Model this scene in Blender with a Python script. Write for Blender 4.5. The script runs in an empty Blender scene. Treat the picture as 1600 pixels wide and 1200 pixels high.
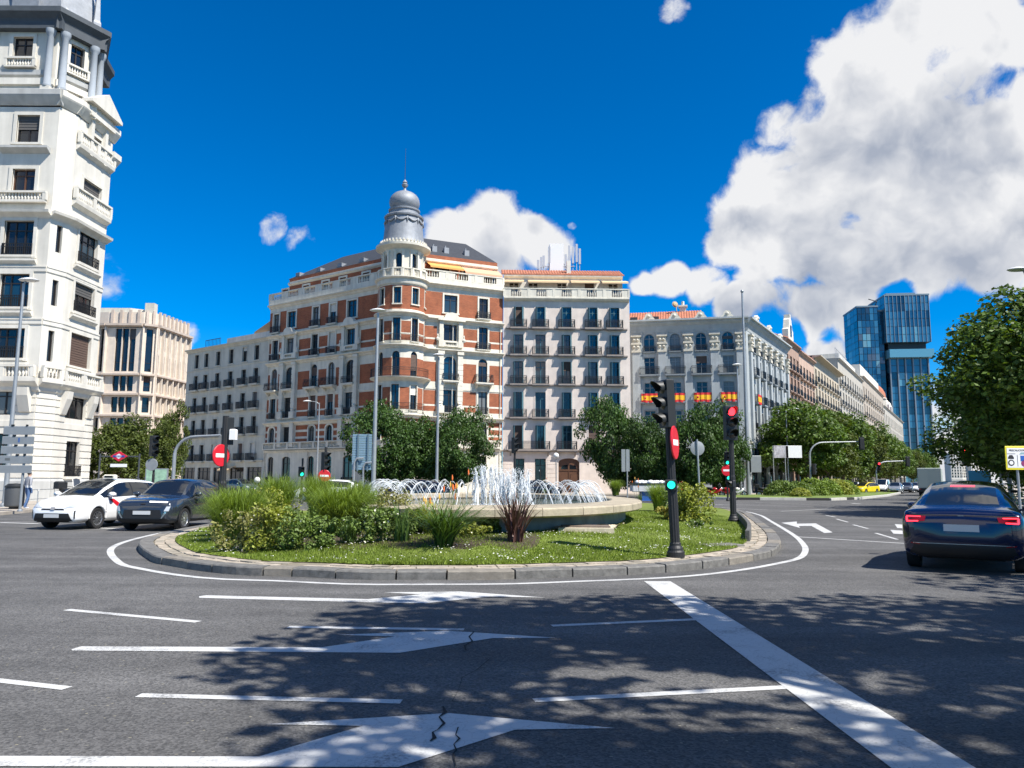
import bpy, bmesh, math, random
import numpy as np
from mathutils import Vector, Matrix
from mathutils.bvhtree import BVHTree
R = math.radians
rnd = random.Random(11)
S = bpy.context.scene
COL = S.collection

# ------------------------------------------------------------------ camera
CAM_H, FPX, PITCH, ROLL = 1.58, 1200.0, math.atan(150/1200.0), R(0.3)
cam_d = bpy.data.cameras.new('camera'); cam = bpy.data.objects.new('camera', cam_d); COL.objects.link(cam)
cam_d.sensor_width = 36; cam_d.lens = FPX/1600*36; cam_d.clip_end = 6000; cam_d.clip_start = 0.05
CM = Matrix.Translation((0, 0, CAM_H)) @ Matrix.Rotation(math.pi/2+PITCH, 4, 'X') @ Matrix.Rotation(ROLL, 4, 'Z')
cam.matrix_world = CM
S.camera = cam
def ray(x, y):
    return (CM.to_3x3() @ Vector(((x-800)/FPX, (600-y)/FPX, -1))).normalized()
def gnd(x, y, z=0.0):                      # pixel of the photograph -> point on a level z
    d = ray(x, y); t = (z-CAM_H)/d.z
    return Vector((d.x*t, d.y*t, z))
def at(x, y, Y):                           # pixel -> point at depth Y
    d = ray(x, y); t = Y/d.y
    return Vector((d.x*t, Y, CAM_H+d.z*t))
def zat(x, y, Y): return at(x, y, Y).z

# ------------------------------------------------------------------ world, sun, exposure
SUN_EL, SUN_AZ = R(53), (0.82, -0.572)
W = bpy.data.worlds.new('World'); S.world = W; W.use_nodes = True
def build_world():
    nt = W.node_tree; N = nt.nodes; L = nt.links; N.clear()
    def nd(t, **k):
        n = N.new(t)
        for a, b in k.items(): setattr(n, a, b)
        return n
    def val(sock, v):
        if hasattr(v, 'is_output') or isinstance(v, bpy.types.NodeSocket): L.new(v, sock)
        else: sock.default_value = v
    def M(op, a, b=None, c=None, clamp=False):
        n = nd('ShaderNodeMath', operation=op, use_clamp=clamp); val(n.inputs[0], a)
        if b is not None: val(n.inputs[1], b)
        if c is not None: val(n.inputs[2], c)
        return n.outputs[0]
    def VM(op, a, b=None, out=0):
        n = nd('ShaderNodeVectorMath', operation=op); val(n.inputs[0], a)
        if b is not None: val(n.inputs[1], b)
        return n.outputs[out]
    def smooth(x, a, b):
        n = nd('ShaderNodeMapRange', interpolation_type='SMOOTHSTEP'); val(n.inputs[0], x)
        n.inputs[1].default_value = a; n.inputs[2].default_value = b
        return n.outputs[0]
    sky = nd('ShaderNodeTexSky', sky_type='NISHITA', sun_disc=False)
    sky.sun_elevation = SUN_EL; sky.sun_rotation = math.atan2(SUN_AZ[0], SUN_AZ[1])
    sky.altitude = 660; sky.air_density = 1.0; sky.dust_density = 0.05; sky.ozone_density = 4.0
    gam = nd('ShaderNodeGamma'); gam.inputs[1].default_value = 1.08; tint = VM('MULTIPLY', sky.outputs[0], (0.46, 0.83, 1.12)); L.new(tint, gam.inputs[0])
    hs = nd('ShaderNodeHueSaturation'); hs.inputs['Saturation'].default_value = 1.15; hs.inputs['Value'].default_value = 1.08
    L.new(gam.outputs[0], hs.inputs['Color'])
    tc = nd('ShaderNodeTexCoord'); D = VM('NORMALIZE', tc.outputs['Generated'])
    # wind-torn domain
    def noise(vec, scale, det, rough=0.55):
        n = nd('ShaderNodeTexNoise'); n.inputs['Scale'].default_value = scale; n.inputs['Detail'].default_value = det
        n.inputs['Roughness'].default_value = rough; L.new(vec, n.inputs['Vector'])
        return n
    wob = noise(D, 6.0, 4)
    dv = nd('ShaderNodeVectorMath', operation='SCALE')
    L.new(VM('SUBTRACT', wob.outputs['Color'], (0.5, 0.5, 0.5)), dv.inputs[0]); dv.inputs['Scale'].default_value = 0.075
    Dw = VM('ADD', D, dv.outputs[0])
    # cumulus banks: (direction through a point, angular radius, weight); negative weights are gaps of clear sky
    banks = [(1290,180,.050,.80),(1225,195,.030,.70),(1360,120,.075,1),(1450,90,.085,1),(1550,50,.055,1),(1330,230,.085,1),(1430,210,.10,1.1),(1540,220,.075,1),(1600,180,.05,.9),
             (1240,300,.070,1),(1170,340,.052,.95),(1330,330,.10,1.1),(1440,340,.11,1.15),(1560,330,.10,1.1),(1130,385,.04,.9),(1220,390,.075,1),(1330,405,.07,1.05),(1450,410,.065,1),(1570,400,.065,1),(1640,300,.12,1),(1500,425,.05,1),(1590,425,.05,1),(1380,432,.04,1),
             (1045,445,.026,.85),(1010,452,.018,.8),(1100,445,.032,.85),(1160,482,.036,1),(1215,490,.038,1.05),(1280,495,.040,1.1),(1340,492,.038,1.05),(1290,558,.036,1.05),(1330,570,.030,.95),(1250,565,.028,.8),
             (1490,600,.04,.75),(1500,650,.035,.8),(1490,700,.045,.95),(1540,660,.04,.7),(1560,720,.05,.9),(1440,660,.05,.8),
             (765,365,.050,1.05),(700,368,.034,.9),(835,372,.036,.95),(870,390,.03,.7),(437,350,.021,.54),(470,368,.020,.46),(495,378,.014,.40),(1060,4,.022,.60),(290,522,.024,.5),(165,425,.03,.48),(60,610,.05,.7),(930,175,.007,.5),(895,355,.007,.5)]
    holes = [(1322,352,.020,.42),(1552,138,.018,.34),(1500,152,.02,.3),(1255,150,.024,.35),(1240,245,.03,.4),(1225,463,.016,.4),(1275,463,.018,.4),(1130,425,.02,.3),(1490,490,.03,.8),(1560,495,.035,.8),(1400,475,.022,.7),(1290,525,.014,.5),(1200,530,.04,.8),(1470,560,.02,.5)]
    def bank_sum(vec):
        cov = None
        for x, y, r, w in banks:
            b = M('MULTIPLY', smooth(VM('DISTANCE', vec, tuple(ray(x, y)), out=1), r*1.45, r*0.45), w)
            cov = b if cov is None else M('MAXIMUM', cov, b)
        for x, y, r, w in holes:
            cov = M('SUBTRACT', cov, M('MULTIPLY', smooth(VM('DISTANCE', vec, tuple(ray(x, y)), out=1), r*1.5, r*0.3), w))
        return cov
    cov = bank_sum(Dw)
    up = Vector((SUN_AZ[0]*0.3, SUN_AZ[1]*0.3, 1)).normalized()
    cov_up = bank_sum(VM('ADD', Dw, tuple(up*0.055)))
    # beyond the frame the same sort of scattered cumulus goes on
    far = noise(D, 2.3, 2)
    fd = nd('ShaderNodeVectorMath', operation='DOT_PRODUCT'); L.new(D, fd.inputs[0]); fd.inputs[1].default_value = tuple(ray(800, 600))
    outside = smooth(fd.outputs['Value'], 0.74, 0.60)
    cov = M('MAXIMUM', cov, M('MULTIPLY', smooth(far.outputs['Fac'], 0.52, 0.66), outside))
    def dens(vec):
        n1 = noise(vec, 11.0, 10, 0.62); n2 = noise(vec, 38.0, 6, 0.6)
        return M('MULTIPLY_ADD', M('SUBTRACT', n1.outputs['Fac'], 0.5), 1.7, M('MULTIPLY', M('SUBTRACT', n2.outputs['Fac'], 0.5), 0.45))
    d0 = dens(Dw); d1 = dens(VM('ADD', Dw, tuple(up*0.022)))
    tot = M('ADD', cov, d0)
    alpha = M('POWER', smooth(tot, 0.34, 0.76), 1.15)
    s0 = noise(Dw, 10.0, 4, .5).outputs['Fac']; s1 = noise(VM('ADD', Dw, tuple(up*0.05)), 10.0, 4, .5).outputs['Fac']
    rel = M('ADD', M('MULTIPLY_ADD', M('SUBTRACT', d0, d1), 0.55, 0.88), M('MULTIPLY', M('SUBTRACT', s0, s1), 2.9))
    base = M('MULTIPLY', M('SUBTRACT', cov_up, cov), 0.8)
    thick = smooth(tot, 0.62, 1.35)
    lit = M('SUBTRACT', M('SUBTRACT', rel, base), M('MULTIPLY', thick, 0.62), clamp=True)
    ramp = nd('ShaderNodeMix', data_type='RGBA'); L.new(lit, ramp.inputs[0])
    ramp.inputs[6].default_value = (3.4, 3.8, 4.65, 1); ramp.inputs[7].default_value = (7.5, 7.55, 7.7, 1)
    mix = nd('ShaderNodeMix', data_type='RGBA'); L.new(alpha, mix.inputs[0]); L.new(hs.outputs[0], mix.inputs[6]); L.new(ramp.outputs[2], mix.inputs[7])
    bg = nd('ShaderNodeBackground'); bg.inputs[1].default_value = 0.068; L.new(mix.outputs[2], bg.inputs[0])
    out = nd('ShaderNodeOutputWorld'); L.new(bg.outputs[0], out.inputs[0])
build_world(); W.cycles.sampling_method = 'MANUAL'; W.cycles.sample_map_resolution = 256
sun_d = bpy.data.lights.new('sun', 'SUN'); sun_d.energy = 5.0; sun_d.angle = R(0.53); sun_d.color = (1, 0.955, 0.88)
sun = bpy.data.objects.new('sun', sun_d); COL.objects.link(sun)
_sd = Vector((SUN_AZ[0]*math.cos(SUN_EL), SUN_AZ[1]*math.cos(SUN_EL), math.sin(SUN_EL)))
sun.rotation_euler = (-_sd).to_track_quat('-Z', 'Y').to_euler(); sun.location = (20, -20, 60)
S.view_settings.view_transform = 'Standard'; S.view_settings.look = 'None'
S.view_settings.exposure = 0.78; S.view_settings.gamma = 1.0
S.render.engine = 'CYCLES'; S.cycles.max_bounces = 6; S.cycles.transparent_max_bounces = 12
S.cycles.use_denoising = True

# ------------------------------------------------------------------ materials
MATS = {}
def mat(name, col, rough=0.7, metal=0.0, var=0.0, vs=1.5, bump=0.0, bs=25.0, spec=0.5, emit=None, es=0.0, streak=0.0, coat=0.0, island=0.0, transl=0.0, alpha=1.0, ior=None, trans=0.0, pos=True, speck=None):
    if name in MATS: return MATS[name]
    m = bpy.data.materials.new(name); m.use_nodes = True; MATS[name] = m
    nt = m.node_tree; N = nt.nodes; L = nt.links; b = N['Principled BSDF']
    c4 = (col[0], col[1], col[2], 1)
    b.inputs['Base Color'].default_value = c4; b.inputs['Roughness'].default_value = rough; b.inputs['Metallic'].default_value = metal
    b.inputs['Specular IOR Level'].default_value = spec
    if coat: b.inputs['Coat Weight'].default_value = coat; b.inputs['Coat Roughness'].default_value = 0.03
    if emit: b.inputs['Emission Color'].default_value = (*emit, 1); b.inputs['Emission Strength'].default_value = es
    if alpha < 1: b.inputs['Alpha'].default_value = alpha
    if trans: b.inputs['Transmission Weight'].default_value = trans
    if ior: b.inputs['IOR'].default_value = ior
    m.diffuse_color = c4
    src = None
    def vec():
        if pos: return N.new('ShaderNodeNewGeometry').outputs['Position']
        return N.new('ShaderNodeTexCoord').outputs['Object']
    if var or streak or island:
        v = vec(); f = None
        def mixmul(prev, fac_sock, lo, hi):
            mr = N.new('ShaderNodeMapRange'); L.new(fac_sock, mr.inputs[0]); mr.inputs[1].default_value = 0.25; mr.inputs[2].default_value = 0.75
            mr.inputs[3].default_value = lo; mr.inputs[4].default_value = hi
            vm = N.new('ShaderNodeVectorMath'); vm.operation = 'SCALE'
            if prev is None: vm.inputs[0].default_value = col
            else: L.new(prev, vm.inputs[0])
            L.new(mr.outputs[0], vm.inputs['Scale'])
            return vm.outputs[0]
        if var:
            n = N.new('ShaderNodeTexNoise'); n.inputs['Scale'].default_value = vs; n.inputs['Detail'].default_value = 6; n.inputs['Roughness'].default_value = 0.62
            L.new(v, n.inputs['Vector']); src = mixmul(src, n.outputs['Fac'], 1-var, 1+var)
        if streak:
            mp = N.new('ShaderNodeMapping'); mp.inputs['Scale'].default_value = (2.2, 2.2, 0.16); L.new(v, mp.inputs[0])
            n = N.new('ShaderNodeTexNoise'); n.inputs['Scale'].default_value = 1.0; n.inputs['Detail'].default_value = 5; L.new(mp.outputs[0], n.inputs['Vector'])
            src = mixmul(src, n.outputs['Fac'], 1-streak, 1+streak*0.4)
        if island:
            g = N.new('ShaderNodeNewGeometry'); mr = N.new('ShaderNodeMapRange'); L.new(g.outputs['Random Per Island'], mr.inputs[0])
            mr.inputs[3].default_value = 1-island; mr.inputs[4].default_value = 1+island
            vm = N.new('ShaderNodeVectorMath'); vm.operation = 'SCALE'
            if src is None: vm.inputs[0].default_value = col
            else: L.new(src, vm.inputs[0])
            L.new(mr.outputs[0], vm.inputs['Scale']); src = vm.outputs[0]
        L.new(src, b.inputs['Base Color'])
    if bump:
        n = N.new('ShaderNodeTexNoise'); n.inputs['Scale'].default_value = bs; n.inputs['Detail'].default_value = 5
        L.new(vec(), n.inputs['Vector'])
        bp = N.new('ShaderNodeBump'); bp.inputs['Strength'].default_value = bump; bp.inputs['Distance'].default_value = 0.02
        L.new(n.outputs['Fac'], bp.inputs['Height']); L.new(bp.outputs[0], b.inputs['Normal'])
    if transl:
        t = N.new('ShaderNodeBsdfTranslucent'); mx = N.new('ShaderNodeMixShader'); mx.inputs[0].default_value = transl
        if src is not None:
            vm = N.new('ShaderNodeVectorMath'); vm.operation = 'MULTIPLY'; L.new(src, vm.inputs[0]); vm.inputs[1].default_value = (1.5, 1.45, 0.5); L.new(vm.outputs[0], t.inputs[0])
        else: t.inputs[0].default_value = (col[0]*1.5, col[1]*1.45, col[2]*0.5, 1)
        L.new(b.outputs[0], mx.inputs[1]); L.new(t.outputs[0], mx.inputs[2]); L.new(mx.outputs[0], N['Material Output'].inputs[0])
    return m

# ------------------------------------------------------------------ mesh builder
class MB:
    def __init__(s): s.v = []; s.f = []; s.m = []
    def add(s, vs, fs, mi=0):
        o = len(s.v); s.v.extend(vs)
        for f in fs: s.f.append(tuple(i+o for i in f)); s.m.append(mi)
        return s
    def box(s, x0, x1, y0, y1, z0, z1, mi=0):
        v = [(x, y, z) for z in (z0, z1) for y in (y0, y1) for x in (x0, x1)]
        return s.add(v, [(0,2,3,1),(4,5,7,6),(0,1,5,4),(2,6,7,3),(0,4,6,2),(1,3,7,5)], mi)
    def bevel_box(s, x0, x1, y0, y1, z0, z1, b=0.02, mi=0):
        # top edges chamfered
        v = [(x0,y0,z0),(x1,y0,z0),(x1,y1,z0),(x0,y1,z0),(x0,y0,z1-b),(x1,y0,z1-b),(x1,y1,z1-b),(x0,y1,z1-b),
             (x0+b,y0+b,z1),(x1-b,y0+b,z1),(x1-b,y1-b,z1),(x0+b,y1-b,z1)]
        return s.add(v, [(3,2,1,0),(0,1,5,4),(1,2,6,5),(2,3,7,6),(3,0,4,7),(4,5,9,8),(5,6,10,9),(6,7,11,10),(7,4,8,11),(8,9,10,11)], mi)
    def prism(s, poly, z0, z1, mi=0, top=True, bot=True):
        n = len(poly)
        z0s = z0 if isinstance(z0, (list, tuple)) else [z0]*n; z1s = z1 if isinstance(z1, (list, tuple)) else [z1]*n
        v = [(p[0], p[1], z) for p, z in zip(poly, z0s)] + [(p[0], p[1], z) for p, z in zip(poly, z1s)]
        f = [(i, (i+1) % n, n+(i+1) % n, n+i) for i in range(n)]
        if top: f.append(tuple(range(n, 2*n)))
        if bot: f.append(tuple(range(n-1, -1, -1)))
        return s.add(v, f, mi)
    def xz(s, poly, y0, y1, mi=0):          # polygon in x,z pushed along y
        n = len(poly)
        v = [(p[0], y0, p[1]) for p in poly] + [(p[0], y1, p[1]) for p in poly]
        f = [(i, (i+1) % n, n+(i+1) % n, n+i) for i in range(n)] + [tuple(range(n-1, -1, -1)), tuple(range(n, 2*n))]
        return s.add(v, f, mi)
    def yz(s, poly, x0, x1, mi=0):
        n = len(poly)
        v = [(x0, p[0], p[1]) for p in poly] + [(x1, p[0], p[1]) for p in poly]
        f = [(i, (i+1) % n, n+(i+1) % n, n+i) for i in range(n)] + [tuple(range(n-1, -1, -1)), tuple(range(n, 2*n))]
        return s.add(v, f, mi)
    def tube(s, pts, r, n=6, mi=0, cap=True):
        pts = [Vector(p) for p in pts]; k = len(pts); rs = r if isinstance(r, (list, tuple)) else [r]*k
        v = []; up = None
        for i, p in enumerate(pts):
            t = (pts[min(i+1, k-1)]-pts[max(i-1, 0)]).normalized()
            a = Vector((0, 0, 1)) if abs(t.z) < 0.95 else Vector((0, 1, 0))
            if up is not None: a = up
            x = t.cross(a)
            if x.length < 1e-6: x = t.cross(Vector((1, 0, 0)))
            x.normalize(); y = x.cross(t).normalized(); up = y
            for j in range(n):
                q = 2*math.pi*j/n; v.append(tuple(p+(x*math.cos(q)+y*math.sin(q))*rs[i]))
        f = [(i*n+j, i*n+(j+1) % n, (i+1)*n+(j+1) % n, (i+1)*n+j) for i in range(k-1) for j in range(n)]
        if cap: f += [tuple(range(n-1, -1, -1)), tuple(range((k-1)*n, k*n))]
        return s.add(v, f, mi)
    def lathe(s, prof, cx=0, cy=0, n=24, a0=0.0, a1=2*math.pi, mi=0, axis='z', sy=1.0):
        full = abs(a1-a0-2*math.pi) < 1e-6; c = n if full else n+1; v = []
        for r, z in prof:
            for j in range(c):
                a = a0+(a1-a0)*j/n
                p = (cx+r*math.cos(a), cy+r*sy*math.sin(a), z)
                if axis == 'y': p = (cx+r*math.cos(a), z, cy+r*math.sin(a))
                if axis == 'x': p = (z, cx+r*math.cos(a), cy+r*math.sin(a))
                v.append(p)
        f = []
        for i in range(len(prof)-1):
            for j in range(n):
                k = (j+1) % c
                f.append((i*c+j, i*c+k, (i+1)*c+k, (i+1)*c+j))
        return s.add(v, f, mi)
    def sphere(s, c, r, n=8, mi=0, sz=1.0):
        prof = [(max(1e-4, r*math.sin(math.pi*i/(n//2+1))), c[2]-r*sz*math.cos(math.pi*i/(n//2+1))) for i in range(n//2+2)]
        return s.lathe(prof, c[0], c[1], n, mi=mi)
    def xform(s, M):
        s.v = [tuple(M @ Vector(p)) for p in s.v]; return s
    def join(s, o, M=None, mi=None):
        vs = o.v if M is None else [tuple(M @ Vector(p)) for p in o.v]
        k = len(s.v); s.v.extend(vs)
        for f, m in zip(o.f, o.m): s.f.append(tuple(i+k for i in f)); s.m.append(m if mi is None else mi)
        return s
    def mesh(s, name, mats, smooth=False):
        me = bpy.data.meshes.new(name); me.from_pydata(s.v, [], s.f)
        if not isinstance(mats, (list, tuple)): mats = [mats]
        for m in mats: me.materials.append(m)
        if len(mats) > 1: me.polygons.foreach_set('material_index', s.m)
        if smooth: me.polygons.foreach_set('use_smooth', [True]*len(s.f))
        me.update()
        if smooth and smooth is not True:
            try: me.set_sharp_from_angle(angle=R(smooth))
            except Exception: pass
        return me
    def build(s, name, mats, parent=None, smooth=False, loc=None, rz=None):
        return put(name, s.mesh(name, mats, smooth), parent, loc, rz)

def put(name, me, parent=None, loc=None, rz=None, scale=None):
    o = bpy.data.objects.new(name, me); COL.objects.link(o)
    if parent is not None: o.parent = parent
    if loc is not None: o.location = loc
    if rz is not None: o.rotation_euler = (0, 0, rz)
    if scale is not None: o.scale = scale if isinstance(scale, (tuple, list)) else (scale,)*3
    return o
def tag(o, label, cat, group=None):
    o['label'] = label; o['category'] = cat
    if group: o['group'] = group
    return o
def thing(name, label, cat, loc=(0, 0, 0), rz=0.0, group=None):
    o = bpy.data.objects.new(name, None); COL.objects.link(o); o.location = loc; o.rotation_euler = (0, 0, rz)
    o.empty_display_size = 0.2
    return tag(o, label, cat, group)
def struct(o): o['kind'] = 'structure'; return o
def stuff(o, label=None, cat=None):
    o['kind'] = 'stuff'
    if label: o['label'] = label
    if cat: o['category'] = cat
    return o
def copy_tree(o, parent=None):
    c = o.copy(); COL.objects.link(c)
    if parent is not None: c.parent = parent
    for ch in list(o.children): copy_tree(ch, c)
    return c
def mesh_np(name, V, F, m, smooth=False):
    V = np.asarray(V, dtype=np.float32); F = np.asarray(F, dtype=np.int32)
    me = bpy.data.meshes.new(name); k = F.shape[1]
    me.vertices.add(len(V)); me.vertices.foreach_set('co', V.ravel())
    me.loops.add(F.size); me.loops.foreach_set('vertex_index', F.ravel())
    me.polygons.add(len(F)); me.polygons.foreach_set('loop_start', np.arange(0, F.size, k, dtype=np.int32))
    me.polygons.foreach_set('loop_total', np.full(len(F), k, dtype=np.int32))
    if smooth: me.polygons.foreach_set('use_smooth', np.ones(len(F), dtype=bool))
    me.materials.append(m); me.update(calc_edges=True); return me
# ------------------------------------------------------------------ ground, roads, pavements
def asphalt_material():
    m = mat('asphalt', (0.062, 0.062, 0.063), 0.88); nt = m.node_tree; N = nt.nodes; L = nt.links; b = N['Principled BSDF']
    g = N.new('ShaderNodeNewGeometry')
    def noise(s, d, r=0.6):
        n = N.new('ShaderNodeTexNoise'); n.inputs['Scale'].default_value = s; n.inputs['Detail'].default_value = d; n.inputs['Roughness'].default_value = r
        L.new(g.outputs['Position'], n.inputs['Vector']); return n.outputs['Fac']
    def mr(x, a, b_, c, d):
        n = N.new('ShaderNodeMapRange'); L.new(x, n.inputs[0])
        for i, q in enumerate((a, b_, c, d)): n.inputs[i+1].default_value = q
        return n.outputs[0]
    def mul(a, b_):
        n = N.new('ShaderNodeMath'); n.operation = 'MULTIPLY'; L.new(a, n.inputs[0]); L.new(b_, n.inputs[1]); return n.outputs[0]
    vo = N.new('ShaderNodeTexVoronoi'); vo.inputs['Scale'].default_value = 62; L.new(g.outputs['Position'], vo.inputs['Vector'])
    sep = N.new('ShaderNodeSeparateColor'); L.new(vo.outputs['Color'], sep.inputs[0])
    stone = mr(sep.outputs[0], 0.0, 1.0, 0.55, 1.5)
    big = mr(noise(0.35, 5), 0.3, 0.7, 0.78, 1.2)
    mid = mr(noise(2.6, 6, 0.7), 0.3, 0.7, 0.86, 1.14)
    mp = N.new('ShaderNodeMapping'); mp.inputs['Scale'].default_value = (.10, 1.1, 1); mp.inputs['Rotation'].default_value = (0, 0, R(4)); L.new(g.outputs['Position'], mp.inputs[0])
    tn = N.new('ShaderNodeTexNoise'); tn.inputs['Scale'].default_value = 1.0; tn.inputs['Detail'].default_value = 4; L.new(mp.outputs[0], tn.inputs['Vector'])
    track = mr(tn.outputs['Fac'], .35, .65, .78, 1.2)
    oil = mr(noise(.9, 3, .5), .62, .74, 1.0, .74)
    fac = mul(mul(mul(mul(stone, big), mid), track), oil)
    base = N.new('ShaderNodeVectorMath'); base.operation = 'SCALE'; base.inputs[0].default_value = (0.082, 0.080, 0.0775); L.new(fac, base.inputs['Scale'])
    v2 = N.new('ShaderNodeTexVoronoi'); v2.inputs['Scale'].default_value = 21; L.new(g.outputs['Position'], v2.inputs['Vector'])
    s2 = N.new('ShaderNodeSeparateColor'); L.new(v2.outputs['Color'], s2.inputs[0])
    pick = mr(s2.outputs[1], 0.90, 0.92, 0, 1); near = mr(v2.outputs['Distance'], 0.16, 0.24, 1, 0)
    mx = N.new('ShaderNodeMix'); mx.data_type = 'RGBA'; L.new(mul(pick, near), mx.inputs[0]); L.new(base.outputs[0], mx.inputs[6]); mx.inputs[7].default_value = (0.20, 0.185, 0.14, 1)
    L.new(mx.outputs[2], b.inputs['Base Color'])
    bp = N.new('ShaderNodeBump'); bp.inputs['Strength'].default_value = 0.55; bp.inputs['Distance'].default_value = 0.006
    L.new(vo.outputs['Distance'], bp.inputs['Height']); L.new(bp.outputs[0], b.inputs['Normal'])
    return m
def paint_material():
    m = mat('road_paint', (0.62, 0.62, 0.60), 0.65); nt = m.node_tree; N = nt.nodes; L = nt.links; b = N['Principled BSDF']
    g = N.new('ShaderNodeNewGeometry')
    n = N.new('ShaderNodeTexNoise'); n.inputs['Scale'].default_value = 38; n.inputs['Detail'].default_value = 6; n.inputs['Roughness'].default_value = 0.7; L.new(g.outputs['Position'], n.inputs['Vector'])
    n2 = N.new('ShaderNodeTexNoise'); n2.inputs['Scale'].default_value = 2.2; n2.inputs['Detail'].default_value = 5; L.new(g.outputs['Position'], n2.inputs['Vector'])
    ad = N.new('ShaderNodeMath'); ad.operation = 'ADD'; L.new(n.outputs['Fac'], ad.inputs[0]); L.new(n2.outputs['Fac'], ad.inputs[1])
    mr = N.new('ShaderNodeMapRange'); L.new(ad.outputs[0], mr.inputs[0]); mr.inputs[1].default_value = 1.05; mr.inputs[2].default_value = 1.30
    vo = N.new('ShaderNodeTexVoronoi'); vo.feature = 'DISTANCE_TO_EDGE'; vo.inputs['Scale'].default_value = 9
    wb = N.new('ShaderNodeVectorMath'); wb.operation = 'MULTIPLY_ADD'; L.new(n2.outputs['Color'], wb.inputs[0]); wb.inputs[1].default_value = (.5, .5, .5); L.new(g.outputs['Position'], wb.inputs[2])
    L.new(wb.outputs[0], vo.inputs['Vector'])
    cr = N.new('ShaderNodeMapRange'); L.new(vo.outputs['Distance'], cr.inputs[0]); cr.inputs[1].default_value = 0.006; cr.inputs[2].default_value = 0.03; cr.inputs[3].default_value = 0.35; cr.inputs[4].default_value = 0.0
    mx0 = N.new('ShaderNodeMath'); mx0.operation = 'MAXIMUM'; L.new(mr.outputs[0], mx0.inputs[0]); L.new(cr.outputs[0], mx0.inputs[1])
    mx = N.new('ShaderNodeMix'); mx.data_type = 'RGBA'; L.new(mx0.outputs[0], mx.inputs[0]); mx.inputs[6].default_value = (0.50, 0.50, 0.485, 1); mx.inputs[7].default_value = (0.16, 0.16, 0.158, 1)
    L.new(mx.outputs[2], b.inputs['Base Color'])
    return m
ASPH = asphalt_material(); PAINT = paint_material()
GRANITE = mat('granite_kerb', (0.14, 0.135, 0.125), 0.8, var=0.45, vs=9, bump=0.5, bs=60)
GRANITE_B = mat('granite_kerb_tan', (0.20, 0.18, 0.15), 0.85, var=0.35, vs=7, bump=0.5, bs=60)
SETT = mat('sett_stone', (0.36, 0.31, 0.245), 0.9, var=0.4, vs=5, bump=0.6, bs=40)
SETT2 = mat('sett_stone_dark', (0.27, 0.24, 0.19), 0.9, var=0.4, vs=5, bump=0.6, bs=40)
PAVE = mat('pavement_tile', (0.34, 0.30, 0.25), 0.9, var=0.25, vs=1.2)
SOIL = mat('soil', (0.055, 0.038, 0.025), 0.95, var=0.4, vs=6, bump=0.8, bs=12)
LAWN = mat('lawn_green', (0.125, 0.165, 0.020), 0.95, var=0.45, vs=1.6, bump=0.7, bs=30)
BLADE = mat('grass_blade', (0.16, 0.22, 0.024), 0.6, island=0.5, transl=0.3)

road = struct(MB().add([(-3000, -300, 0), (3000, -300, 0), (3000, 5000, 0), (-3000, 5000, 0)], [(0, 1, 2, 3)]).build('road', ASPH))

def sheet(name, pts, z, m, parent=None, th=0.0):
    mb = MB()
    if th: mb.prism([(p[0], p[1]) for p in pts], z-th, z)
    else: mb.add([(p[0], p[1], z) for p in pts], [tuple(range(len(pts)))])
    return mb.build(name, m, parent)
def area2(p): return sum(p[i][0]*p[(i+1) % len(p)][1]-p[(i+1) % len(p)][0]*p[i][1] for i in range(len(p)))
def ccw(p): return p if area2(p) > 0 else p[::-1]

# pavements with a kerb edge (kept clear of each other)
def pavement(pts, kerb_m=GRANITE):
    pts = ccw(pts)
    o = struct(sheet('pavement', pts, 0.13, PAVE, th=0.20)); return o
AV = Vector((0.592, 1)).normalized()          # the avenue's direction
AVN = Vector((AV.y, -AV.x))
def av(a, s):                                   # a = offset right of the axis through the camera, s = depth
    return (0.592*s+a, s)
pavement([(-70, 31.0), (-21.3, 32.0), (-22.3, 37.5), (-24.6, 43.0), (-25.6, 50), (-26.8, 62), (-34, 80), (-60, 112), (-80, 112), (-80, 31)])
pavement([(-75, 128), (-52, 103.5), (-17, 80.0), (-12.5, 78.2), (-7, 79.5), (-1, 82.5), (14, 84.5), (20, 84.5), (31, 86.5), (34.5, 92), av(-15.5, 100), av(-15.5, 420), av(-60, 420), (-75, 330)])
pavement([av(5, -40), av(4.2, 10), av(3.0, 21), av(1.2, 30), av(1.2, 420), av(40, 420), av(60, 22), (60, -40)])

# ---- the fountain island
ISL_PX = [(456,901),(568,906),(675,906),(785,905.6),(884,902),(970,899),(1047,894.5),(1121,886),(1172,877.5),(1206,870),(1219,859),(1219,849),(1209,835),(1183,815),(1166,804)]
ctrl = [gnd(*p).to_2d() for p in ISL_PX] + [Vector(p) for p in ((11.6,42),(9.6,46.5),(4,49),(-3,48.5),(-8,45),(-9.9,38),(-10.0,31),(-9.75,25),(-9.4,21.2))]
ctrl += [gnd(*p).to_2d() for p in ((217,855),(236,877),(269,885),(318,893),(379,899))]
def spline(ctrl, step=0.1):
    n = len(ctrl); out = []
    for i in range(n):
        p0, p1, p2, p3 = ctrl[i-1], ctrl[i], ctrl[(i+1) % n], ctrl[(i+2) % n]
        for k in range(16):
            t = k/16
            out.append(0.5*((2*p1)+(p2-p0)*t+(2*p0-5*p1+4*p2-p3)*t*t+(3*p1-p0-3*p2+p3)*t**3))
    # resample
    L = [0]
    for i in range(len(out)): L.append(L[-1]+(out[(i+1) % len(out)]-out[i]).length)
    tot = L[-1]; m = int(tot/step); P = np.array([tuple(p) for p in out]+[tuple(out[0])])
    s = np.linspace(0, tot, m, endpoint=False)
    return np.stack([np.interp(s, L, P[:, 0]), np.interp(s, L, P[:, 1])], 1)
ISL = spline(ctrl, 0.1)
for _ in range(6): ISL = (np.roll(ISL, 1, 0)+ISL*2+np.roll(ISL, -1, 0))/4
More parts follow.
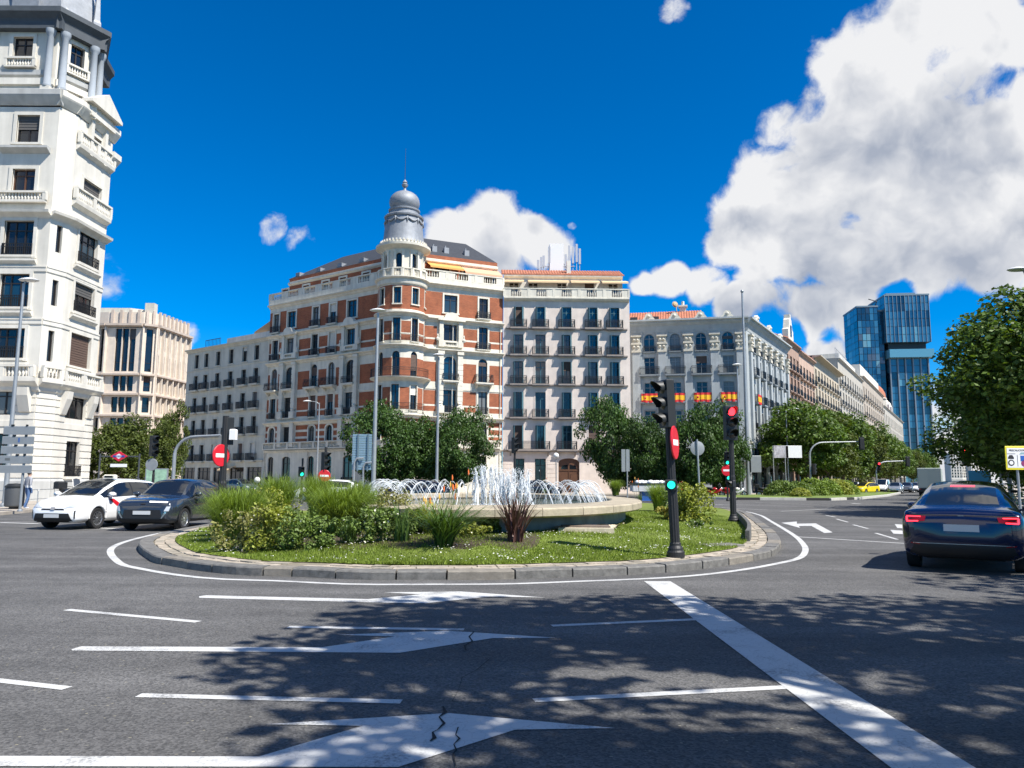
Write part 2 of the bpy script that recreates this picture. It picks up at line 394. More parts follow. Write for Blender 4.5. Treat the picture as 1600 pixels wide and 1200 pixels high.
T = np.roll(ISL, -1, 0)-np.roll(ISL, 1, 0); T /= np.linalg.norm(T, axis=1)[:, None]
NIN = np.stack([-T[:, 1], T[:, 0]], 1)         # curve runs counter-clockwise: inward is left
if area2([tuple(p) for p in ISL]) < 0: NIN = -NIN
NI = len(ISL)
def off(i, d): i %= NI; return ISL[i]+NIN[i]*d
kerb = struct(put('kerb', None)); kerb.empty_display_size = 0.2
i = 0; krnd = random.Random(3)
while i < NI-3:
    n = int(krnd.uniform(7.5, 12)); e = min(i+n, NI)
    if NI-e < 4: e = NI
    idx = [i]+[k for k in range(i+3, e-1, 3)]+[e]
    dz = krnd.uniform(-0.006, 0.006); pr = krnd.uniform(-0.008, 0.008); mb = MB(); vs = []
    for q, k in enumerate(idx):
        sh = 0.06 if q == 0 else (-0.06 if q == len(idx)-1 else 0)
        t = T[k % NI]*sh*0.25
        a, b, c, d = off(k, pr)+t, off(k, pr+0.018)+t, off(k, 0.30)+t, off(k, 0.30)+t
        vs += [(a[0], a[1], -0.02), (a[0], a[1], 0.118+dz), (b[0], b[1], 0.14+dz), (c[0], c[1], 0.142+dz), (d[0], d[1], -0.02)]
    fs = [tuple(range(4, -1, -1)), tuple(range(len(vs)-5, len(vs)))]
    for q in range(len(idx)-1):
        for j in range(4): fs.append((q*5+j, q*5+j+1, (q+1)*5+j+1, (q+1)*5+j))
    mb.add(vs, fs).build('kerb_stone', GRANITE_B if krnd.random() < 0.3 else GRANITE, kerb)
    i = e
# mortar bed + sett band behind the kerb
def ring_sheet(d0, d1, z0, z1, name, m, parent=None, step=4, i0=0, i1=None):
    i1 = NI if i1 is None else i1; ks = list(range(i0, i1, step)); V = []; F = []
    if i1 != NI or i0 != 0: ks.append(i1)
    for k in ks:
        a, b = off(k, d0), off(k, d1); V += [(a[0], a[1], z0), (b[0], b[1], z1)]
    n = len(ks); rng = range(n) if (i0 == 0 and i1 == NI) else range(n-1)
    for q in rng: r = (q+1) % n; F.append((q*2, r*2, r*2+1, q*2+1))
    return MB().add(V, F).build(name, m, parent)
band = struct(ring_sheet(0.28, 0.80, 0.112, 0.145, 'paved_border', mat('joint_mortar', (.19, .165, .12), .95, var=.3, vs=6)))
row_d = [(0.33, 0.52), (0.54, 0.74)]
for r, (d0, d1) in enumerate(row_d):
    i = krnd.randint(0, 3)
    while i < NI-5:
        n = krnd.choice((3, 4, 4, 5, 6)); k0, k1 = i, i+n; mid = ISL[(i+n//2) % NI]
        if mid[1] < 24 or (mid[0] > 5 and mid[1] < 34):
            g = 0.012; z = 0.138+0.010*r+krnd.uniform(-0.006, 0.006); j1 = krnd.uniform(-0.015, 0.015)
            a, b, c, d = off(k0, d0+j1)+T[k0 % NI]*g, off(k1, d0+j1)-T[k1 % NI]*g, off(k1, d1+j1)-T[k1 % NI]*g, off(k0, d1+j1)+T[k0 % NI]*g
            vs = [(p[0], p[1], 0.10) for p in (a, b, c, d)]+[(p[0], p[1], z+krnd.uniform(-.006, .006)) for p in (a, b, c, d)]
            MB().add(vs, [(4,5,6,7),(0,1,5,4),(1,2,6,5),(2,3,7,6),(3,0,4,7)]).build('paving_sett', SETT if krnd.random() < 0.7 else SETT2, band)
        i += n
# lawn, gently mounded
INNER = np.array([off(k, 0.76) for k in range(0, NI, 3)]); CEN = np.array([-0.5, 29.0])
def edge_d(P):
    P = np.atleast_2d(P); out = np.empty(len(P))
    for a in range(0, len(P), 4000):
        q = P[a:a+4000]; out[a:a+4000] = np.sqrt(((q[:, None, :]-INNER[None])**2).sum(2)).min(1)
    return out
def lz_arr(P):
    d = np.clip(edge_d(P)/3.6, 0, 1); return 0.165+0.20*d*d*(3-2*d)
def lz(x, y): return float(lz_arr(np.array([[x, y]]))[0])
def inside(P):
    P = np.atleast_2d(P); x, y = P[:, 0], P[:, 1]; c = np.zeros(len(P), bool); n = len(INNER); j = n-1
    for i in range(n):
        xi, yi = INNER[i]; xj, yj = INNER[j]
        c ^= ((yi > y) != (yj > y)) & (x < (xj-xi)*(y-yi)/(yj-yi+1e-12)+xi); j = i
    return c
ss = [1, .985, .96, .93, .89, .84, .78, .7, .6, .48, .34, .2, .05]; nI = len(INNER); V = []; F = []
for s_ in ss:
    P = CEN+(INNER-CEN)*s_; Z = lz_arr(P)
    if s_ == 1: Z = np.full(nI, 0.158)
    V += [(p[0], p[1], z) for p, z in zip(P, Z)]
for a in range(len(ss)-1):
    for b in range(nI): c = (b+1) % nI; F.append((a*nI+b, a*nI+c, (a+1)*nI+c, (a+1)*nI+b))
lawn = struct(MB().add(V, F).build('lawn', LAWN, smooth=True))
# grass blades and daisies
g = np.random.default_rng(5)
P = np.stack([g.uniform(-9.6, 8.5, 330000), 13.2+19*g.random(330000)**1.9], 1)
P = P[inside(P)]; P = P[edge_d(P) > 0.005][:170000]
Z = lz_arr(P); n = len(P); a = g.uniform(0, 2*np.pi, n); h = g.uniform(0.025, 0.065, n)*(0.8+0.5*(np.sin(P[:, 0]*1.3)*np.cos(P[:, 1]*1.7)))
w = g.uniform(0.006, 0.012, n); lean = g.normal(0, 0.02, (n, 2))
V = np.empty((n, 3, 3)); V[:, 0] = np.stack([P[:, 0]-np.cos(a)*w, P[:, 1]-np.sin(a)*w, Z-0.004], 1); V[:, 1] = np.stack([P[:, 0]+np.cos(a)*w, P[:, 1]+np.sin(a)*w, Z-0.004], 1)
V[:, 2] = np.stack([P[:, 0]+lean[:, 0], P[:, 1]+lean[:, 1], Z+h], 1)
stuff(put('grass', mesh_np('grass', V.reshape(-1, 3), np.arange(3*n).reshape(-1, 3), BLADE)), 'short mown grass covering the fountain island', 'grass')
DAISY = mat('daisy_white', (0.80, 0.80, 0.74), 0.7)
pc = np.stack([g.uniform(-8.5, 8, 260), 13.3+10*g.random(260)**1.5], 1); P = (pc[g.integers(0, 260, 2600)]+g.normal(0, 0.22, (2600, 2)))
P = P[inside(P)]; P = P[edge_d(P) > 0.08]; n = len(P); Z = lz_arr(P)+g.uniform(0.045, 0.075, n); r = g.uniform(0.010, 0.021, n); V = np.empty((n, 6, 3))
for k in range(6): V[:, k] = np.stack([P[:, 0]+r*np.cos(k*np.pi/3), P[:, 1]+r*np.sin(k*np.pi/3), Z+g.uniform(-.006, .006, n)], 1)
stuff(put('daisies', mesh_np('daisies', V.reshape(-1, 3), np.arange(6*n).reshape(-1, 6), DAISY)), 'small white daisies scattered through the island lawn', 'flowers')
# low dark edging on the avenue side of the island
sel = [k for k in range(NI) if ISL[k][0] > 5 and 18.5 < ISL[k][1] < 33]
EDGE = mat('edging_stone', (0.10, 0.10, 0.095), 0.9, var=0.3, vs=6, bump=0.5)
mb = MB(); V = []
for k in sel[::4]:
    a, b = off(k, .70), off(k, .80); V += [(a[0], a[1], 0.1), (a[0], a[1], 0.40), (b[0], b[1], 0.40), (b[0], b[1], 0.1)]
n = len(V)//4; F = [(0, 1, 2, 3), tuple(range(n*4-1, n*4-5, -1))]
for q in range(n-1):
    for j in range(3): F.append((q*4+j, (q+1)*4+j, (q+1)*4+j+1, q*4+j+1))
tag(mb.add(V, F).build('edging_wall', EDGE), 'low dark stone edging along the curved lawn beside the avenue', 'edging')

# ---- painted markings (parts of the road)
def mark(name, pts, z=0.004): return MB().add([(p[0], p[1], z) for p in pts], [tuple(range(len(pts)))]).build(name, PAINT, road)
def mark_px(name, pts, z=0.004): return mark(name, ccw([tuple(gnd(*p).to_2d()) for p in pts]), z)
def line(name, a, b, w, z=0.004):
    a = gnd(*a).to_2d() if a[1] > 300 else Vector(a); b = gnd(*b).to_2d() if b[1] > 300 else Vector(b)
    d = (b-a).normalized(); q = Vector((-d.y, d.x))*w/2
    return mark(name, ccw([a-q, b-q, b+q, a+q]), z)
mark_px('lane_arrow', [(-420,1181),(405,1183),(566,1135),(415,1132.5),(700,1115),(962,1138.5),(805,1141),(622,1199.5),(-420,1197)])
mark_px('lane_arrow', [(112,1015),(127,1010.5),(503,1012),(617,995),(527,992.5),(700,986),(868,997),(770,997.5),(625,1020.5),(112,1017)])
mark_px('lane_arrow', [(311,932),(322,930.5),(575,936.5),(657,929),(600,926),(720,924.5),(852,934),(765,932.5),(665,943),(575,941.5),(311,934.5)])
for a, b, w in (((104,953),(310,972),.11),((450,980),(725,984),.11),((862,978),(1090,968),.11),((216,1087),(627,1097),.10),((-140,1048),(105,1076),.10),((834,1095),(1252,1073),.10)):
    line('lane_line', a, b, w)
mark('stop_line', [(2.12, 3.2), (2.60, 3.2), (2.52, 12.42), (2.10, 12.42)], 0.006)
o = ring_sheet(-0.62, -0.48, 0.005, 0.005, 'edge_line', PAINT, road)
mark_px('lane_arrow', [(1221,817),(1245,815),(1245,818.5),(1275,818),(1301,832),(1288,833),(1268,822),(1248,822),(1250,825)])
line('lane_line', (1240,838.5), (1425,850), .13)
for a, b in (((1333,820),(1356,826)),((1368,833),(1402,843)),((1307,811),(1325,816)),((1290,805),(1305,808))): line('lane_line', a, b, .10)
for k in range(2): mark_px('crossing_bar', [(1398+k*-7,819+k*9),(1424-k*4,821+k*9),(1440,827+k*9),(1402-k*6,825+k*9)])
line('lane_line', (0,816.5), (60,818.5), .22); line('lane_line', (150,825), (190,826.5), .22)
line('lane_line', (0,797.5), (50,800), .12)
for a, b, w in (((1120,793),(1200,797),.12),((1110,788),(1300,792.5),.10),((1180,785),(1280,789),.10),((1220,799),(1300,795),.12),((1060,786),(1130,789),.12),((1330,786.5),(1345,787.5),.3),((1415,785.5),(1432,785.5),.5)): line('lane_line', a, b, w)
# cracks in the asphalt
CRACK = mat('crack_dark', (0.012, 0.012, 0.012), 0.95)
def crack(pts, w):
    P = [gnd(*p).to_2d() for p in pts]; L_, R_ = [], []; cr = random.Random(len(pts))
    for i, p in enumerate(P):
        d = (P[min(i+1, len(P)-1)]-P[max(i-1, 0)]).normalized(); q = Vector((-d.y, d.x))*w*cr.uniform(.2, 1.0)
        L_.append(p+q); R_.append(p-q)
    V = [(p.x, p.y, 0.009) for p in L_]+[(p.x, p.y, 0.009) for p in R_]; n = len(P)
    MB().add(V, [(i, i+1, n+i+1, n+i) for i in range(n-1)]).build('asphalt_crack', CRACK, road)
crack([(741,988),(733,996),(738,1003),(726,1010),(728,1017)], .010)
crack([(728,1017),(752,1020),(757,1027),(770,1026)], .004); crack([(766,1030),(745,1048),(722,1060),(718,1075),(712,1088),(706,1098)], .004)
crack([(692,1105),(696,1115),(686,1122),(694,1132),(684,1142),(676,1146),(679,1155),(672,1160)], .014)
crack([(716,1138),(712,1150),(718,1156),(709,1165),(713,1174),(708,1180),(712,1199)], .010)

# ---- planted island across the junction
FI = [(14.5, 69.5), (19.2, 66.4), (26.8, 65.6), (31.4, 70.5), (41.5, 86), (54, 108), (50, 110), (34, 92), (22, 78), (15, 72.5)]
struct(sheet('verge', ccw(FI), 0.20, mat('verge_green', (0.12, 0.17, 0.03), 0.95, var=0.4, vs=0.8, bump=0.5, bs=8), th=0.25))
kerb2 = struct(put('verge_kerb', None)); pts = [Vector(p) for p in ((14.5, 69.3), (19.2, 66.2), (26.8, 65.4), (31.6, 70.4), (41.7, 86), (54.2, 108))]
KB = mat('kerb_black', (0.025, 0.025, 0.025), 0.8); KW = mat('kerb_pale', (0.42, 0.41, 0.38), 0.85, var=0.2, vs=4)
k = 0
for a, b in zip(pts[:-1], pts[1:]):
    n = max(1, int((b-a).length/1.6)); d = (b-a)/n; rz = math.atan2(d.y, d.x)
    for j in range(n):
        p = a+d*j; MB().bevel_box(0.01, d.length-0.01, -0.15, 0.12, -0.02, 0.215, 0.02).build('kerb_stone', KB if (k % 3 == 0 and k < 12) else KW, kerb2, loc=(p.x, p.y, 0), rz=rz); k += 1
# ------------------------------------------------------------------ architecture kit
def stone(name, col, streak=0.18, var=0.13): return mat(name, col, 0.85, var=var, vs=0.9, streak=streak, bump=0.15, bs=14)
CREAM = stone('cream_stone', (0.66, 0.62, 0.52))
CREAM_D = stone('cream_stone_aged', (0.56, 0.52, 0.43))
WHITE = stone('white_render', (0.64, 0.605, 0.53), 0.16, 0.09)
WHITE_D = stone('grey_stone_trim', (0.42, 0.42, 0.40))
PINK = stone('pink_render', (0.66, 0.57, 0.50), 0.10)
PINK_TRIM = stone('taupe_trim', (0.27, 0.235, 0.21))
GREY = stone('blue_grey_render', (0.36, 0.385, 0.39), 0.14)
GREY_D = stone('mid_grey_render', (0.24, 0.265, 0.28), 0.14)
OFFW = stone('ivory_render', (0.50, 0.485, 0.415), 0.14)
IRON = mat('black_iron', (0.012, 0.012, 0.013), 0.5)
WOOD_DK = mat('dark_wood_frame', (0.018, 0.014, 0.012), 0.5)
WOOD_BR = mat('brown_wood', (0.10, 0.045, 0.022), 0.5, var=0.2, vs=4)
TEAL = mat('teal_shutter', (0.045, 0.13, 0.165), 0.55, var=0.15, vs=3)
BLIND = mat('brown_blind', (0.10, 0.062, 0.045), 0.7)
BLIND_G = mat('grey_blind', (0.085, 0.08, 0.075), 0.7)
SLATE = mat('slate_roof', (0.030, 0.034, 0.042), 0.75, var=0.3, vs=2.5, bump=0.3, bs=6)
LEAD = mat('lead_metal', (0.24, 0.255, 0.275), 0.6, metal=0.25, var=0.2, vs=2.5)
TERRA = mat('terracotta_tile', (0.36, 0.135, 0.075), 0.85, var=0.4, vs=2.2)
AWN = mat('orange_awning', (0.72, 0.33, 0.09), 0.8); AWN2 = mat('salmon_awning', (0.72, 0.36, 0.22), 0.8); AWN3 = mat('sand_awning', (0.72, 0.52, 0.30), 0.8)
def glass_mat(name, base, rough=0.06, spec=0.7):
    m = mat(name, base, rough, spec=spec); return m
GL = [glass_mat('window_glass', (0.010, 0.013, 0.017)), glass_mat('window_glass_blue', (0.010, 0.035, 0.055), 0.05, 0.9), glass_mat('window_glass_curtain', (0.16, 0.16, 0.15), 0.15, 0.6)]
def brick_material():
    m = mat('red_brick', (0.30, 0.085, 0.035), 0.9); nt = m.node_tree; N = nt.nodes; L = nt.links; b = N['Principled BSDF']
    tc = N.new('ShaderNodeTexCoord'); sp = N.new('ShaderNodeSeparateXYZ'); cb = N.new('ShaderNodeCombineXYZ')
    L.new(tc.outputs['Object'], sp.inputs[0]); L.new(sp.outputs[0], cb.inputs[0]); L.new(sp.outputs[2], cb.inputs[1])
    br = N.new('ShaderNodeTexBrick'); L.new(cb.outputs[0], br.inputs['Vector']); br.inputs['Scale'].default_value = 1.0
    br.inputs['Brick Width'].default_value = 0.28; br.inputs['Row Height'].default_value = 0.085; br.inputs['Mortar Size'].default_value = 0.008
    br.inputs['Color1'].default_value = (0.33, 0.092, 0.036, 1); br.inputs['Color2'].default_value = (0.235, 0.062, 0.026, 1); br.inputs['Mortar'].default_value = (0.30, 0.15, 0.09, 1)
    n = N.new('ShaderNodeTexNoise'); n.inputs['Scale'].default_value = 0.8; n.inputs['Detail'].default_value = 6; L.new(tc.outputs['Object'], n.inputs['Vector'])
    mr = N.new('ShaderNodeMapRange'); L.new(n.outputs['Fac'], mr.inputs[0]); mr.inputs[1].default_value = .3; mr.inputs[2].default_value = .7; mr.inputs[3].default_value = .8; mr.inputs[4].default_value = 1.2
    vm = N.new('ShaderNodeVectorMath'); vm.operation = 'SCALE'; L.new(br.outputs['Color'], vm.inputs[0]); L.new(mr.outputs[0], vm.inputs['Scale']); L.new(vm.outputs[0], b.inputs['Base Color'])
    return m
BRICK = brick_material()

def outline(w, h, arch=0.0, n=8):
    p = [(-w/2, 0), (w/2, 0)]
    if arch: p += [(w/2*math.cos(math.pi*i/n), h-arch+arch*math.sin(math.pi*i/n)) for i in range(n+1)]
    else: p += [(w/2, h), (-w/2, h)]
    return p
class Fac:
    """one wall plane: A -> B left to right as seen from outside; local x along, local -y outwards"""
    def __init__(s, A, B, root):
        s.A = Vector((A[0], A[1])); s.B = Vector((B[0], B[1])); s.d = (s.B-s.A); s.L = s.d.length; s.d.normalize()
        s.rz = math.atan2(s.d.y, s.d.x); s.n = Vector((s.d.y, -s.d.x)); s.root = root; s.r0 = root.location.copy()
    def loc(s, u=0, z=0, out=0):
        p = s.A+s.d*u+s.n*out; return Vector((p.x, p.y, z))-s.r0
    def upx(s, x, y=620):
        r = ray(x, y); den = r.x*s.d.y-r.y*s.d.x
        # A + d u = t r
        t = (s.A.x*s.d.y-s.A.y*s.d.x)/den; p = Vector((r.x*t, r.y*t)); return (p-s.A).dot(s.d)
    def put(s, name, mb, mats, u=0, z=0, out=0, smooth=False, parent=None):
        me = mb if isinstance(mb, bpy.types.Mesh) else mb.mesh(name, mats, smooth)
        return put(name, me, parent or s.root, s.loc(u, z, out), s.rz)
    def wall(s, H, ops, mats, zones=(), z0=0.0, depth=0.28, name='wall', u0=None, u1=None):
        u0 = 0 if u0 is None else u0; u1 = s.L if u1 is None else u1
        us = {u0, u1}; zs = {z0, H}
        for (a, b, c, d, *r) in ops: us |= {a, b}; zs |= {c, d}
        for (a, b, c, d, m) in zones: us |= {max(a, u0), min(b, u1)}; zs |= {c, d}
        us = sorted(x for x in us if u0-1e-6 <= x <= u1+1e-6); zs = sorted(x for x in zs if z0-1e-6 <= x <= H+1e-6); mb = MB()
        for i in range(len(us)-1):
            for j in range(len(zs)-1):
                a, b, c, d = us[i], us[i+1], zs[j], zs[j+1]
                if b-a < 1e-5 or d-c < 1e-5: continue
                cu, cz = (a+b)/2, (c+d)/2
                if any(o[0] < cu < o[1] and o[2] < cz < o[3] for o in ops): continue
                mi = 0
                for z_ in zones:
                    if z_[0] < cu < z_[1] and z_[2] < cz < z_[3]: mi = z_[4]
                mb.add([(a, 0, c), (b, 0, c), (b, 0, d), (a, 0, d)], [(0, 1, 2, 3)], mi)
        for (a, b, c, d, *r) in ops:
            arch = r[0] if r else 0
            o = [(x+(a+b)/2, z+c) for x, z in outline(b-a, d-c, arch)]; n = len(o)
            mb.add([(p[0], 0, p[1]) for p in o]+[(p[0], depth, p[1]) for p in o], [(i, n+i, n+(i+1) % n, (i+1) % n) for i in range(n)], 0)
            if arch:
                m = (n-2)//2+2
                arc = o[2:]; k = len(arc)
                mi = 0
                for z_ in zones:
                    if z_[0] < (a+b)/2 < z_[1] and z_[2] < d-0.05 < z_[3]: mi = z_[4]
                mb.add([(b, 0, d)]+[(p[0], 0, p[1]) for p in arc[:k//2+1]], [(0, i+1, i) for i in range(1, k//2+1)], mi)
                mb.add([(a, 0, d)]+[(p[0], 0, p[1]) for p in arc[k//2:]], [(0, i+1, i) for i in range(1, k-k//2)], mi)
        return s.put(name, mb, mats)
    def band(s, z, prof, m, name='cornice', u0=None, u1=None, ext=0.0):
        """prof: (out, dz) points of the moulding"""
        u0 = -ext if u0 is None else u0; u1 = s.L+ext if u1 is None else u1
        poly = [(0.06, prof[0][1])]+[(-o, dz) for o, dz in prof]+[(0.06, prof[-1][1])]
        mb = MB().yz(poly, u0, u1); return s.put(name, mb, m, 0, z)
WIN = {}
def win_mesh(w, h, arch, frame_m, gi, bars=1, transom=0.72, rec=0.17):
    key = (round(w, 3), round(h, 3), round(arch, 3), frame_m.name, gi, bars, transom, rec)
    if key in WIN: return WIN[key]
    o = outline(w, h, arch); t = 0.075; n = len(o); mb = MB()
    inn = [(x*(1-2*t/w), t+z*(h-2*t)/h) for x, z in o]
    V = [(x, rec, z) for x, z in o]+[(x, rec, z) for x, z in inn]+[(x, rec+0.06, z) for x, z in inn]
    mb.add(V, [(i, (i+1) % n, n+(i+1) % n, n+i) for i in range(n)]+[(n+i, n+(i+1) % n, 2*n+(i+1) % n, 2*n+i) for i in range(n)])
    for k in range(bars):
        x = -w/2+w*(k+1)/(bars+1); mb.box(x-0.045, x+0.045, rec-0.012, rec+0.05, t, h-t-(arch*0.15 if arch else 0))
    if transom: mb.box(-w/2+t*.8, w/2-t*.8, rec-0.006, rec+0.05, h*transom, h*transom+0.07)
    fm = mb.mesh('window', frame_m)
    pm = MB().add([(x, rec+0.045, z) for x, z in o], [tuple(range(n))]).mesh('pane', GL[gi])
    WIN[key] = (fm, pm); return WIN[key]
wr = random.Random(21)
def window(f, u, z, w, h, arch=0, frame=None, gi=None, bars=1, transom=0.72, rec=0.17, blind=0.0, blind_m=None, trim=None, trim_w=0.16, trim_out=0.07, shutters=None, label=None):
    if gi is None: gi = wr.choices((0, 1, 2), (6, 3, 1.5))[0]
    if not blind and .6 < w < 1.5 and h > 1.4 and wr.random() < .22: blind = wr.choice((.25, .4, .55, .8)); blind_m = blind_m or wr.choice((BLIND, BLIND_G, WHITE))
    fm, pm = win_mesh(w, h, arch, frame or WOOD_DK, gi, bars, transom, rec)
    o = f.put('window', fm, None, u, z); put('pane', pm, o)
    if blind:
        key = ('blind', w, h, arch, round(blind, 2), (blind_m or BLIND).name)
        if key not in WIN:
            mb = MB(); zb = h*(1-blind); top = h-(arch*0.8 if arch else 0.0)
            nsl = max(4, int((top-zb)/0.16))
            for k in range(nsl):
                a = zb+(top-zb)*k/nsl; b = zb+(top-zb)*(k+1)/nsl
                mb.add([(-w/2+.04, rec-.05, a), (w/2-.04, rec-.05, a), (w/2-.04, rec-.028, b), (-w/2+.04, rec-.028, b)], [(0, 1, 2, 3)])
            WIN[key] = mb.mesh('blind', blind_m or BLIND)
        put('blind', WIN[key], o)
    if trim is not None:
        key = ('trim', w, h, arch, trim.name, trim_w, trim_out)
        if key not in WIN:
            a = outline(w, h, arch); b = outline(w+2*trim_w, h+trim_w, arch*(1+trim_w/w) if arch else 0); n = len(a); mb = MB()
            V = [(x, -trim_out, zz) for x, zz in a]+[(x, -trim_out, zz) for x, zz in b]+[(x, 0.05, zz) for x, zz in b]+[(x, 0.05, zz) for x, zz in a]
            F = []
            for i in range(1, n):
                j = (i+1) % n; F += [(i, j, n+j, n+i), (n+i, n+j, 2*n+j, 2*n+i), (3*n+i, 3*n+j, j, i)]
            mb.add(V, F); mb.box(-w/2-trim_w-.06, w/2+trim_w+.06, -trim_out-.07, 0.05, -0.14, -0.004)
            WIN[key] = mb.mesh('surround', trim)
        put('surround', WIN[key], o)
    if shutters is not None:
        sm, ang = shutters; key = ('sh', w, h, sm.name)
        if key not in WIN:
            mb = MB(); mb.box(0, w/2-.03, -0.02, 0.02, 0.03, h-.05)
            for k in range(3): mb.box(0.07, w/2-.10, -0.03, -0.02, 0.12+k*(h-.2)/3, 0.05+(k+1)*(h-.2)/3-.03)
            WIN[key] = mb.mesh('shutter', sm)
        for sd in (-1, 1):
            q = put('shutter', WIN[key], o, (sd*(w/2-0.01), 0.02, 0)); q.rotation_euler = (0, 0, (-ang if sd < 0 else math.pi+ang))
    return o
BAL = {}
def balcony(f, u, z, w, dep=0.55, h=0.95, slab_m=None, rail_m=None, brackets=True, bulge=0.0, slab_h=0.16):
    key = (round(w, 2), dep, h, (slab_m or CREAM).name, (rail_m or IRON).name, brackets, bulge, slab_h)
    if key not in BAL:
        mb = MB().box(-w/2-.08, w/2+.08, -dep-.06, 0.05, -slab_h, 0)
        mb.box(-w/2, w/2, -dep, 0.05, -slab_h-.10, -slab_h-.002)
        if brackets:
            for sx in (-w/2+.18, w/2-.18): mb.yz([(0.05, -slab_h-.10), (-dep*.8, -slab_h-.10), (-dep*.7, -slab_h-.2), (-.08, -slab_h-.55), (.05, -slab_h-.6)], sx-.08, sx+.08)
        sm = mb.mesh('balcony', slab_m or CREAM)
        rb = MB(); t = 0.019
        def bar(x, y):
            if bulge: rb.tube([(x, y, 0.04), (x*(1+bulge*.5), y*(1+bulge), 0.3), (x, y, h*.7), (x, y, h)], t, 4, cap=False)
            else: rb.box(x-t, x+t, y-t, y+t, 0.04, h)
        k = max(4, int(w/0.13))
        for i in range(k+1): bar(-w/2+w*i/k, -dep)
        for i in range(1, max(2, int(dep/0.14))+1):
            y = -dep*(1-i/max(2, int(dep/0.14))); bar(-w/2, y-.02); bar(w/2, y-.02)
        for zz in (0.04, h-.22, h):
            rb.box(-w/2-.02, w/2+.02, -dep-.025, -dep+.025, zz-.02, zz+.02)
            for sx in (-1, 1): rb.box(sx*w/2-.022, sx*w/2+.022, -dep+.026, 0.02, zz-.018, zz+.018)
        BAL[key] = (sm, rb.mesh('railing', rail_m or IRON))
    a, b = BAL[key]; o = f.put('balcony', a, None, u, z); put('railing', b, o); return o
def balustrade(f, u0, u1, z, h=0.95, out=0.0, m=None, pier=3.0, th=0.26, solid=0.0, name='balustrade', nb=0.24, base=0.16):
    mb = MB(); L_ = u1-u0; n = max(1, round(L_/pier)); y0, y1 = -th/2, th/2
    mb.box(0, L_, y0-.03, y1+.03, 0, base); mb.box(0, L_, y0-.05, y1+.05, h-.13, h)
    for k in range(n+1):
        x = L_*k/n; mb.box(max(-.05, x-.18), min(L_+.05, x+.18), y0-.035, y1+.035, base-.002, h-.125)
    for k in range(n):
        a, b = L_*k/n+.2, L_*(k+1)/n-.2
        if solid:
            e = (b-a)*solid/2; mb.box(a-.05, a+e, y0, y1, base-.002, h-.128); mb.box(b-e, b+.05, y0, y1, base-.002, h-.128); a += e+.05; b -= e+.05
        q = max(2, int((b-a)/nb)); hh = h-.13-base
        for i in range(q):
            x = a+(b-a)*(i+.5)/q
            mb.lathe([(.045, base), (.085, base+hh*.3), (.04, base+hh*.72), (.06, h-.13)], x, 0, 5)
    return f.put(name, mb, m or CREAM, u0, z, out)
def solid_top(root, poly, z0, z1, m, name='roof'):
    r0 = root.location; mb = MB().prism(ccw([(p[0]-r0.x, p[1]-r0.y) for p in poly]), z0, z1); return mb.build(name, m, root)
def back_walls(root, pts, H, m):
    r0 = root.location; mb = MB()
    for a, b in zip(pts[:-1], pts[1:]):
        mb.add([(a[0]-r0.x, a[1]-r0.y, 0), (b[0]-r0.x, b[1]-r0.y, 0), (b[0]-r0.x, b[1]-r0.y, H), (a[0]-r0.x, a[1]-r0.y, H)], [(0, 1, 2, 3)])
    return mb.build('rear_wall', m, root)
def tile_roof(f, u0, u1, z0, z1, dep, m, parent=None, pitch=0.33, out=0.35):
    """pantile slope rising away from the wall, ribs are real"""
    mb = MB(); L_ = u1-u0; n = max(3, int(L_/pitch)); V = []; q = 4
    for i in range(n*q+1):
        x = L_*i/(n*q); hh = 0.10*abs(math.sin(math.pi*i/q)); V += [(x, -out, z0+hh), (x, dep, z1+hh), (x, -out, z0-.08), (x, dep, z1-.15)]
    F = []
    for i in range(n*q):
        a, b = i*4, i*4+4; F += [(a, b, b+1, a+1), (a+2, b+2, b, a), (a+1, b+1, b+3, a+3)]
    mb.add(V, F); return f.put('tiled_roof', mb, m, u0, 0)
CORN = [(0.05, 0), (0.18, 0.08), (0.22, 0.2), (0.45, 0.30), (0.55, 0.36), (0.55, 0.46)]
BANDP = [(0.04, 0), (0.10, 0.06), (0.22, 0.16), (0.24, 0.26)]
def awning(f, u0, u1, z, drop, out, m, r0=0.0):
    mb = MB(); L_ = u1-u0
    mb.add([(0, r0, z), (L_, r0, z), (L_, r0-out, z-drop), (0, r0-out, z-drop), (0, r0-out, z-drop-.22), (L_, r0-out, z-drop-.22), (0, r0+.04, z-.04), (L_, r0+.04, z-.04), (L_, r0-out+.03, z-drop-.04), (0, r0-out+.03, z-drop-.04)],
           [(0, 3, 2, 1), (3, 4, 5, 2), (6, 7, 8, 9), (0, 6, 9, 3), (1, 2, 8, 7)])
    return f.put('awning', mb, m, u0, 0)
# ------------------------------------------------------------------ buildings
def line_x(p, d, q, e):
    k = d.x*e.y-d.y*e.x; t = ((q-p).x*e.y-(q-p).y*e.x)/k; return p+d*t

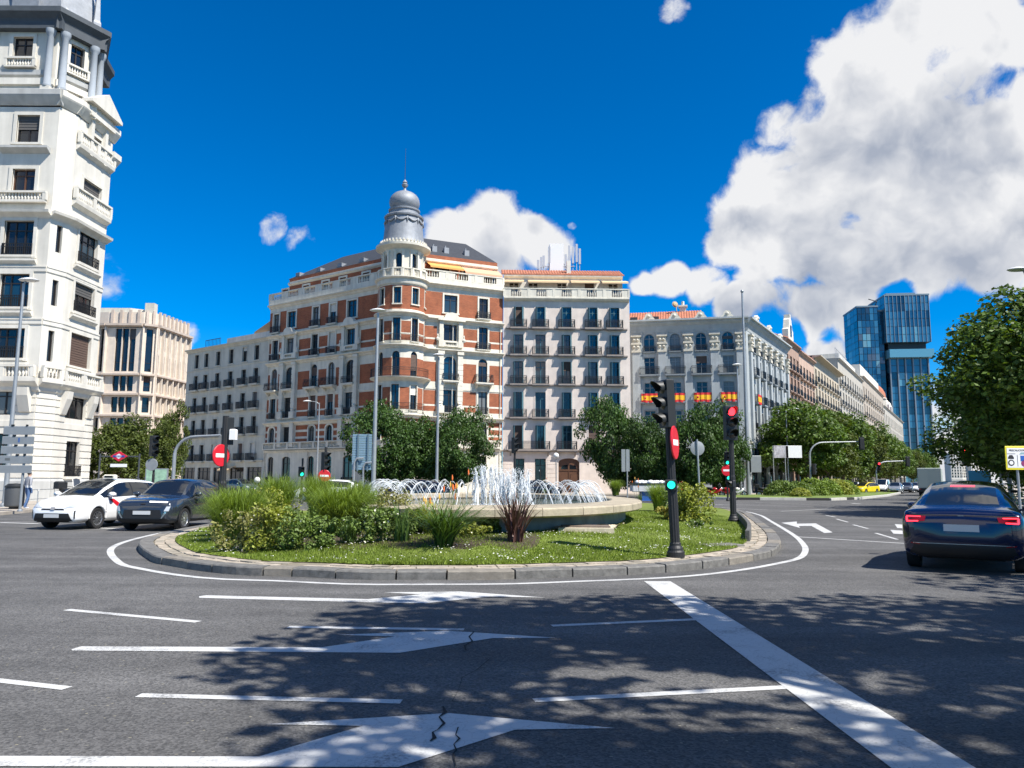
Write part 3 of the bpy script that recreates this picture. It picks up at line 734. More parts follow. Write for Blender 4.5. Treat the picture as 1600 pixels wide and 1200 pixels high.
# ---- red brick corner building with the domed turret
def brick_building():
    K, BL, BR = Vector((-12.5, 87.0)), Vector((-32.5, 101.2)), Vector((-1.15, 92.0))
    root = thing('corner_building', 'red brick and cream stone corner building with grey domed turret and slate roof', 'building', (K.x, K.y, 0))
    fL = Fac(BL, K, root); fR = Fac(K, BR, root); zr = lambda y: zat(754, y, 91)
    F = [(1.1, 4.4), (zr(691), zr(662)), (zr(647), zr(610)), (zr(598), zr(561)), (zr(546), zr(512)), (zr(498), zr(467))]
    zb = [zr(700)-.1, zr(655), zr(606), zr(553), zr(506), zr(453)]     # mouldings below / between the floors
    top = zr(448)
    bricks = [(F[1][0]+.1, F[1][1]+.35), (F[2][0]+.1, F[2][1]-.30), (F[3][0]-.2, F[3][1]-.75), (F[4][0]+.1, F[4][1]-.35), (F[5][0]-.1, F[5][1]+.25)]
    def wing(f, cols, u0, u1):
        ops = []; zones = [(u0, u1, a, b, 1) for a, b in bricks]
        zones += [(u0, u1, F[4][0]+.75, F[4][0]+.95, 0), (u0, u1, F[2][0]+.7, F[2][0]+.9, 0)]
        for k in range(3): zones.append((u0, u1, F[1][0]+.62+k*.85, F[1][0]+.9+k*.85, 0))
        for u, t in cols:
            w = 1.15 if t == 's' else 1.65
            if t == 'b': zones.append((u-1.65, u+1.65, 5, F[4][1]+.5, 0))
            else: zones.append((u-.85, u+.85, F[2][0], F[3][1]+.3, 0))
            for i, (a, b) in enumerate(F):
                ar = [.35, .5 if t == 's' else 0, 0, .55 if t == 's' else .7, 0, 0][i]
                if t == 'b' and i == 4: a += .7
                if t == 'b' and i == 5: a += .3
                if t == 's' and i in (2, 3, 4, 5): a -= .05
                ops.append((u-w/2, u+w/2, a, b, ar))
                trim = CREAM if i in (1, 2, 4, 5) else None
                bl = 0
                if i in (2, 3) and wr.random() < .3: bl = wr.choice((.5, .72, .3))
                window(f, u, a, w, b-a, ar, trim=trim, trim_w=.2, gi=wr.choice((0, 0, 0, 1, 2)), blind=bl)
                if t == 's' and i == 3: balcony(f, u, a-.02, 2.1, .75, .95, CREAM, bulge=.12)
                if t == 's' and i in (4, 5): balcony(f, u, a-.02, 1.65, .35, .8, CREAM, brackets=False, slab_h=.08)
                if t == 'b' and i == 3: balcony(f, u, a-.02, 1.9, .6, .8, CREAM, bulge=.12)
                if i == 2: balcony(f, u, a, w+.1, .28, .8, CREAM, brackets=False, slab_h=.05)
                if i == 0: balcony(f, u, a, w+.1, .16, .7, CREAM, brackets=False, slab_h=.05)
        f.wall(top, ops, [CREAM, BRICK], zones, u0=u0, u1=u1)
        for u, t in cols:
            if t != 'b': continue
            mb = MB()
            for s in (-1, 1):
                x = s*1.2; mb.box(x-.34, x+.34, -.42, .05, zb[0]+.4, zb[1]+.02); mb.box(x-.30, x+.30, -.38, .05, F[2][0]+1.1, F[3][1]+.2)
                mb.box(x-.42, x+.42, -.55, .05, F[2][0]-.1, F[2][0]+.75); mb.lathe([(.3, F[2][0]+.75), (.22, F[2][0]+.9), (.28, F[2][0]+1.05), (.05, F[2][0]+1.3)], x, -.3, 8)
                for k in range(8):
                    z = F[2][0]+1.3+k*.62
                    if z < F[3][1]: mb.box(x-.33, x+.33, -.41, -.03, z, z+.52)
                mb.box(x-.40, x+.40, -.50, .05, F[3][1]+.2, F[3][1]+.55)
                mb.box(x-.24, x+.24, -.34, .05, F[4][0]+.55, F[4][1]+.35); mb.box(x-.32, x+.32, -.42, .05, F[4][0]-.1, F[4][0]+.57)
                mb.lathe([(.18, F[4][0]+.57), (.24, F[4][0]+.8), (.08, F[4][0]+1.05), (.12, F[4][0]+1.2), (.02, F[4][0]+1.45)], x+s*.42, -.3, 8)
            pts = [(-1.7, F[4][1]+.35), (1.7, F[4][1]+.35), (1.7, F[4][1]+.6), (.9, F[4][1]+.7)]+[(.9*math.cos(math.pi*i/8), F[4][1]+.7+.65*math.sin(math.pi*i/8)) for i in range(9)]+[(-.9, F[4][1]+.7), (-1.7, F[4][1]+.6)]
            mb.xz(pts, -.62, .05)
            f.put('bay_surround', mb, CREAM, u, 0)
            balustrade(f, u-.85, u+.85, F[4][0]-.05, .62, .22, CREAM, pier=1.7, nb=.2)
        for z, P in ((zb[0]-.3, BANDP), (zb[1]-.35, CORN), (zb[3]-.3, CORN), (zb[4]-.3, CORN), (zb[5]-.35, CORN)):
            f.band(z, P, CREAM, u0=u0-(.0), u1=u1)
        f.band(zb[2]-.5, [(.03, 0), (.07, .04), (.07, .3)], CREAM, name='string_course', u0=u0, u1=u1)
        for k in range(10):                                   # rusticated ground storey
            f.band(.5+k*.47, [(.03, 0), (.045, .02), (.045, .40), (.03, .42)], CREAM_D, name='stone_course', u0=u0, u1=u0+.5)
        f.band(zb[5]+.1, [(.3, 0), (.3, .55)], CREAM, name='parapet', u0=u0, u1=u1)
        balustrade(f, u0, u1, zb[5]+.65, 1.05, .15, CREAM, pier=3.1 if f is fL else 4.2, solid=.3 if f is fL else .5, nb=.26)
        balustrade(f, u0+.2, u1-.3, zb[0]+.05, .95, .35, CREAM, pier=2.4, nb=.26)
        mb = MB()
        for x in ((u1-.35, u0+4.55) if f is fR else (8.7, u0+.2, 20.9)): mb.tube([(x, -.12, 2), (x, -.12, zb[4])], .05, 6)
        f.put('drainpipe', mb, CREAM)
        return ops
    cl = [(fL.upx(x), t) for x, t in ((427, 's'), (451, 'b'), (489, 's'), (516, 's'), (546, 'b'))]
    cr = [(fR.upx(x), t) for x, t in ((702, 'b'), (754, 's'))]
    wing(fL, cl, 0, fL.L-1.6); wing(fR, cr, 1.4, fR.L)
    # the round turret
    C = Vector((-12.9, 88.0)); n0 = -93.7
    def flats(Rr, ks):
        for k in ks:
            a = R(n0+22.5*k); rc = Rr/math.cos(R(11.25))
            yield k, Fac(C+rc*Vector((math.cos(a-R(11.25)), math.sin(a-R(11.25)))), C+rc*Vector((math.cos(a+R(11.25)), math.sin(a+R(11.25)))), root)
    for k, f in flats(2.7, range(-5, 7)):
        ops = []; zones = [(0, f.L, a, b, 1) for a, b in bricks]
        zones.append((0, f.L, F[4][0]+.75, F[4][0]+.95, 0))
        if k % 2 == 0:
            for i, (a, b) in enumerate(F):
                if i == 0: continue
                ar = (0, .4, 0, .45, 0, 0)[i]; w = .86; a += (.55 if i == 5 else 0)
                ops.append((f.L/2-w/2, f.L/2+w/2, a, b, ar))
                window(f, f.L/2, a, w, b-a, ar, trim=CREAM if i != 3 else None, trim_w=.1, gi=wr.choice((0, 1, 1, 0)), blind=.75 if (i == 3 and k == 2) else 0)
        f.wall(top, ops, [CREAM, BRICK], zones, name='turret_wall')
    def ring(prof, r, z, name='turret_cornice', m=CREAM, a0=n0-115, a1=n0+125):
        MB().lathe([(r+o, z+dz) for o, dz in prof]+[(r-.1, z+prof[-1][1])], C.x-K.x, C.y-K.y, 30, R(a0), R(a1)).build(name, m, root, smooth=35)
    for z, P in ((zb[1]-.35, CORN), (zb[3]-.3, CORN), (zb[4]-.25, CORN), (zb[5]-.35, CORN), (zb[0]-.3, BANDP)): ring([(-.05, 0)]+P, 2.68, z)
    ring([(-.05, -.6), (.35, -.25), (.75, -.12), (.8, 0)], 2.7, F[3][0]-.05, 'turret_balcony')
    rb = MB()
    for k in range(72):
        a = R(n0-80+160*k/71); x, y = C.x-K.x+3.4*math.cos(a), C.y-K.y+3.4*math.sin(a); rb.box(x-.012, x+.012, y-.012, y+.012, F[3][0]-.05, F[3][0]+.95)
    for z in (.05, .7, .95): rb.tube([(C.x-K.x+3.4*math.cos(R(n0-80+160*k/30)), C.y-K.y+3.4*math.sin(R(n0-80+160*k/30)), F[3][0]+z) for k in range(31)], .025, 4)
    rb.build('turret_railing', IRON, root)
    rb = MB()
    for fz in (F[4][0], F[2][0]):
        for k in range(60):
            a = R(n0-80+160*k/59); x, y = C.x-K.x+2.98*math.cos(a), C.y-K.y+2.98*math.sin(a); rb.box(x-.011, x+.011, y-.011, y+.011, fz, fz+.75)
        for z in (.05, .75): rb.tube([(C.x-K.x+2.98*math.cos(R(n0-80+160*k/30)), C.y-K.y+2.98*math.sin(R(n0-80+160*k/30)), fz+z) for k in range(31)], .022, 4)
    rb.build('turret_railing', IRON, root)
    zq = lambda y: zat(624, y, 87.0)
    z0, z1, z2, z3, z4 = zq(446), zq(424), zq(395), zq(380), zq(337)
    ring([(-.1, 0), (.25, .02), (.32, .15), (.32, .55), (.22, .6)], 2.62, z0-.2, 'turret_parapet')
    for k, f in flats(2.82, range(-5, 6)): balustrade(f, 0, f.L, z0+.38, z1-z0-.38, 0, CREAM, pier=1.2, nb=.18, th=.2, base=.1)
    for k, f in flats(2.3, range(-8, 8)):
        ops = [(f.L/2-.34, f.L/2+.34, z1-.3, z2-.35, .34)] if k % 2 == 0 else []
        f.wall(z2+.1, ops, [CREAM], z0=z0, depth=.25, name='belvedere_wall')
        if ops: window(f, f.L/2, z1-.3, .68, z2-.35-z1+.3, .34, gi=0, bars=0, transom=0)
        mb = MB(); mb.box(-.12, .12, -.16, .05, z1-.3, z2-.25); mb.box(-.17, .17, -.21, .05, z2-.25, z2-.08)
        f.put('pilaster', mb, CREAM, 0, 0)
    ring([(-.1, 0), (.05, .0), (.12, .25), (.55, .45), (.95, .6), (.98, .85), (.7, .95), (.45, 1.0), (.42, 1.2)], 2.25, z2-.12, 'turret_cornice', CREAM, 0, 360)
    mb = MB()
    for k in range(40):
        a = 2*math.pi*k/40; mb.box(C.x-K.x+2.72*math.cos(a)-.07, C.x-K.x+2.72*math.cos(a)+.07, C.y-K.y+2.72*math.sin(a)-.07, C.y-K.y+2.72*math.sin(a)+.07, z3-.1, z3+.14)
    mb.build('dentil_ring', CREAM, root)
    zt, zc, zb_ = zq(325), zq(311), zq(297)
    rbll = (zb_-zt)/2*1.12; prof = [(2.52, z3), (2.45, z3+.25), (2.36, z3+.8), (2.16, z4-.55), (2.13, z4-.25), (2.3, z4-.18), (2.34, z4), (2.2, z4+.12), (1.95, z4+.2), (1.72, z4+.28), (1.70, zt-.25), (1.84, zt-.18), (1.86, zt), (1.70, zt+.05)]
    rr = 1.80; cz = zt+.95
    prof += [(rr*math.cos(a), cz+1.45*math.sin(a)) for a in [R(-40+13*i) for i in range(0, 10)] if rr*math.cos(a) > .15]
    zf = cz+1.42
    prof += [(.30, zf), (.16, zf+.3), (.12, zf+.55), (.3, zf+.62), (.38, zf+.85), (.22, zf+1.0), (.3, zf+1.15), (.16, zf+1.35), (.05, zf+1.5), (.03, zf+1.55)]
    dome = MB().lathe(prof, C.x-K.x, C.y-K.y, 36).build('dome', LEAD, root, smooth=40)
    mb = MB()
    for k in range(10):
        a0, a1 = 2*math.pi*k/10, 2*math.pi*(k+1)/10
        pts = []
        for j in range(7):
            a = a0+(a1-a0)*j/6; s = math.sin(math.pi*j/6); pts.append((C.x-K.x+2.27*math.cos(a), C.y-K.y+2.27*math.sin(a), z4-.45-.42*s))
        mb.tube(pts, [.05, .08, .11, .13, .11, .08, .05], 5); p = pts[0]; mb.tube([(p[0], p[1], z4-.4), (p[0]*1.0, p[1], z4-1.15)], [.11, .03], 5)
    mb.build('garland', LEAD, dome, smooth=True)
    MB().tube([(C.x-K.x, C.y-K.y, zf+1.5), (C.x-K.x, C.y-K.y, zq(226))], [.035, .015], 5).build('lightning_rod', IRON, root)
    # recessed attic storey and hipped slate roof
    def inset(d):
        pL = fL.A-fL.n*d; pR = fR.A-fR.n*d; c = line_x(pL, fL.d, pR, fR.d); return fL.A-fL.n*d, c, fR.B-fR.n*d
    a, c, b = inset(1.9); z5 = top-.2; z6 = zr(401)
    gL = Fac(a+fL.d*1.3, c, root); gR = Fac(c, b, root)
    for g, px in ((gL, (447, 479, 509, 536, 572)), (gR, (690, 735, 765))):
        ops = []
        for x in px:
            u = g.upx(x, 440); w = 1.2 if g is gL else 1.9; ops.append((u-w/2, u+w/2, z5+.9, z5+2.55, 0)); window(g, u, z5+.9, w, 1.65, trim=CREAM, trim_w=.22, gi=0)
        g.wall(z6, ops, [BRICK, CREAM], [(0, g.L, z6-1.05, z6-.45, 1)], z0=z5, name='attic_wall'); g.band(z6-1.0, [(.05, 0), (.25, .15), (.25, .4)], CREAM, u0=0, u1=g.L)
    awning(gR, gR.upx(667, 410), gR.upx(719, 410), z6-1.0, .75, 1.5, AWN); awning(gR, gR.upx(721, 412), gR.upx(778, 415), z6-1.05, .95, 1.5, AWN2)
    r0 = root.location; e = [a+fL.d*1.0, c, b]; rg = inset(7.5); rg = [rg[0]+fL.d*5.5, rg[1], rg[2]-fR.d*2.2]; zrg = zat(680, 370, 95)
    far = inset(13)
    V = [(p.x-r0.x, p.y-r0.y, z6-.02) for p in e]+[(p.x-r0.x, p.y-r0.y, zrg) for p in rg]+[(p.x-r0.x, p.y-r0.y, z6-.02) for p in (far[0]+fL.d*1.0, far[1], far[2])]
    roof = MB().add(V, [(0, 1, 4, 3), (1, 2, 5, 4), (3, 4, 7, 6), (4, 5, 8, 7), (0, 3, 6), (2, 8, 5)]).build('roof', SLATE, root)
    for px, py in ((463, 423), (495, 414), (528, 406), (562, 400)):
        u = gL.upx(px, 410); mb = MB().box(-.4, .4, .3, 1.4, z6+.25, z6+.75); gL.put('skylight', mb, LEAD, u, 0)
    for px in (684, 735, 703):
        u = gR.upx(px, 392); mb = MB().box(-.3, .3, 1.2, 1.8, z6+.6, z6+1.5); mb.lathe([(.09, z6+1.5), (.09, z6+1.8)], -.1, 1.5, 8); gR.put('roof_vent', mb, LEAD, u, 0)
    bw = [fR.B, fR.B-fR.n*14, line_x(fL.A-fL.n*14, fL.d, fR.A-fR.n*14, fR.d), fL.A-fL.n*14, fL.A]
    back_walls(root, bw, top, CREAM_D)
    solid_top(root, [fL.A-fL.n*.3, line_x(fL.A-fL.n*.3, fL.d, fR.A-fR.n*.3, fR.d), fR.B-fR.n*.3, bw[1], bw[2], bw[3]], top-.5, top-.25, CREAM_D, 'terrace')
    # canopy dish on the terrace
    return root
brick_building()

# ---- generic terrace house along a street
def street_building(name, label, A, B, H, cols, rows, wall_m, trim_m, *, ww=1.1, shop=4.0, rail=True, gi=None, frame=None, depth=12, cornice=CORN, trim_w=.14, side_m=None, roof=None, shutters=None, arch_top=0, bal_rows=None, long_bal=(), shop_m=None, end_wall=True):
    A = Vector(A); B = Vector(B); root = thing(name, label, 'building', (A.x, A.y, 0)); f = Fac(A, B, root); ops = []
    us = cols if isinstance(cols, (list, tuple)) else [f.L*(i+.5)/cols for i in range(cols)]
    for u in us:
        for r, (a, b) in enumerate(rows):
            ar = arch_top if r == len(rows)-1 else 0
            ops.append((u-ww/2, u+ww/2, a, b, ar)); window(f, u, a, ww, b-a, ar, frame=frame, gi=gi if gi is not None else None, trim=trim_m, trim_w=trim_w, shutters=shutters)
            if rail and (bal_rows is None or r in bal_rows): balcony(f, u, a-.02, ww+.7, .5, .95, trim_m, brackets=False, slab_h=.14)
    if shop:
        n = max(2, int(f.L/3.6)); w = f.L/n-.7
        for k in range(n):
            u = f.L*(k+.5)/n; ops.append((u-w/2, u+w/2, .3, shop-.6, 0)); window(f, u, .3, w, shop-.9, gi=0, bars=2, transom=.78, frame=shop_m or IRON)
    f.wall(H, ops, [wall_m])
    f.band(H-.5, cornice, trim_m, ext=.0); f.band(shop+.1 if shop else 3.9, BANDP, trim_m)
    for r, (a, b) in enumerate(rows[1:]): f.band(a-.45, [(.02, 0), (.06, .03), (.08, .14)], trim_m, name='string_course')
    n = f.n; bw = [B, B-n*depth, A-n*depth, A]; back_walls(root, bw, H, side_m or wall_m)
    solid_top(root, [A-n*.2, B-n*.2, B-n*depth, A-n*depth], H-.35, H-.1, roof or PINK_TRIM)
    return root, f, us

# ---- ivory apartment house, far side street
zg = lambda y: zat(397, y, 102.6)
A_, B_ = Vector((-48.3, 113.0)), Vector((-32.55, 101.25))
_t = Fac(A_, B_, bpy.data.objects['corner_building'])
iv, fi, us = street_building('apartment_building', 'ivory apartment house with rows of black balconies left of the brick corner building', A_, B_, zg(529), [_t.upx(x, 650) for x in (303, 318, 336.5, 357, 378, 397)],
    [(zg(719), zg(692)), (zg(677), zg(650)), (zg(637), zg(612)), (zg(599), zg(574.6)), (zg(562), zg(539))], OFFW, OFFW, ww=1.05, shop=3.7, bal_rows=(0, 1, 2, 3), gi=0)
mb = MB(); mb.box(6.5, 18.5, 2.2, 7, zg(529), zg(512)); fi.put('roof_house', mb, WHITE)
mb = MB(); mb.xz([(12.5, zg(512)), (18.8, zg(512)), (18.8, zg(505)), (16.3, zg(494)), (12.5, zg(508))], 2.6, 6.5); fi.put('roof_gable', mb, mat('gable_tan', (.42, .27, .15), .9))
mb = MB()
for k in range(12): mb.box(3.2+k*.35, 3.24+k*.35, .8, .84, zg(528), zg(514))
mb.box(3.2, 7.1, .78, .86, zg(514.5), zg(513.7)); mb.box(17.0, 17.05, 3, 3.05, zg(505), zg(460)); mb.box(16.4, 17.7, 3, 3.05, zg(470), zg(469)); mb.box(16.6, 17.5, 3, 3.05, zg(475), zg(474))
fi.put('roof_railing', mb, IRON)
awning(fi, 11.2, 13.6, 3.3, .5, 1.3, AWN3)

# ---- pink apartment house
def pink_building():
    A, B = Vector((-1.1, 91.9)), Vector((14.35, 92.3)); root = thing('pink_building', 'pale pink apartment house with blue shutters, black balconies and sand awnings', 'building', (A.x, A.y, 0))
    f = Fac(A, B, root); z = lambda y: zat(885, y, 92); us = [f.upx(x, 600) for x in (810, 844.5, 885.5, 927, 961)]
    rows = [(z(702), z(665)), (z(652), z(613)), (z(600), z(565)), (z(554), z(523)), (z(512), z(480))]; H = z(457); ops = []
    for u in us:
        for r, (a, b) in enumerate(rows):
            ops.append((u-.62, u+.62, a, b)); gi = 1 if r != 1 else wr.choice((0, 1))
            window(f, u, a, 1.24, b-a, gi=gi, frame=TEAL, shutters=(TEAL, R(wr.choice((75, 82, 70)))) if wr.random() < .75 else None, trim=PINK, trim_w=.14, trim_out=.04)
            if r: balcony(f, u, a-.03, 1.95, .55, .95, PINK_TRIM, brackets=False, slab_h=.18)
    u0, u1 = us[0]-1.0, us[1]+1.0; balcony(f, (us[0]+us[1])/2, rows[0][0]-.03, us[1]-us[0]+2.2, .55, .95, PINK_TRIM, brackets=True, slab_h=.2)
    for u in us[2:]: balcony(f, u, rows[0][0]-.03, 2.3, .55, .95, PINK_TRIM, brackets=True, slab_h=.2)
    for u in (us[0]+.1, us[1], us[4]): ops.append((u-.65, u+.65, 1.2, z(717))); window(f, u, 1.2, 1.3, z(717)-1.2, gi=0, frame=IRON)
    ud = f.upx(889, 735); ops.append((ud-1.25, ud+1.25, .15, z(716), .5))
    f.wall(H, ops, [PINK]); 
    d = MB()
    o = outline(2.5, z(716)-.15, .5); d.add([(x, .22, zz) for x, zz in o], [tuple(range(len(o)))]); d.box(-.04, .04, .16, .21, .02, 2.6); d.box(-1.2, 1.2, .16, .21, 2.55, 2.68)
    for sx in (-.62, .62):
        for zz in (.3, 1.3): d.box(sx-.42, sx+.42, .17, .215, zz, zz+.85)
    dr = f.put('door', d, WOOD_BR, ud, .15); 
    dg = MB(); dg.add([(-.95, .205, 2.75), (-.1, .205, 2.75), (-.1, .205, 3.3), (-.8, .205, 3.15)], [(0, 1, 2, 3)]); dg.add([(.95, .205, 2.75), (.1, .205, 2.75), (.1, .205, 3.3), (.8, .205, 3.15)], [(3, 2, 1, 0)]); dg.build('fanlight', GL[0], dr)
    for r in range(1, 5): f.band(rows[r][0]-.27, [(.02, 0), (.16, .05), (.16, .2)], PINK_TRIM, name='string_course', u0=.3, u1=f.L-.3)
    f.band(rows[0][0]-.35, BANDP, PINK_TRIM, u0=.1, u1=f.L-.1)
    for k in range(8): f.band(.3+k*.52, [(.02, 0), (.03, .02), (.03, .46), (.02, .48)], PINK, name='stone_course', u0=.1, u1=us[0]-.75); f.band(.3+k*.52, [(.02, 0), (.03, .02), (.03, .46), (.02, .48)], PINK, name='stone_course', u0=us[1]+.8, u1=ud-1.4)
    f.band(z(470)-.1, [(.03, 0), (.3, .12), (.5, .3), (.5, .42)], CREAM, ext=-.05)
    balustrade(f, .0, f.L-.05, z(470)+.3, z(452)-z(470)-.25, .3, CREAM, pier=3.05, solid=.55, nb=.25, th=.2)
    # set-back attic
    g = Fac(A+Vector((0, 2.2)), B+Vector((-.5, 2.2)), root); ops = []; zb, zt = H-.1, z(428)+.35
    for x in (803, 833, 878, 921, 958):
        u = g.upx(x, 450); ops.append((u-.6, u+.6, zb+.2, zb+1.9)); window(g, u, zb+.2, 1.2, 1.7, gi=0, frame=WHITE)
    g.wall(zt, ops, [WHITE], z0=zb, name='attic_wall'); g.band(zt-.35, [(.05, 0), (.3, .2), (.35, .45)], WHITE)
    for (a, b, m) in ((783, 818, AWN3), (824, 888, AWN3), (890, 935, AWN3), (938, 979, AWN3)): awning(g, g.upx(a, 440)+.05, g.upx(b, 440), zt-.55, .45, 1.35, m)
    tile_roof(g, -.3, g.L+.2, zt+.1, zt+1.5, 3.0, TERRA)
    mb = MB(); mb.box(8.0, 8.5, .6, 1.2, zt-.2, zt+2.2); g.put('chimney', mb, WHITE)
    # phone masts on the roof
    mb = MB(); zm = zt+1.0; um = g.upx(873, 400)
    mb.box(um-.9, um+.9, 3.2, 5, zm, zm+4.2)
    g.put('plant_room', mb, mat('mast_white', (.7, .7, .7), .6))
    mb = MB(); mr = random.Random(4)
    for x, h in ((-3.0, 1.8), (-2.5, 2.2), (-2.1, 2.4), (1.5, 2.6), (2.1, 3.8), (2.7, 3.6), (3.3, 4.0), (3.8, 3.4), (-1.2, 3.6)):
        mb.tube([(um+x*.8, 3.4, zm), (um+x*.8, 3.4, zm+h)], .05, 5); mb.box(um+x*.8-.14, um+x*.8+.14, 3.2, 3.36, zm+h*.45, zm+h+.2)
    for a, b in (((-2.4, 0), (.2, 2.6)), ((2.6, 0), (.2, 2.6)), ((-1.4, 3.2), (2.4, .2)), ((-2.6, 1.2), (3.0, 1.2))): mb.tube([(um+a[0]*.8, 3.3, zm+a[1]), (um+b[0]*.8, 3.3, zm+b[1])], .045, 4)
    g.put('antenna_array', mb, mat('mast_grey', (.45, .46, .48), .5, metal=.3))
    back_walls(root, [B, B+Vector((0, 13)), A+Vector((0, 13)), A], H, PINK); solid_top(root, [A+Vector((0, .3)), B+Vector((0, .3)), B+Vector((0, 13)), A+Vector((0, 13))], H-.5, H-.12, PINK_TRIM, 'terrace')
pink_building()

# ---- grey corner house with flags on its balconies
FLAG_R = mat('flag_red', (.55, .02, .025), .8); FLAG_Y = mat('flag_yellow', (.80, .42, .01), .8)
def flag_on(f, u, z, w, h, label, seed):
    r = random.Random(seed); mb = MB(); n = 12; V = []
    zs = [0, .25, .75, 1]
    for i in range(n+1):
        x = -w/2+w*i/n; y = .05*math.sin(i*1.7+seed)+r.uniform(-.02, .02)
        for k in zs: V.append((x, y-.03*k, -h*k+.05*math.sin(i*.9+seed)*k))
    for i in range(n):
        for k in range(3): mb.add([V[i*4+k], V[(i+1)*4+k], V[(i+1)*4+k+1], V[i*4+k+1]], [(0, 1, 2, 3)], 1 if k == 1 else 0)
    # emblem on the yellow band
    mb.xz([(-w*.28-.10, -h*.62), (-w*.28+.10, -h*.62), (-w*.28+.12, -h*.38), (-w*.28-.12, -h*.38)], -.13, -.12, 0)
    p = f.loc(u, z, .66)+f.r0; o = mb.build('flag', [FLAG_R, FLAG_Y], loc=p, rz=f.rz, smooth=True)
    return tag(o, label, 'flag', 'flags hung on the grey house')
def grey_building():
    A, C, D = Vector((13.5, 98.42)), Vector((29.35, 95.0)), Vector((42.2, 116.7)); root = thing('grey_building', 'blue grey corner house with tall pilasters, arched top windows and tiled roof', 'building', (C.x, C.y, 0))
    f = Fac(A, C, root); s = Fac(C, D, root); z = lambda y: zat(1080, y, 96.5)
    rows = [(z(668), z(641)), (z(627), z(597)), (z(584), z(557)), (z(548), z(520))]; H = z(505); ops = []
    us = [f.upx(x, 600) for x in (1015.5, 1056, 1097, 1139)]; zf = rows[1][0]
    ps = [f.upx(x, 600) for x in (995, 1035.5, 1076.5, 1118)]+[f.L-.7]
    names = ('spanish flag on the balcony nearest the pink house', 'striped flag on the second balcony of the grey house', 'striped flag on the third balcony of the grey house', 'striped flag on the corner balcony of the grey house')
    def trims(f, us, ps, hw):
        for u in us:
            mb = MB(); o = outline(2*hw, rows[3][1]-rows[1][0]+1.1, hw); i_ = outline(2*hw-.5, rows[3][1]-rows[1][0]+.85, hw-.25); n = len(o)
            zb_ = rows[1][0]-.1
            V = [(x, -.10, zb_+zz) for x, zz in o]+[(x, -.10, zb_+zz) for x, zz in i_]+[(x, .02, zb_+zz) for x, zz in i_]+[(x, .02, zb_+zz) for x, zz in o]
            F = []
            for i in range(1, n): j = (i+1) % n; F += [(i, j, n+j, n+i), (n+i, n+j, 2*n+j, 2*n+i), (3*n+i, 3*n+j, j, i)]
            mb.add(V, F); f.put('arch_surround', mb, GREY, u, 0)
        for u in ps:
            mb = MB(); mb.box(-.50, .50, -.32, .05, z(690), rows[3][0]-.1); mb.box(-.60, .60, -.40, .05, z(690)-.8, z(690)+.1)
            f.put('pilaster', mb, GREY, u, 0)
            mb = MB(); zc = rows[3][0]; mb.box(-.58, .58, -.42, .05, zc-.1, zc+.25); mb.box(-.48, .48, -.36, .05, zc+.252, zc+.9); mb.box(-.62, .62, -.50, .05, zc+.902, zc+1.15)
            mb.box(-.48, .48, -.34, .05, zc+1.152, zc+1.9); mb.box(-.66, .66, -.55, .05, zc+1.902, zc+2.1)
            for k in (-1, 1): mb.sphere((k*.25, -.38, zc+.6), .2, 6); mb.sphere((k*.22, -.36, zc+1.5), .22, 6)
            f.put('capital', mb, CREAM_D, u, 0)
    def rowset(f, us, ww, flags):
        ops = []
        for k, u in enumerate(us):
            for r, (a, b) in enumerate(rows):
                ar = ww/2 if r == 3 else 0; ops.append((u-ww/2, u+ww/2, a, b, ar)); window(f, u, a, ww, b-a, ar, gi=wr.choice((0, 1, 2)), trim=GREY_D if r == 0 else None, trim_w=.14, frame=GREY_D)
                if r == 2: balcony(f, u, a-.05, ww+1.1 if flags else ww+.5, .55, 1.0, GREY_D, brackets=False, slab_h=.15)
                if r == 1: balcony(f, u, a-.05, ww+.9 if flags else ww+.5, .6, 1.05, GREY_D, brackets=False)
                if r in (0, 3): balcony(f, u, a-.02, ww+.1, .2, .75, GREY_D, brackets=False, slab_h=.08)
            if flags: flag_on(f, u, rows[1][0]+1.0, ww+.75, 1.15, names[k], k)
        return ops
    ops = rowset(f, us, 1.35, True)
    for k, u in enumerate(us): ops.append((u-1.0, u+1.0, 4.3, 7.0)); window(f, u, 4.3, 2.0, 2.7, gi=0); balcony(f, u, 4.3, 2.3, .45, .9, GREY_D, brackets=False)
    for k in range(3):
        u = f.L*(k+.5)/3; ops.append((u-1.9, u+1.9, .2, 3.4)); window(f, u, .2, 3.8, 3.2, gi=0, bars=2, transom=.8, frame=IRON)
    f.wall(H, ops, [GREY]); trims(f, us, ps, 1.15)
    vs = [s.upx(x, 620) for x in (1179, 1189.5, 1199, 1207.5, 1216, 1224)]; ops = rowset(s, vs, 1.2, False)
    for u in vs: ops.append((u-.8, u+.8, 4.3, 7.0)); window(s, u, 4.3, 1.6, 2.7, gi=0); balcony(s, u, 4.3, 1.9, .45, .9, GREY_D, brackets=False)
    for k in range(5):
        u = s.L*(k+.5)/5; ops.append((u-1.7, u+1.7, .2, 3.4)); window(s, u, .2, 3.4, 3.2, gi=0, bars=2, transom=.8, frame=IRON)
    s.wall(H, ops, [GREY]); trims(s, [], [vs[0]-1.9]+[(a+b)/2 for a, b in zip(vs[:-1], vs[1:])]+[s.L-.6], 1.1)
    flag_on(s, vs[0], rows[1][0]+1.0, 1.5, 1.25, 'striped flag on the avenue side of the grey house', 9)
    big = [(.05, 0), (.1, .3), (.25, .8), (.6, 1.15), (.62, 1.3), (.9, 1.38), (.9, 1.6)]
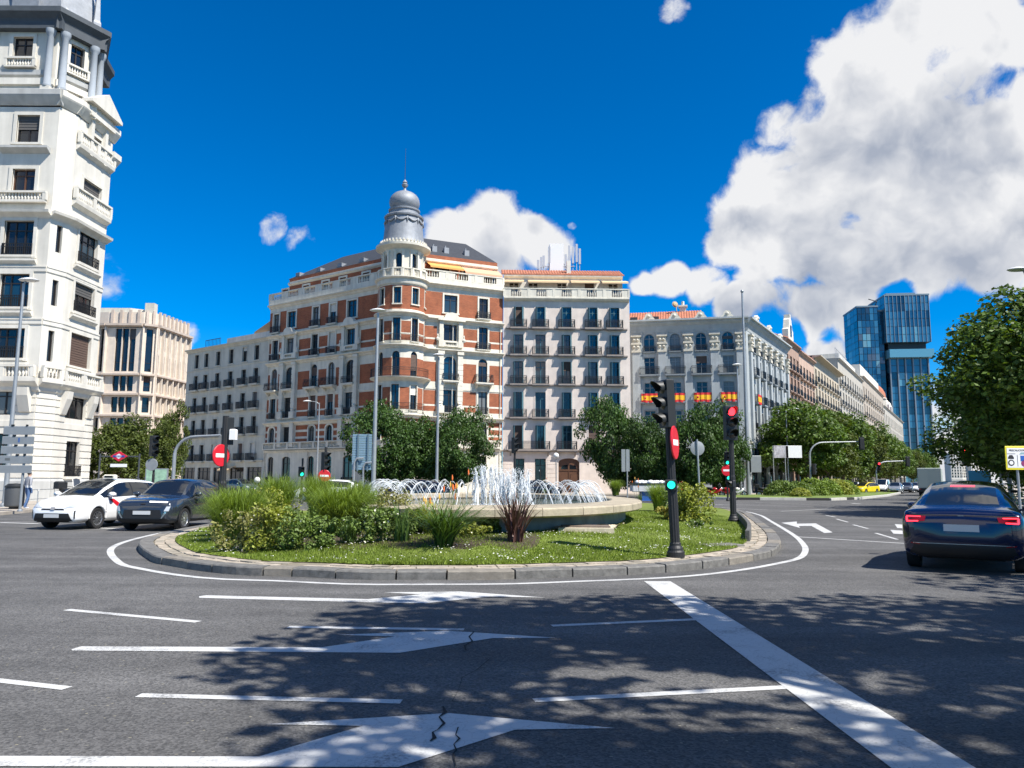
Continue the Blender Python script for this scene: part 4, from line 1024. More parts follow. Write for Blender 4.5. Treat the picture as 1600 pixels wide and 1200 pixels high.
    for g in (f, s):
        g.band(H-1.1, big, GREY, ext=.0 if g is s else .3); g.band(z(694), BANDP, CREAM); g.band(3.7, [(.05, 0), (.8, .15), (.85, .3)], GREY_D, name='canopy')
        for k in range(10): g.band(3.95+k*.32, [(.02, 0), (.03, .02), (.03, .27), (.02, .29)], GREY, name='stone_course', u0=.1, u1=.9)
    for g, cs in ((f, us), (s, vs[::2])):
        for u in cs:
            mb = MB(); mb.xz([(-.8, 0), (.8, 0), (.55, .35)]+[(.5*math.cos(math.pi*i/6), .35+.5*math.sin(math.pi*i/6)) for i in range(7)]+[(-.55, .35)], -.75, -.35); mb.sphere((0, -.76, .42), .22, 8)
            g.put('roof_ornament', mb, CREAM, u, H+.5)
    tile_roof(Fac(A+Vector((.3, 1.2)), C+Vector((-1.5, 1.6)), root), 1.5, 11.0, H+.5, H+2.6, 3.6, TERRA)
    g2 = Fac(A+Vector((.3, 1.2)), C+Vector((-1.5, 1.6)), root)
    for u in (2.2, 5.0, 7.6): mb = MB().box(-.45, .45, .2, 1.0, H+.75, H+1.35); g2.put('dormer_vent', mb, SLATE, u, 0)
    mb = MB(); mb.box(8.2, 9.0, 3.4, 4.2, H+1, H+3.2); mb.box(8.0, 9.2, 3.2, 4.4, H+3.202, H+3.4); mb.lathe([(.2, H+3.4), (.2, H+4.0)], 8.6, 3.8, 8); g2.put('chimney', mb, WHITE)
    mb = MB(); mb.lathe([(.02, -.15), (.28, -.1), (.45, .04)], 0, 0, 14, axis='y'); mb.tube([(0, -.1, -2.4), (0, -.1, 0)], .05, 5); o = g2.put('satellite_dish', mb, mat('dish_rust', (.42, .30, .16), .7), 7.6, H+3.4, -2.6); o.rotation_euler = (R(-12), 0, g2.rz+R(30))
    bw = [D, D+Vector((-11, 6)), A+Vector((2.5, 10)), A]; back_walls(root, bw, H, GREY_D)
    solid_top(root, [A+Vector((.2, .3)), C+Vector((-.2, .35)), D+Vector((-.3, .1)), bw[1], bw[2]], H+.1, H+.45, GREY_D, 'terrace')
grey_building()

# ---- the avenue's left frontage
BROWNS = stone('brown_render', (.36, .24, .18)); ROSE = stone('rose_render', (.48, .34, .26)); BEIGE = stone('beige_render', (.50, .43, .33)); IVORY = stone('ivory_stone', (.42, .39, .335)); TAN = stone('tan_stone', (.40, .345, .28))
def rws(n, z0, z1, h=.68): return [(z0+(z1-z0)*i/n, z0+(z1-z0)*(i+h)/n) for i in range(n)]
AVB = [(116.9, 126.5, 23.6, BROWNS, 'brown house with wooden shutters and black balconies beside the grey house', TERRA, 4), (126.6, 139, 23.2, ROSE, 'rose brown house with dark balconies, second beyond the grey house', TERRA, 5),
       (139.1, 166, 24.6, BEIGE, 'long beige house with dark overhanging eaves on the avenue', WOOD_DK, 9), (166.1, 205, 28.5, IVORY, 'tall ivory house with a light steel roof frame on the avenue', WHITE, 10),
       (205.1, 255, 30, TAN, 'cream house with a dark flank wall far along the avenue', WHITE, 10), (255.1, 330, 27, IVORY, 'ivory house with a red domed corner far along the avenue', TERRA, 14)]
for s0, s1, H, m, lab, rf, nc in AVB:
    r_, f_, u_ = street_building('street_house', lab, av(-27.1, s0), av(-27.1, s1), H, nc, rws(5, 5.2, H-1.2), m, m, ww=1.25, roof=rf, side_m=m, depth=13, frame=WOOD_BR if m is BROWNS else None,
        cornice=[(.1, 0), (.4, .15), (1.3, .3), (1.3, .45)] if m is BEIGE else CORN, rail=nc < 11, end_wall=True)
    if m in (BROWNS, ROSE): tile_roof(f_, 0, f_.L, H, H+1.8, 4, TERRA, out=.5)
    if m is BROWNS:
        mb = MB(); mb.xz([(-2, 0), (2, 0), (2, 1.5), (1.2, 1.8), (.8, 3.2), (.35, 3.5), (.3, 4.1), (-.3, 4.1), (-.35, 3.5), (-.8, 3.2), (-1.2, 1.8), (-2, 1.5)], -.5, .4); f_.put('gable', mb, CREAM, 2.4, H)
        mb = MB(); mb.box(-.45, .45, -.58, -.49, .5, 2.3); f_.put('gable_window', mb, GL[0], 2.4, H)
    if m is IVORY and s0 < 200:
        mb = MB()
        for k in range(9): mb.box(1+k*2.2, 1.08+k*2.2, .5, .58, H, H+2.4)
        mb.box(1, 19, .46, .6, H+2.4, H+2.5); f_.put('roof_frame', mb, mat('mast_grey', (.45, .46, .48), .5))
        mb = MB().box(14, f_.L-1, 1.5, 10, H, H+3.2); f_.put('roof_house', mb, WHITE, 0, 0)
    if m is TAN:
        mb = MB().box(6, f_.L-2, 1.0, 11, H, H+4); f_.put('roof_house', mb, WHITE)
        mb = MB().add([(-.03, .5, 8), (-.03, 10, 8), (-.03, 10, H-1.5), (-.03, .5, H-1.5)], [(0, 1, 2, 3)]); f_.put('dark_flank', mb, GL[0])
    if s0 > 250:
        mb = MB().lathe([(4.4, H), (4.4, H+2.5), (4.8, H+2.6), (4.6, H+3)], 6, 4, 20); f_.put('turret_drum', mb, IVORY, smooth=35)
        mb = MB().lathe([(4.5, H+3), (4.3, H+4.6), (3.4, H+6.4), (2.0, H+7.7), (.8, H+8.3), (.25, H+8.6), (.1, H+10)], 6, 4, 20); f_.put('turret_dome', mb, TERRA, smooth=40)
        mb = MB()
        for k in range(4): mb.box(14+k*11, 17+k*11, 1, 4, H, H+3.5); mb.lathe([(1.6, H+3.5), (1.1, H+5), (.1, H+6)], 15.5+k*11, 2.5, 10)
        f_.put('roof_turret', mb, WHITE)
# distant white blocks closing the avenue
for k, (x, y0, w, h) in enumerate(((1487, 738, 16, 30), (1503, 735, 14, 26), (1519, 738, 22, 21))):
    p = at(x, 750, 690); root, f, _ = street_building('distant_block', ('pale apartment block closing the avenue, leftmost of three', 'pale apartment block closing the avenue, tallest roof in the middle of three', 'pale apartment block closing the avenue, rightmost with white bands')[k],
        (p.x, 690), (p.x+w*.62, 690+k*4), zat(x, y0-h, 690), 4, rws(8, 6, zat(x, y0-h, 690)-1), WHITE, WHITE, ww=1.4, shop=0, rail=False, gi=0, depth=10)

# ---- blue glass tower
TG = [glass_mat('tower_glass_deep', (.016, .075, .15), .05, 1.0), glass_mat('tower_glass_mid', (.035, .14, .24), .07, 1.0), glass_mat('tower_glass_pale', (.11, .28, .36), .1, 1.0), glass_mat('tower_glass_dark', (.010, .035, .07), .05, .9)]
def tower():
    root = thing('glass_tower', 'blue glass office tower with overhanging upper block above the avenue trees', 'tower', (200, 405, 0), R(-7)); tr = random.Random(8)
    FR = mat('tower_fin', (.20, .25, .29), .5, metal=.4); DK = mat('tower_dark', (.02, .026, .033), .5); ED = mat('tower_edge', (.16, .22, .26), .4)
    def block(x0, x1, y0, y1, z0, z1, nx, fins, wts, nside=3):
        MB().box(x0, x1, y0, y1, z0, z1).build('core', DK, root)
        fl = 3.6; nz = max(1, round((z1-z0)/fl/2))
        def face(ax, nn, a0, a1):
            w = (a1-a0)/nn
            for i in range(nn):
                for j in range(nz):
                    za, zb = z0+(z1-z0)*j/nz, z0+(z1-z0)*(j+1)/nz; m = tr.choices(TG, wts)[0]; mb = MB(); g = .12
                    for h in range(2):
                        zc = za+(zb-za)*h/2; zd = za+(zb-za)*(h+1)/2; tilt = tr.uniform(-.05, .05)
                        a, b = a0+w*i+g, a0+w*(i+1)-g
                        if ax == 'x': mb.add([(a, y0-.15+tilt, zc+g), (b, y0-.15-tilt, zc+g), (b, y0-.15-tilt, zd-g), (a, y0-.15+tilt, zd-g)], [(0, 1, 2, 3)])
                        else:
                            X = x0-.15 if ax == 'l' else x1+.15
                            mb.add([(X, a, zc+g), (X, b, zc+g), (X, b, zd-g), (X, a, zd-g)], [(0, 1, 2, 3)])
                    mb.build('glass_panel', m, root)
        face('x', nx, x0, x1); face('l', nside, y0, y1); face('r', nside, y0, y1)
        if fins:
            w = (x1-x0)/fins
            for i in range(fins+1): MB().box(x0+w*i-(.12 if fins > 6 else .28), x0+w*i+(.12 if fins > 6 else .28), y0-(.45 if fins > 6 else 1.1), y0-.05, z0, z1).build('fin', FR, root)
        MB().box(x0-.4, x1+.4, y0-.4, y1+.4, z1, z1+.8).build('parapet', ED, root)
    block(-15.5, -5.2, -5, 18, 0, 94, 5, 0, (5, 3, .8, 1), 4)
    block(-5.0, -2.0, -3, 18, 0, 92, 1, 0, (1, 0, 0, 4), 3)
    block(-1.8, 20.2, -6.5, 18, 74.5, 99.5, 11, 11, (3, 5, 1.2, 1), 4)
    block(-.5, 18.6, -5, 18, 0, 66, 5, 5, (3, 4, 2, 1), 4)
    mb = MB(); mb.prism([(-1.5, -9), (20.5, -9), (20.5, 19), (-1.5, 19)], 66.2, 70.5); mb.build('canopy', TG[2], root)
    MB().box(0, 19, -3, 16, 70.5, 74.5).build('gap_floor', DK, root)
    MB().box(2, 17, 2, 12, 100.3, 103).build('roof_plant', ED, root); mb = MB(); mb.tube([(-6, -3, 94), (-4.5, -3, 97.5), (-9, -4, 98.6)], .3, 5); mb.build('roof_crane', DK, root)
    MB().box(-16, -15.7, -8, -3, 30, 44).build('side_screen', TG[2], root)
tower()

# ---- beige office block
def beige_building():
    root = thing('office_block', 'beige concrete office block with vertical fins behind the white corner building', 'building', (-60, 120, 0))
    SAND = stone('sand_concrete', (.60, .52, .43), .1); SAND_D = stone('sand_concrete_dark', (.46, .385, .32), .1); z = lambda y: zat(190, y, 120)
    P = [Vector(p) for p in ((-70, 121.5), (-64.3, 120), (-58.6, 120), (-57.0, 121.2), (-55.9, 131))]; fs = [Fac(a, b, root) for a, b in zip(P[:-1], P[1:])]; H = z(508)
    rows = [(z(708), z(686)), (z(676), z(653)), (z(644), z(620)), (z(611), z(587)), (z(580), z(513))]
    for i, f in enumerate(fs):
        ops = []
        nc = (4, 4, 1, 6)[i]; wd = f.L/nc
        for k in range(nc):
            u = wd*(k+.5); w = wd-(.3 if i == 1 else .75 if i == 3 else .5)
            if i == 1 and k == 0: continue
            if i == 1: u = 1.35+(k-1)*1.12+.5; w = 1.0
            if i in (2, 3): w = wd*.5
            for r, (a, b) in enumerate(rows):
                if r == 4 and i == 3:
                    for (a2, b2) in ((a, (a+b)/2-.6), ((a+b)/2+.3, b-.4)): ops.append((u-w*.25, u+w*.25, a2, b2)); window(f, u, a2, w*.5, b2-a2, gi=0, bars=0, transom=0, rec=.3)
                else: ops.append((u-w/2, u+w/2, a, b)); window(f, u, a, w, b-a, gi=0, bars=0, transom=.3 if r < 4 else .2, rec=.3)
        f.wall(H, ops, [SAND], depth=.4)
        for k in range(nc+1):
            if i == 1: continue
            mb = MB().yz([(-.45, rows[1][0]-.3), (.05, rows[1][0]-.3), (.05, H-.3), (-.45, H-.3)], wd*k-.12, wd*k+.12); f.put('fin', mb, SAND, 0, 0)
        for r in (1, 2, 3, 4): f.band(rows[r][0]-.75, [(.05, 0), (.6, .1), (.6, .35), (.5, .45)], SAND_D, name='ledge')
        f.band(H-.3, [(.1, 0), (.75, .15), (.75, .5), (.1, .6)], SAND_D)
    Q = [p+Vector((-.8, 1.6)) for p in P]; mb = MB()
    r0 = root.location
    for hz, ins, m, nm in ((z(484), 0, SAND, 'penthouse'), (z(473), 2.2, OFFW, 'penthouse_top')):
        q = [p+Vector((-ins, ins)) for p in Q]+[Q[-1]+Vector((-14, 2)), Q[0]+Vector((-2, 12))]
        if nm == 'penthouse_top': q = [p+Vector((-1.2, 0)) for p in q]
        MB().prism(ccw([(p.x-r0.x, p.y-r0.y) for p in q]), H+.2, hz).build(nm, m, root)
    for i in (1, 2, 3):
        f = Fac(Q[i], Q[i+1], root); n = max(2, int(f.L/1.15))
        for k in range(n): mb = MB().box(-.2, .2, -.28, .04, H+.3, z(484)+.3); f.put('rib', mb, SAND_D, f.L*(k+.5)/n, 0)
    MB().box(-.6, .9, 4.2, 5.4, H, z(464)).build('roof_stack', OFFW, root)
    back_walls(root, [P[-1], P[-1]+Vector((-16, 3)), P[0]+Vector((0, 14)), P[0]], H, SAND_D)
    solid_top(root, P+[P[-1]+Vector((-16, 3)), P[0]+Vector((0, 14))], H-.4, H-.05, SAND_D)
beige_building()
street_building('red_house', 'narrow red house seen in the gap beside the ivory apartment house', (-61, 150), (-56.2, 140), zat(287, 570, 140), 3, rws(4, 5, 18), stone('red_render', (.50, .15, .09)), CREAM, ww=1.0, gi=0, depth=8, roof=TERRA)

# ---- white corner building close by on the left
def white_building():
    root = thing('white_building', 'tall white stone corner building with balustrades and columned rotunda', 'building', (-30, 48, 0))
    P = [Vector(p) for p in ((-44, 48), (-29.9, 48), (-29.42, 49.3), (-29.3, 53.6))]; fs = [Fac(a, b, root) for a, b in zip(P[:-1], P[1:])]
    za = lambda y: zat(20, y, 48); zc = lambda y: zat(125, y, 51.5); H = za(158)
    rowA = [(1.9, 4.3), (za(648), za(609)), (za(561), za(513)), (za(481), za(428)), (za(400), za(345)), (za(301), za(264)), (za(223), za(180))]
    u0 = fs[0].upx(18, 500); opsA = []
    GB = BLIND
    for u in (u0, u0-4.6):
        for r, (a, b) in enumerate(rowA):
            w = 1.5 if r < 2 or r > 4 else 1.9
            opsA.append((u-w/2, u+w/2, a, b)); window(fs[0], u, a, w, b-a, gi=0 if r > 4 else wr.choice((0, 1, 2)), bars=2 if w > 1.6 else 1, blind={6: .5, 5: .0}.get(r, 0), blind_m=BLIND_G, trim=WHITE if r > 1 else None, trim_w=.22, frame=WOOD_BR if r == 5 else None)
            if r in (2, 3, 4): balcony(fs[0], u, a+.05, w, .12, .75, WHITE, brackets=False, slab_h=.14)
    opsB = []
    for (y1, y0) in ((565, 517), (478, 438), (395, 353)): a, b = zat(90, y1, 48.7), zat(90, y0, 48.7); opsB.append((.5, .92, a, b)); window(fs[1], .71, a, .42, b-a, gi=0, bars=0, transom=0)
    rowC = [(zc(745), zc(690), 1.5), (zc(655), zc(615), 2.3), (zc(574), zc(524), 2.35), (zc(492), zc(443), 2.3), (zc(416), zc(366), 2.2), (zc(331), zc(287), 2.2), (zc(247), zc(215), 1.25)]; opsC = []; uc = 2.2
    for r, (a, b, w) in enumerate(rowC):
        opsC.append((uc-w/2, uc+w/2, a, b)); window(fs[2], uc, a, w, b-a, gi=0 if r != 4 else 1, bars=2 if w > 2 else 1, blind={2: .97, 3: .42, 5: .8, 6: .9}.get(r, 0), blind_m=BLIND if r == 2 else BLIND_G, trim=WHITE if r > 1 else None, trim_w=.2)
        if r in (0, 3, 4): balcony(fs[2], uc, a+.02, w+.1, .18, .7, WHITE, brackets=False, slab_h=.18)
    for f, ops in zip(fs, (opsA, opsB, opsC)):
        f.wall(H, ops, [WHITE], depth=.34); f.band(0, [(.12, 0), (.12, 1.35), (.04, 1.5)], WHITE_D, name='plinth')
        z = 1.55; k = 0
        while z < za(612):                                       # rusticated stone courses, cut at the openings
            segs = [(0.0, f.L)]; zt_ = min(z+.40, za(606))
            for o in ops:
                if o[2] < zt_ and o[3] > z:
                    ns = []
                    for a, b in segs:
                        if o[1] <= a or o[0] >= b: ns.append((a, b))
                        else:
                            if o[0]-a > .05: ns.append((a, o[0]-.01))
                            if b-o[1] > .05: ns.append((o[1]+.01, b))
                    segs = ns
            for a, b in segs: mb = MB().yz([(.03, 0), (-.05, .02), (-.05, zt_-z-.02), (.03, zt_-z)], a, b); f.put('stone_course', mb, WHITE, 0, z)
            z += .455; k += 1
        f.band(za(612), [(.05, 0), (.15, .1), (.2, .3), (.45, .5), (.55, .62), (.55, .85)], WHITE, ext=.2 if f is not fs[1] else .1, name='balcony_slab')
        balustrade(f, 0 if f is not fs[0] else 6, f.L, za(593), za(571)-za(593), .4, WHITE, pier=2.2, th=.2, nb=.22, solid=.12)
        for y in (507, 425, 341): f.band(za(y), [(.03, 0), (.06, .05), (.06, .28), (.1, .32), (.1, .4)], WHITE, name='string_course')
        f.band(za(340), [(.05, 0), (.2, .12), (.45, .25), (.5, .42)], WHITE, ext=.1)
        f.band(za(165), [(.05, 0), (.2, .2), (.4, .5), (.45, .6), (.45, .95), (.2, 1.1)], WHITE_D if f is fs[0] else WHITE, ext=.2)
    f = fs[2]
    for a in (uc-1.5, uc+1.5):
        mb = MB().yz([(.05, 0), (-.55, 0), (-.5, -.5), (-.15, -1.5), (.05, -1.6)], a-.28, a+.28); f.put('bracket', mb, WHITE, 0, za(606))
    mb = MB().yz([(.05, 0), (-.55, 0), (-.5, -.5), (-.15, -1.5), (.05, -1.6)], -.35, .35); fs[0].put('bracket', mb, WHITE, fs[0].L-.6, za(606))
    for y, w in ((284, 1), (338, 1), (250, 1)):
        zz = zc(y)
    for y in (338, 254):
        f.band(zc(y), [(.05, 0), (.15, .10), (.3, .2), (.34, .42)], WHITE, ext=-.02, name='balcony_slab')
        balustrade(f, 0, f.L, zc(y)+.42, .95, .22, WHITE, pier=2.2, th=.16, nb=.19, base=.1)
    balustrade(fs[0], u0-1.8, u0+1.7, za(318), .75, .25, WHITE, pier=3.4, th=.18, nb=.2)
    fs[0].band(za(240), [(.03, 0), (.2, .1), (.45, .25), (.45, .4)], WHITE_D, u0=u0-1.6, u1=u0+1.6, name='window_ledge')
    for r in (2, 3, 4):
        for g, rr, uu, hw in ((fs[0], rowA, u0, 1.3), (fs[2], rowC, uc, 1.5)): g.band(rr[r][0]-.55, [(.02, 0), (.12, .08), (.25, .2), (.25, .32)], WHITE, u0=uu-hw, u1=uu+hw, name='window_ledge')
    mb = MB(); zp = zc(205); mb.box(uc-1.0, uc-.7, -.3, .05, rowC[6][0]-.2, zp+.5); mb.box(uc+.7, uc+1.0, -.3, .05, rowC[6][0]-.2, zp+.5)
    mb.box(uc-1.5, uc+1.5, -.5, .05, zp+.5, zp+.8); mb.xz([(uc-1.9, zp+1.3), (uc+1.9, zp+1.3), (uc+1.9, zp+1.5), (uc, zp+2.7), (uc-1.9, zp+1.5)], -.75, .05); mb.box(uc-1.4, uc+1.4, -.35, .05, zp+.802, zp+1.3)
    f.put('pediment', mb, WHITE)
    f.band(za(205), [(.05, 0), (.2, .2), (.45, .5), (.45, .9)], WHITE, u0=f.L-.5, u1=f.L+.5)
    # rotunda
    O = [Vector(p) for p in ((-37.0, 51.0), (-35.3, 48.5), (-30.7, 48.5), (-29.35, 50.8), (-31.2, 53.8), (-31.6, 55.5), (-35, 55.5), (-37, 54))]
    zb, zt = H-.2, zat(40, 48, 48.5)
    cx = sum((p for p in O), Vector((0, 0)))/8; BLUEG = stone('grey_marble', (.30, .33, .36), .1)
    for i in range(8):
        g = Fac(O[i], O[(i+1) % 8], root); m = g.L/2; w = 1.35 if g.L > 3 else .95; a, b = zat(40, 93, 48.5), zat(40, 58, 48.5)
        ops = [(m-w/2, m+w/2, a-.3, b)] if i in (0, 1, 2, 3) else []
        g.wall(zt+.3, ops, [WHITE], z0=zb, name='rotunda_wall')
        if ops:
            window(g, m, a-.3, w, b-a+.3, gi=0, trim=WHITE, trim_w=.22, bars=1)
            balustrade(g, m-w/2-.35, m+w/2+.35, a-.65, .72, .18, WHITE, pier=w+.7, th=.16, nb=.17, base=.1)
            g.band(a-1.25, [(.02, 0), (.15, .1), (.15, .45)], WHITE_D, u0=.5, u1=g.L-.5, name='ledge')
            g.band(a-1.9, [(.02, 0), (.2, .05), (.2, .5)], WHITE, u0=0, u1=g.L, name='ledge')
        for x in (.32, g.L-.32):
            if i not in (0, 1, 2, 3): continue
            mb = MB().box(-.3, .3, -.55, .02, zb+.2, zb+1.3); g.put('pedestal', mb, WHITE, x, 0)
            mb = MB().lathe([(.30, zb+1.3), (.30, zb+1.42), (.23, zb+1.5), (.20, zt-.6), (.28, zt-.45), (.32, zt-.3), (.32, zt-.1)], 0, -.3, 14); g.put('column', mb, BLUEG, x, 0, smooth=40)
        g.band(zt-.1, [(.2, 0), (.45, .02), (.45, .55), (.5, .7), (.7, .95), (.8, 1.05), (.8, 1.4)], mat('dark_entablature', (.055, .065, .075), .7, var=.2, vs=2), ext=.45 if g.L > 3 else .42, name='entablature')
    r0 = root.location
    mb = MB(); prof = [(1.12, zt+1.3), (1.0, zt+1.8), (.93, zt+3), (.75, zt+5.5), (.4, zt+7.5), (.1, zt+8)]; V = []
    for s_, zz in prof: V += [(cx.x+(p.x-cx.x)*s_-r0.x, cx.y+(p.y-cx.y)*s_-r0.y, zz) for p in O]
    mb.add(V, [(a*8+b, a*8+(b+1) % 8, a*8+8+(b+1) % 8, a*8+8+b) for a in range(5) for b in range(8)]); mb.build('rotunda_dome', LEAD, root)
    for px, Y in ((150, 50.4), (98, 48.9)):
        p = at(px, 45, Y); MB().lathe([(.34, zt+1.3), (.34, zt+1.7), (.26, zt+1.9), (.05, zt+5.4), (.0, zt+5.5)], p.x-r0.x, p.y-r0.y, 4).build('pinnacle', LEAD, root)
    g = Fac(O[1], O[2], root); mb = MB(); mb.box(g.L/2-.9, g.L/2+.9, -.2, 1.5, zt+1.4, zt+4); mb.lathe([(.55, -.3), (.55, -.2)], g.L/2, zt+3, 14, axis='y'); g.put('dormer', mb, LEAD)
    back_walls(root, [P[3], P[3]+Vector((-15, 6)), Vector((-44, 60)), P[0]], H, WHITE); solid_top(root, P+[P[3]+Vector((-15, 6)), Vector((-44, 60))], H-.4, H+.2, WHITE_D)
    return root
white_building()
# ------------------------------------------------------------------ trees
LEAF_P = mat('plane_leaf', (0.078, 0.132, 0.018), 0.55, island=0.45, transl=0.28, spec=0.35, var=.3, vs=.55)
LEAF_D = mat('dark_leaf', (0.045, 0.092, 0.016), 0.55, island=0.45, transl=0.22, spec=0.35, var=.35, vs=.5)
LEAF_O = mat('olive_leaf', (0.075, 0.10, 0.018), 0.6, island=0.45, transl=0.25, spec=0.3)
BARK = mat('bark', (0.12, 0.095, 0.07), 0.9, var=0.4, vs=3, bump=0.6, bs=9)
def leaf_cloud(centers, radii, per, ls, seed, up=0.35, flat=0.75):
    g = np.random.default_rng(seed); C = np.repeat(centers, per, 0); Rr = np.repeat(radii, per); n = len(C)
    d = g.normal(size=(n, 3)); d /= np.linalg.norm(d, axis=1)[:, None]
    rad = Rr*(0.45+0.55*g.random(n)**0.5); P = C+d*rad[:, None]*np.array([1, 1, flat])
    nrm = d*0.55+np.array([0, 0, up])+g.normal(0, 0.45, (n, 3)); nrm /= np.linalg.norm(nrm, axis=1)[:, None]
    t = np.cross(nrm, g.normal(size=(n, 3))); t /= np.linalg.norm(t, axis=1)[:, None]; b = np.cross(nrm, t)
    s = ls*g.uniform(0.6, 1.25, n)[:, None]
    V = np.empty((n, 4, 3)); V[:, 0] = P-t*s*0.62; V[:, 1] = P-b*s*0.42-nrm*s*.08; V[:, 2] = P+t*s*0.62; V[:, 3] = P+b*s*0.42-nrm*s*.08
    return V.reshape(-1, 3), np.arange(4*n).reshape(-1, 4)
def crown(seed, rx, rz, nclump, per, ls, m, shell=0.55, cr=0.26, low=-0.75, flat=.75):
    g = np.random.default_rng(seed); c = []
    lump = g.normal(size=(7, 3)); lump /= np.linalg.norm(lump, axis=1)[:, None]; amp = g.uniform(-.34, .28, 7)
    while len(c) < nclump:
        d = g.normal(size=3); d /= np.linalg.norm(d)
        if d[2] < low: continue
        r = (shell+(1-shell)*g.random()**.6)*(1+(amp*np.exp(4*(lump@d-1))).sum()*1.6)
        c.append(d*r*np.array([rx, rx, rz]))
    c = np.array(c); rad = g.uniform(.65, 1.25, nclump)*cr*rx
    V, F = leaf_cloud(c, rad, per, ls, seed+1, flat=flat); return mesh_np('crown', V, F, m), c
def tree_proto(name, seed, rx, rz, zc, nclump, per, ls, m, trunk_r=.22, shell=.55, cr=.26, limbs=9, low=-.75):
    me, c = crown(seed, rx, rz, nclump, per, ls, m, shell, cr, low); r = random.Random(seed); mb = MB()
    fork = zc-rz*.55; mb.tube([(0, 0, -.05), (.03, .02, fork*.5), (.05, -.03, fork)], [trunk_r*1.25, trunk_r, trunk_r*.8], 9)
    idx = r.sample(range(len(c)), limbs)
    for i in idx:
        p = Vector(c[i])+Vector((0, 0, zc)); s = Vector((.05, -.03, fork*r.uniform(.8, 1.0))); mid = s.lerp(p, .5)+Vector((r.uniform(-.3, .3), r.uniform(-.3, .3), rz*.12))
        mb.tube([s, s.lerp(mid, .55)+Vector((0, 0, .1)), mid, p], [trunk_r*.55, trunk_r*.42, trunk_r*.28, trunk_r*.08], 6)
    return mb.mesh('trunk', BARK, smooth=True), me, zc
PROTO = {'plane': [tree_proto('plane', s, 5.6, 5.5, 7.2, 230, 260, .20, LEAF_P, .28, .35, .24, 14, low=-.98) for s in (3, 17)],
         'open': [tree_proto('open', s, 5.6, 2.6, 9.0, 44, 330, .24, LEAF_P, .2, .25, .24, 10) for s in (19, 23)],
         'avenue': [tree_proto('avenue', s, 4.4, 5.2, 6.7, 150, 130, .34, LEAF_P, .2, .45, .27, 10) for s in (5, 29)],
         'dense': [tree_proto('dense', s, 4.6, 3.9, 4.7, 170, 130, .27, LEAF_D, .2, .45, .26, 9, low=-.95) for s in (8, 41)],
         'olive': [tree_proto('olive', s, 4.0, 4.4, 5.6, 120, 120, .32, LEAF_O, .18, .45, .28, 9) for s in (12,)]}
tr_ = random.Random(2)
def tree(kind, x, y, s=1.0, label='', group=None, name=None, z=.13, sx=1.0, cat='tree', k=None):
    t, c, zc = PROTO[kind][tr_.randrange(len(PROTO[kind])) if k is None else k]
    o = thing(name or kind+'_tree', label, cat, (x, y, z), tr_.uniform(0, 6.28), group); o.scale = (s*sx, s*sx, s)
    put('trunk', t, o); put('crown', c, o, (0, 0, zc)); return o
# right of the avenue
RT = [(34, -1.9, .87, 1.3, 'near big plane tree whose dark crown fills the right edge of the photo'), (43, -1.3, .84, 1.3, 'plane tree directly behind the big one on the right pavement'), (53, -.4, .86, 1.25, 'third plane tree along the right pavement'),
      (65, .5, .9, 1.15, 'fourth plane tree along the right pavement'), (79, 1.2, .95, 1.05, 'fifth plane tree along the right pavement'), (95, 2.2, .95, 1.0, 'sixth plane tree along the right pavement'), (115, 3, 1, 1.0, 'seventh plane tree along the right pavement'), (142, 3.4, 1, 1.0, 'farthest plane tree along the right pavement')]
for s, d, sc, sx, lab in RT: p = av(d+6.9*sc*sx, s); tree('plane', p[0], p[1], sc, lab, 'plane trees on the right pavement', sx=sx)
# overhead trees beside the camera (their shade falls on the junction)
for x, y, sc, k, lab in ((7.5, 2.1, 1.0, 0, 'plane tree beside the junction casting dappled shade on the lane arrows'), (16.5, 6.4, 1.0, 1, 'plane tree on the near right pavement shading the road behind the blue car'), (13.5, -4.0, 1.05, 1, 'plane tree on the near right pavement behind the viewpoint')):
    tree('open', x, y, sc, lab, 'plane trees on the right pavement', k=k, name='plane_tree')
# left of the avenue
LTREES = [(97, -20.2, 1.0), (105, -19.2, .92), (113, -20.5, 1.0), (122, -19.8, 1.05), (132, -20.2, 1.1), (143, -20, 1.08), (156, -20.3, 1.1), (171, -20, 1.05), (188, -20, 1.1), (208, -20, 1.05), (232, -19.5, 1.1), (262, -19, 1.1), (300, -18, 1.15)]
ORD = ['first', 'second', 'third', 'fourth', 'fifth', 'sixth', 'seventh', 'eighth', 'ninth', 'tenth', 'eleventh', 'twelfth', 'thirteenth']
for i, (s, a, sc) in enumerate(LTREES):
    p = av(a, s); tree('avenue' if i % 3 != 1 else 'olive', p[0], p[1], sc, ORD[i]+' street tree along the left of the avenue, counted from the grey house', 'street trees left of the avenue')
for px, Y, w, top, lab in ((600, 73, .82, 645, 'round dark green tree by the tall lamp post in front of the brick building'), (655, 75, .80, 648, 'dark green tree filling the middle of the brick building front'), (714, 74, .74, 655, 'dark green tree before the right end of the brick building'),
                     (960, 76, .62, 640, 'dark green tree beside the wooden door of the pink house'), (1020, 73, .60, 668, 'low dark green tree behind the near traffic light'), (1092, 72, .68, 648, 'tall dark green tree in front of the grey corner house'), (1130, 79, .6, 668, 'small dark green tree next to the flag pole')):
    p = at(px, 720, Y); s = zat(px, top, Y)/8.6; tree('dense', p.x, p.y, s, lab, 'dark trees around the fountain square', sx=w*0.97)
for px, Y, s, lab in ((178, 60, .55, 'light green tree beside the white corner building'), (222, 66, .55, 'light green tree behind the metro sign')):
    p = at(px, 720, Y); tree('olive', p.x, p.y, s, lab, 'small trees by the metro sign', sx=.95)
p = at(263, 700, 80); o = tree('olive', p.x, p.y, .8, 'thin sparse street tree in front of the red house', 'small trees by the metro sign', sx=.42)

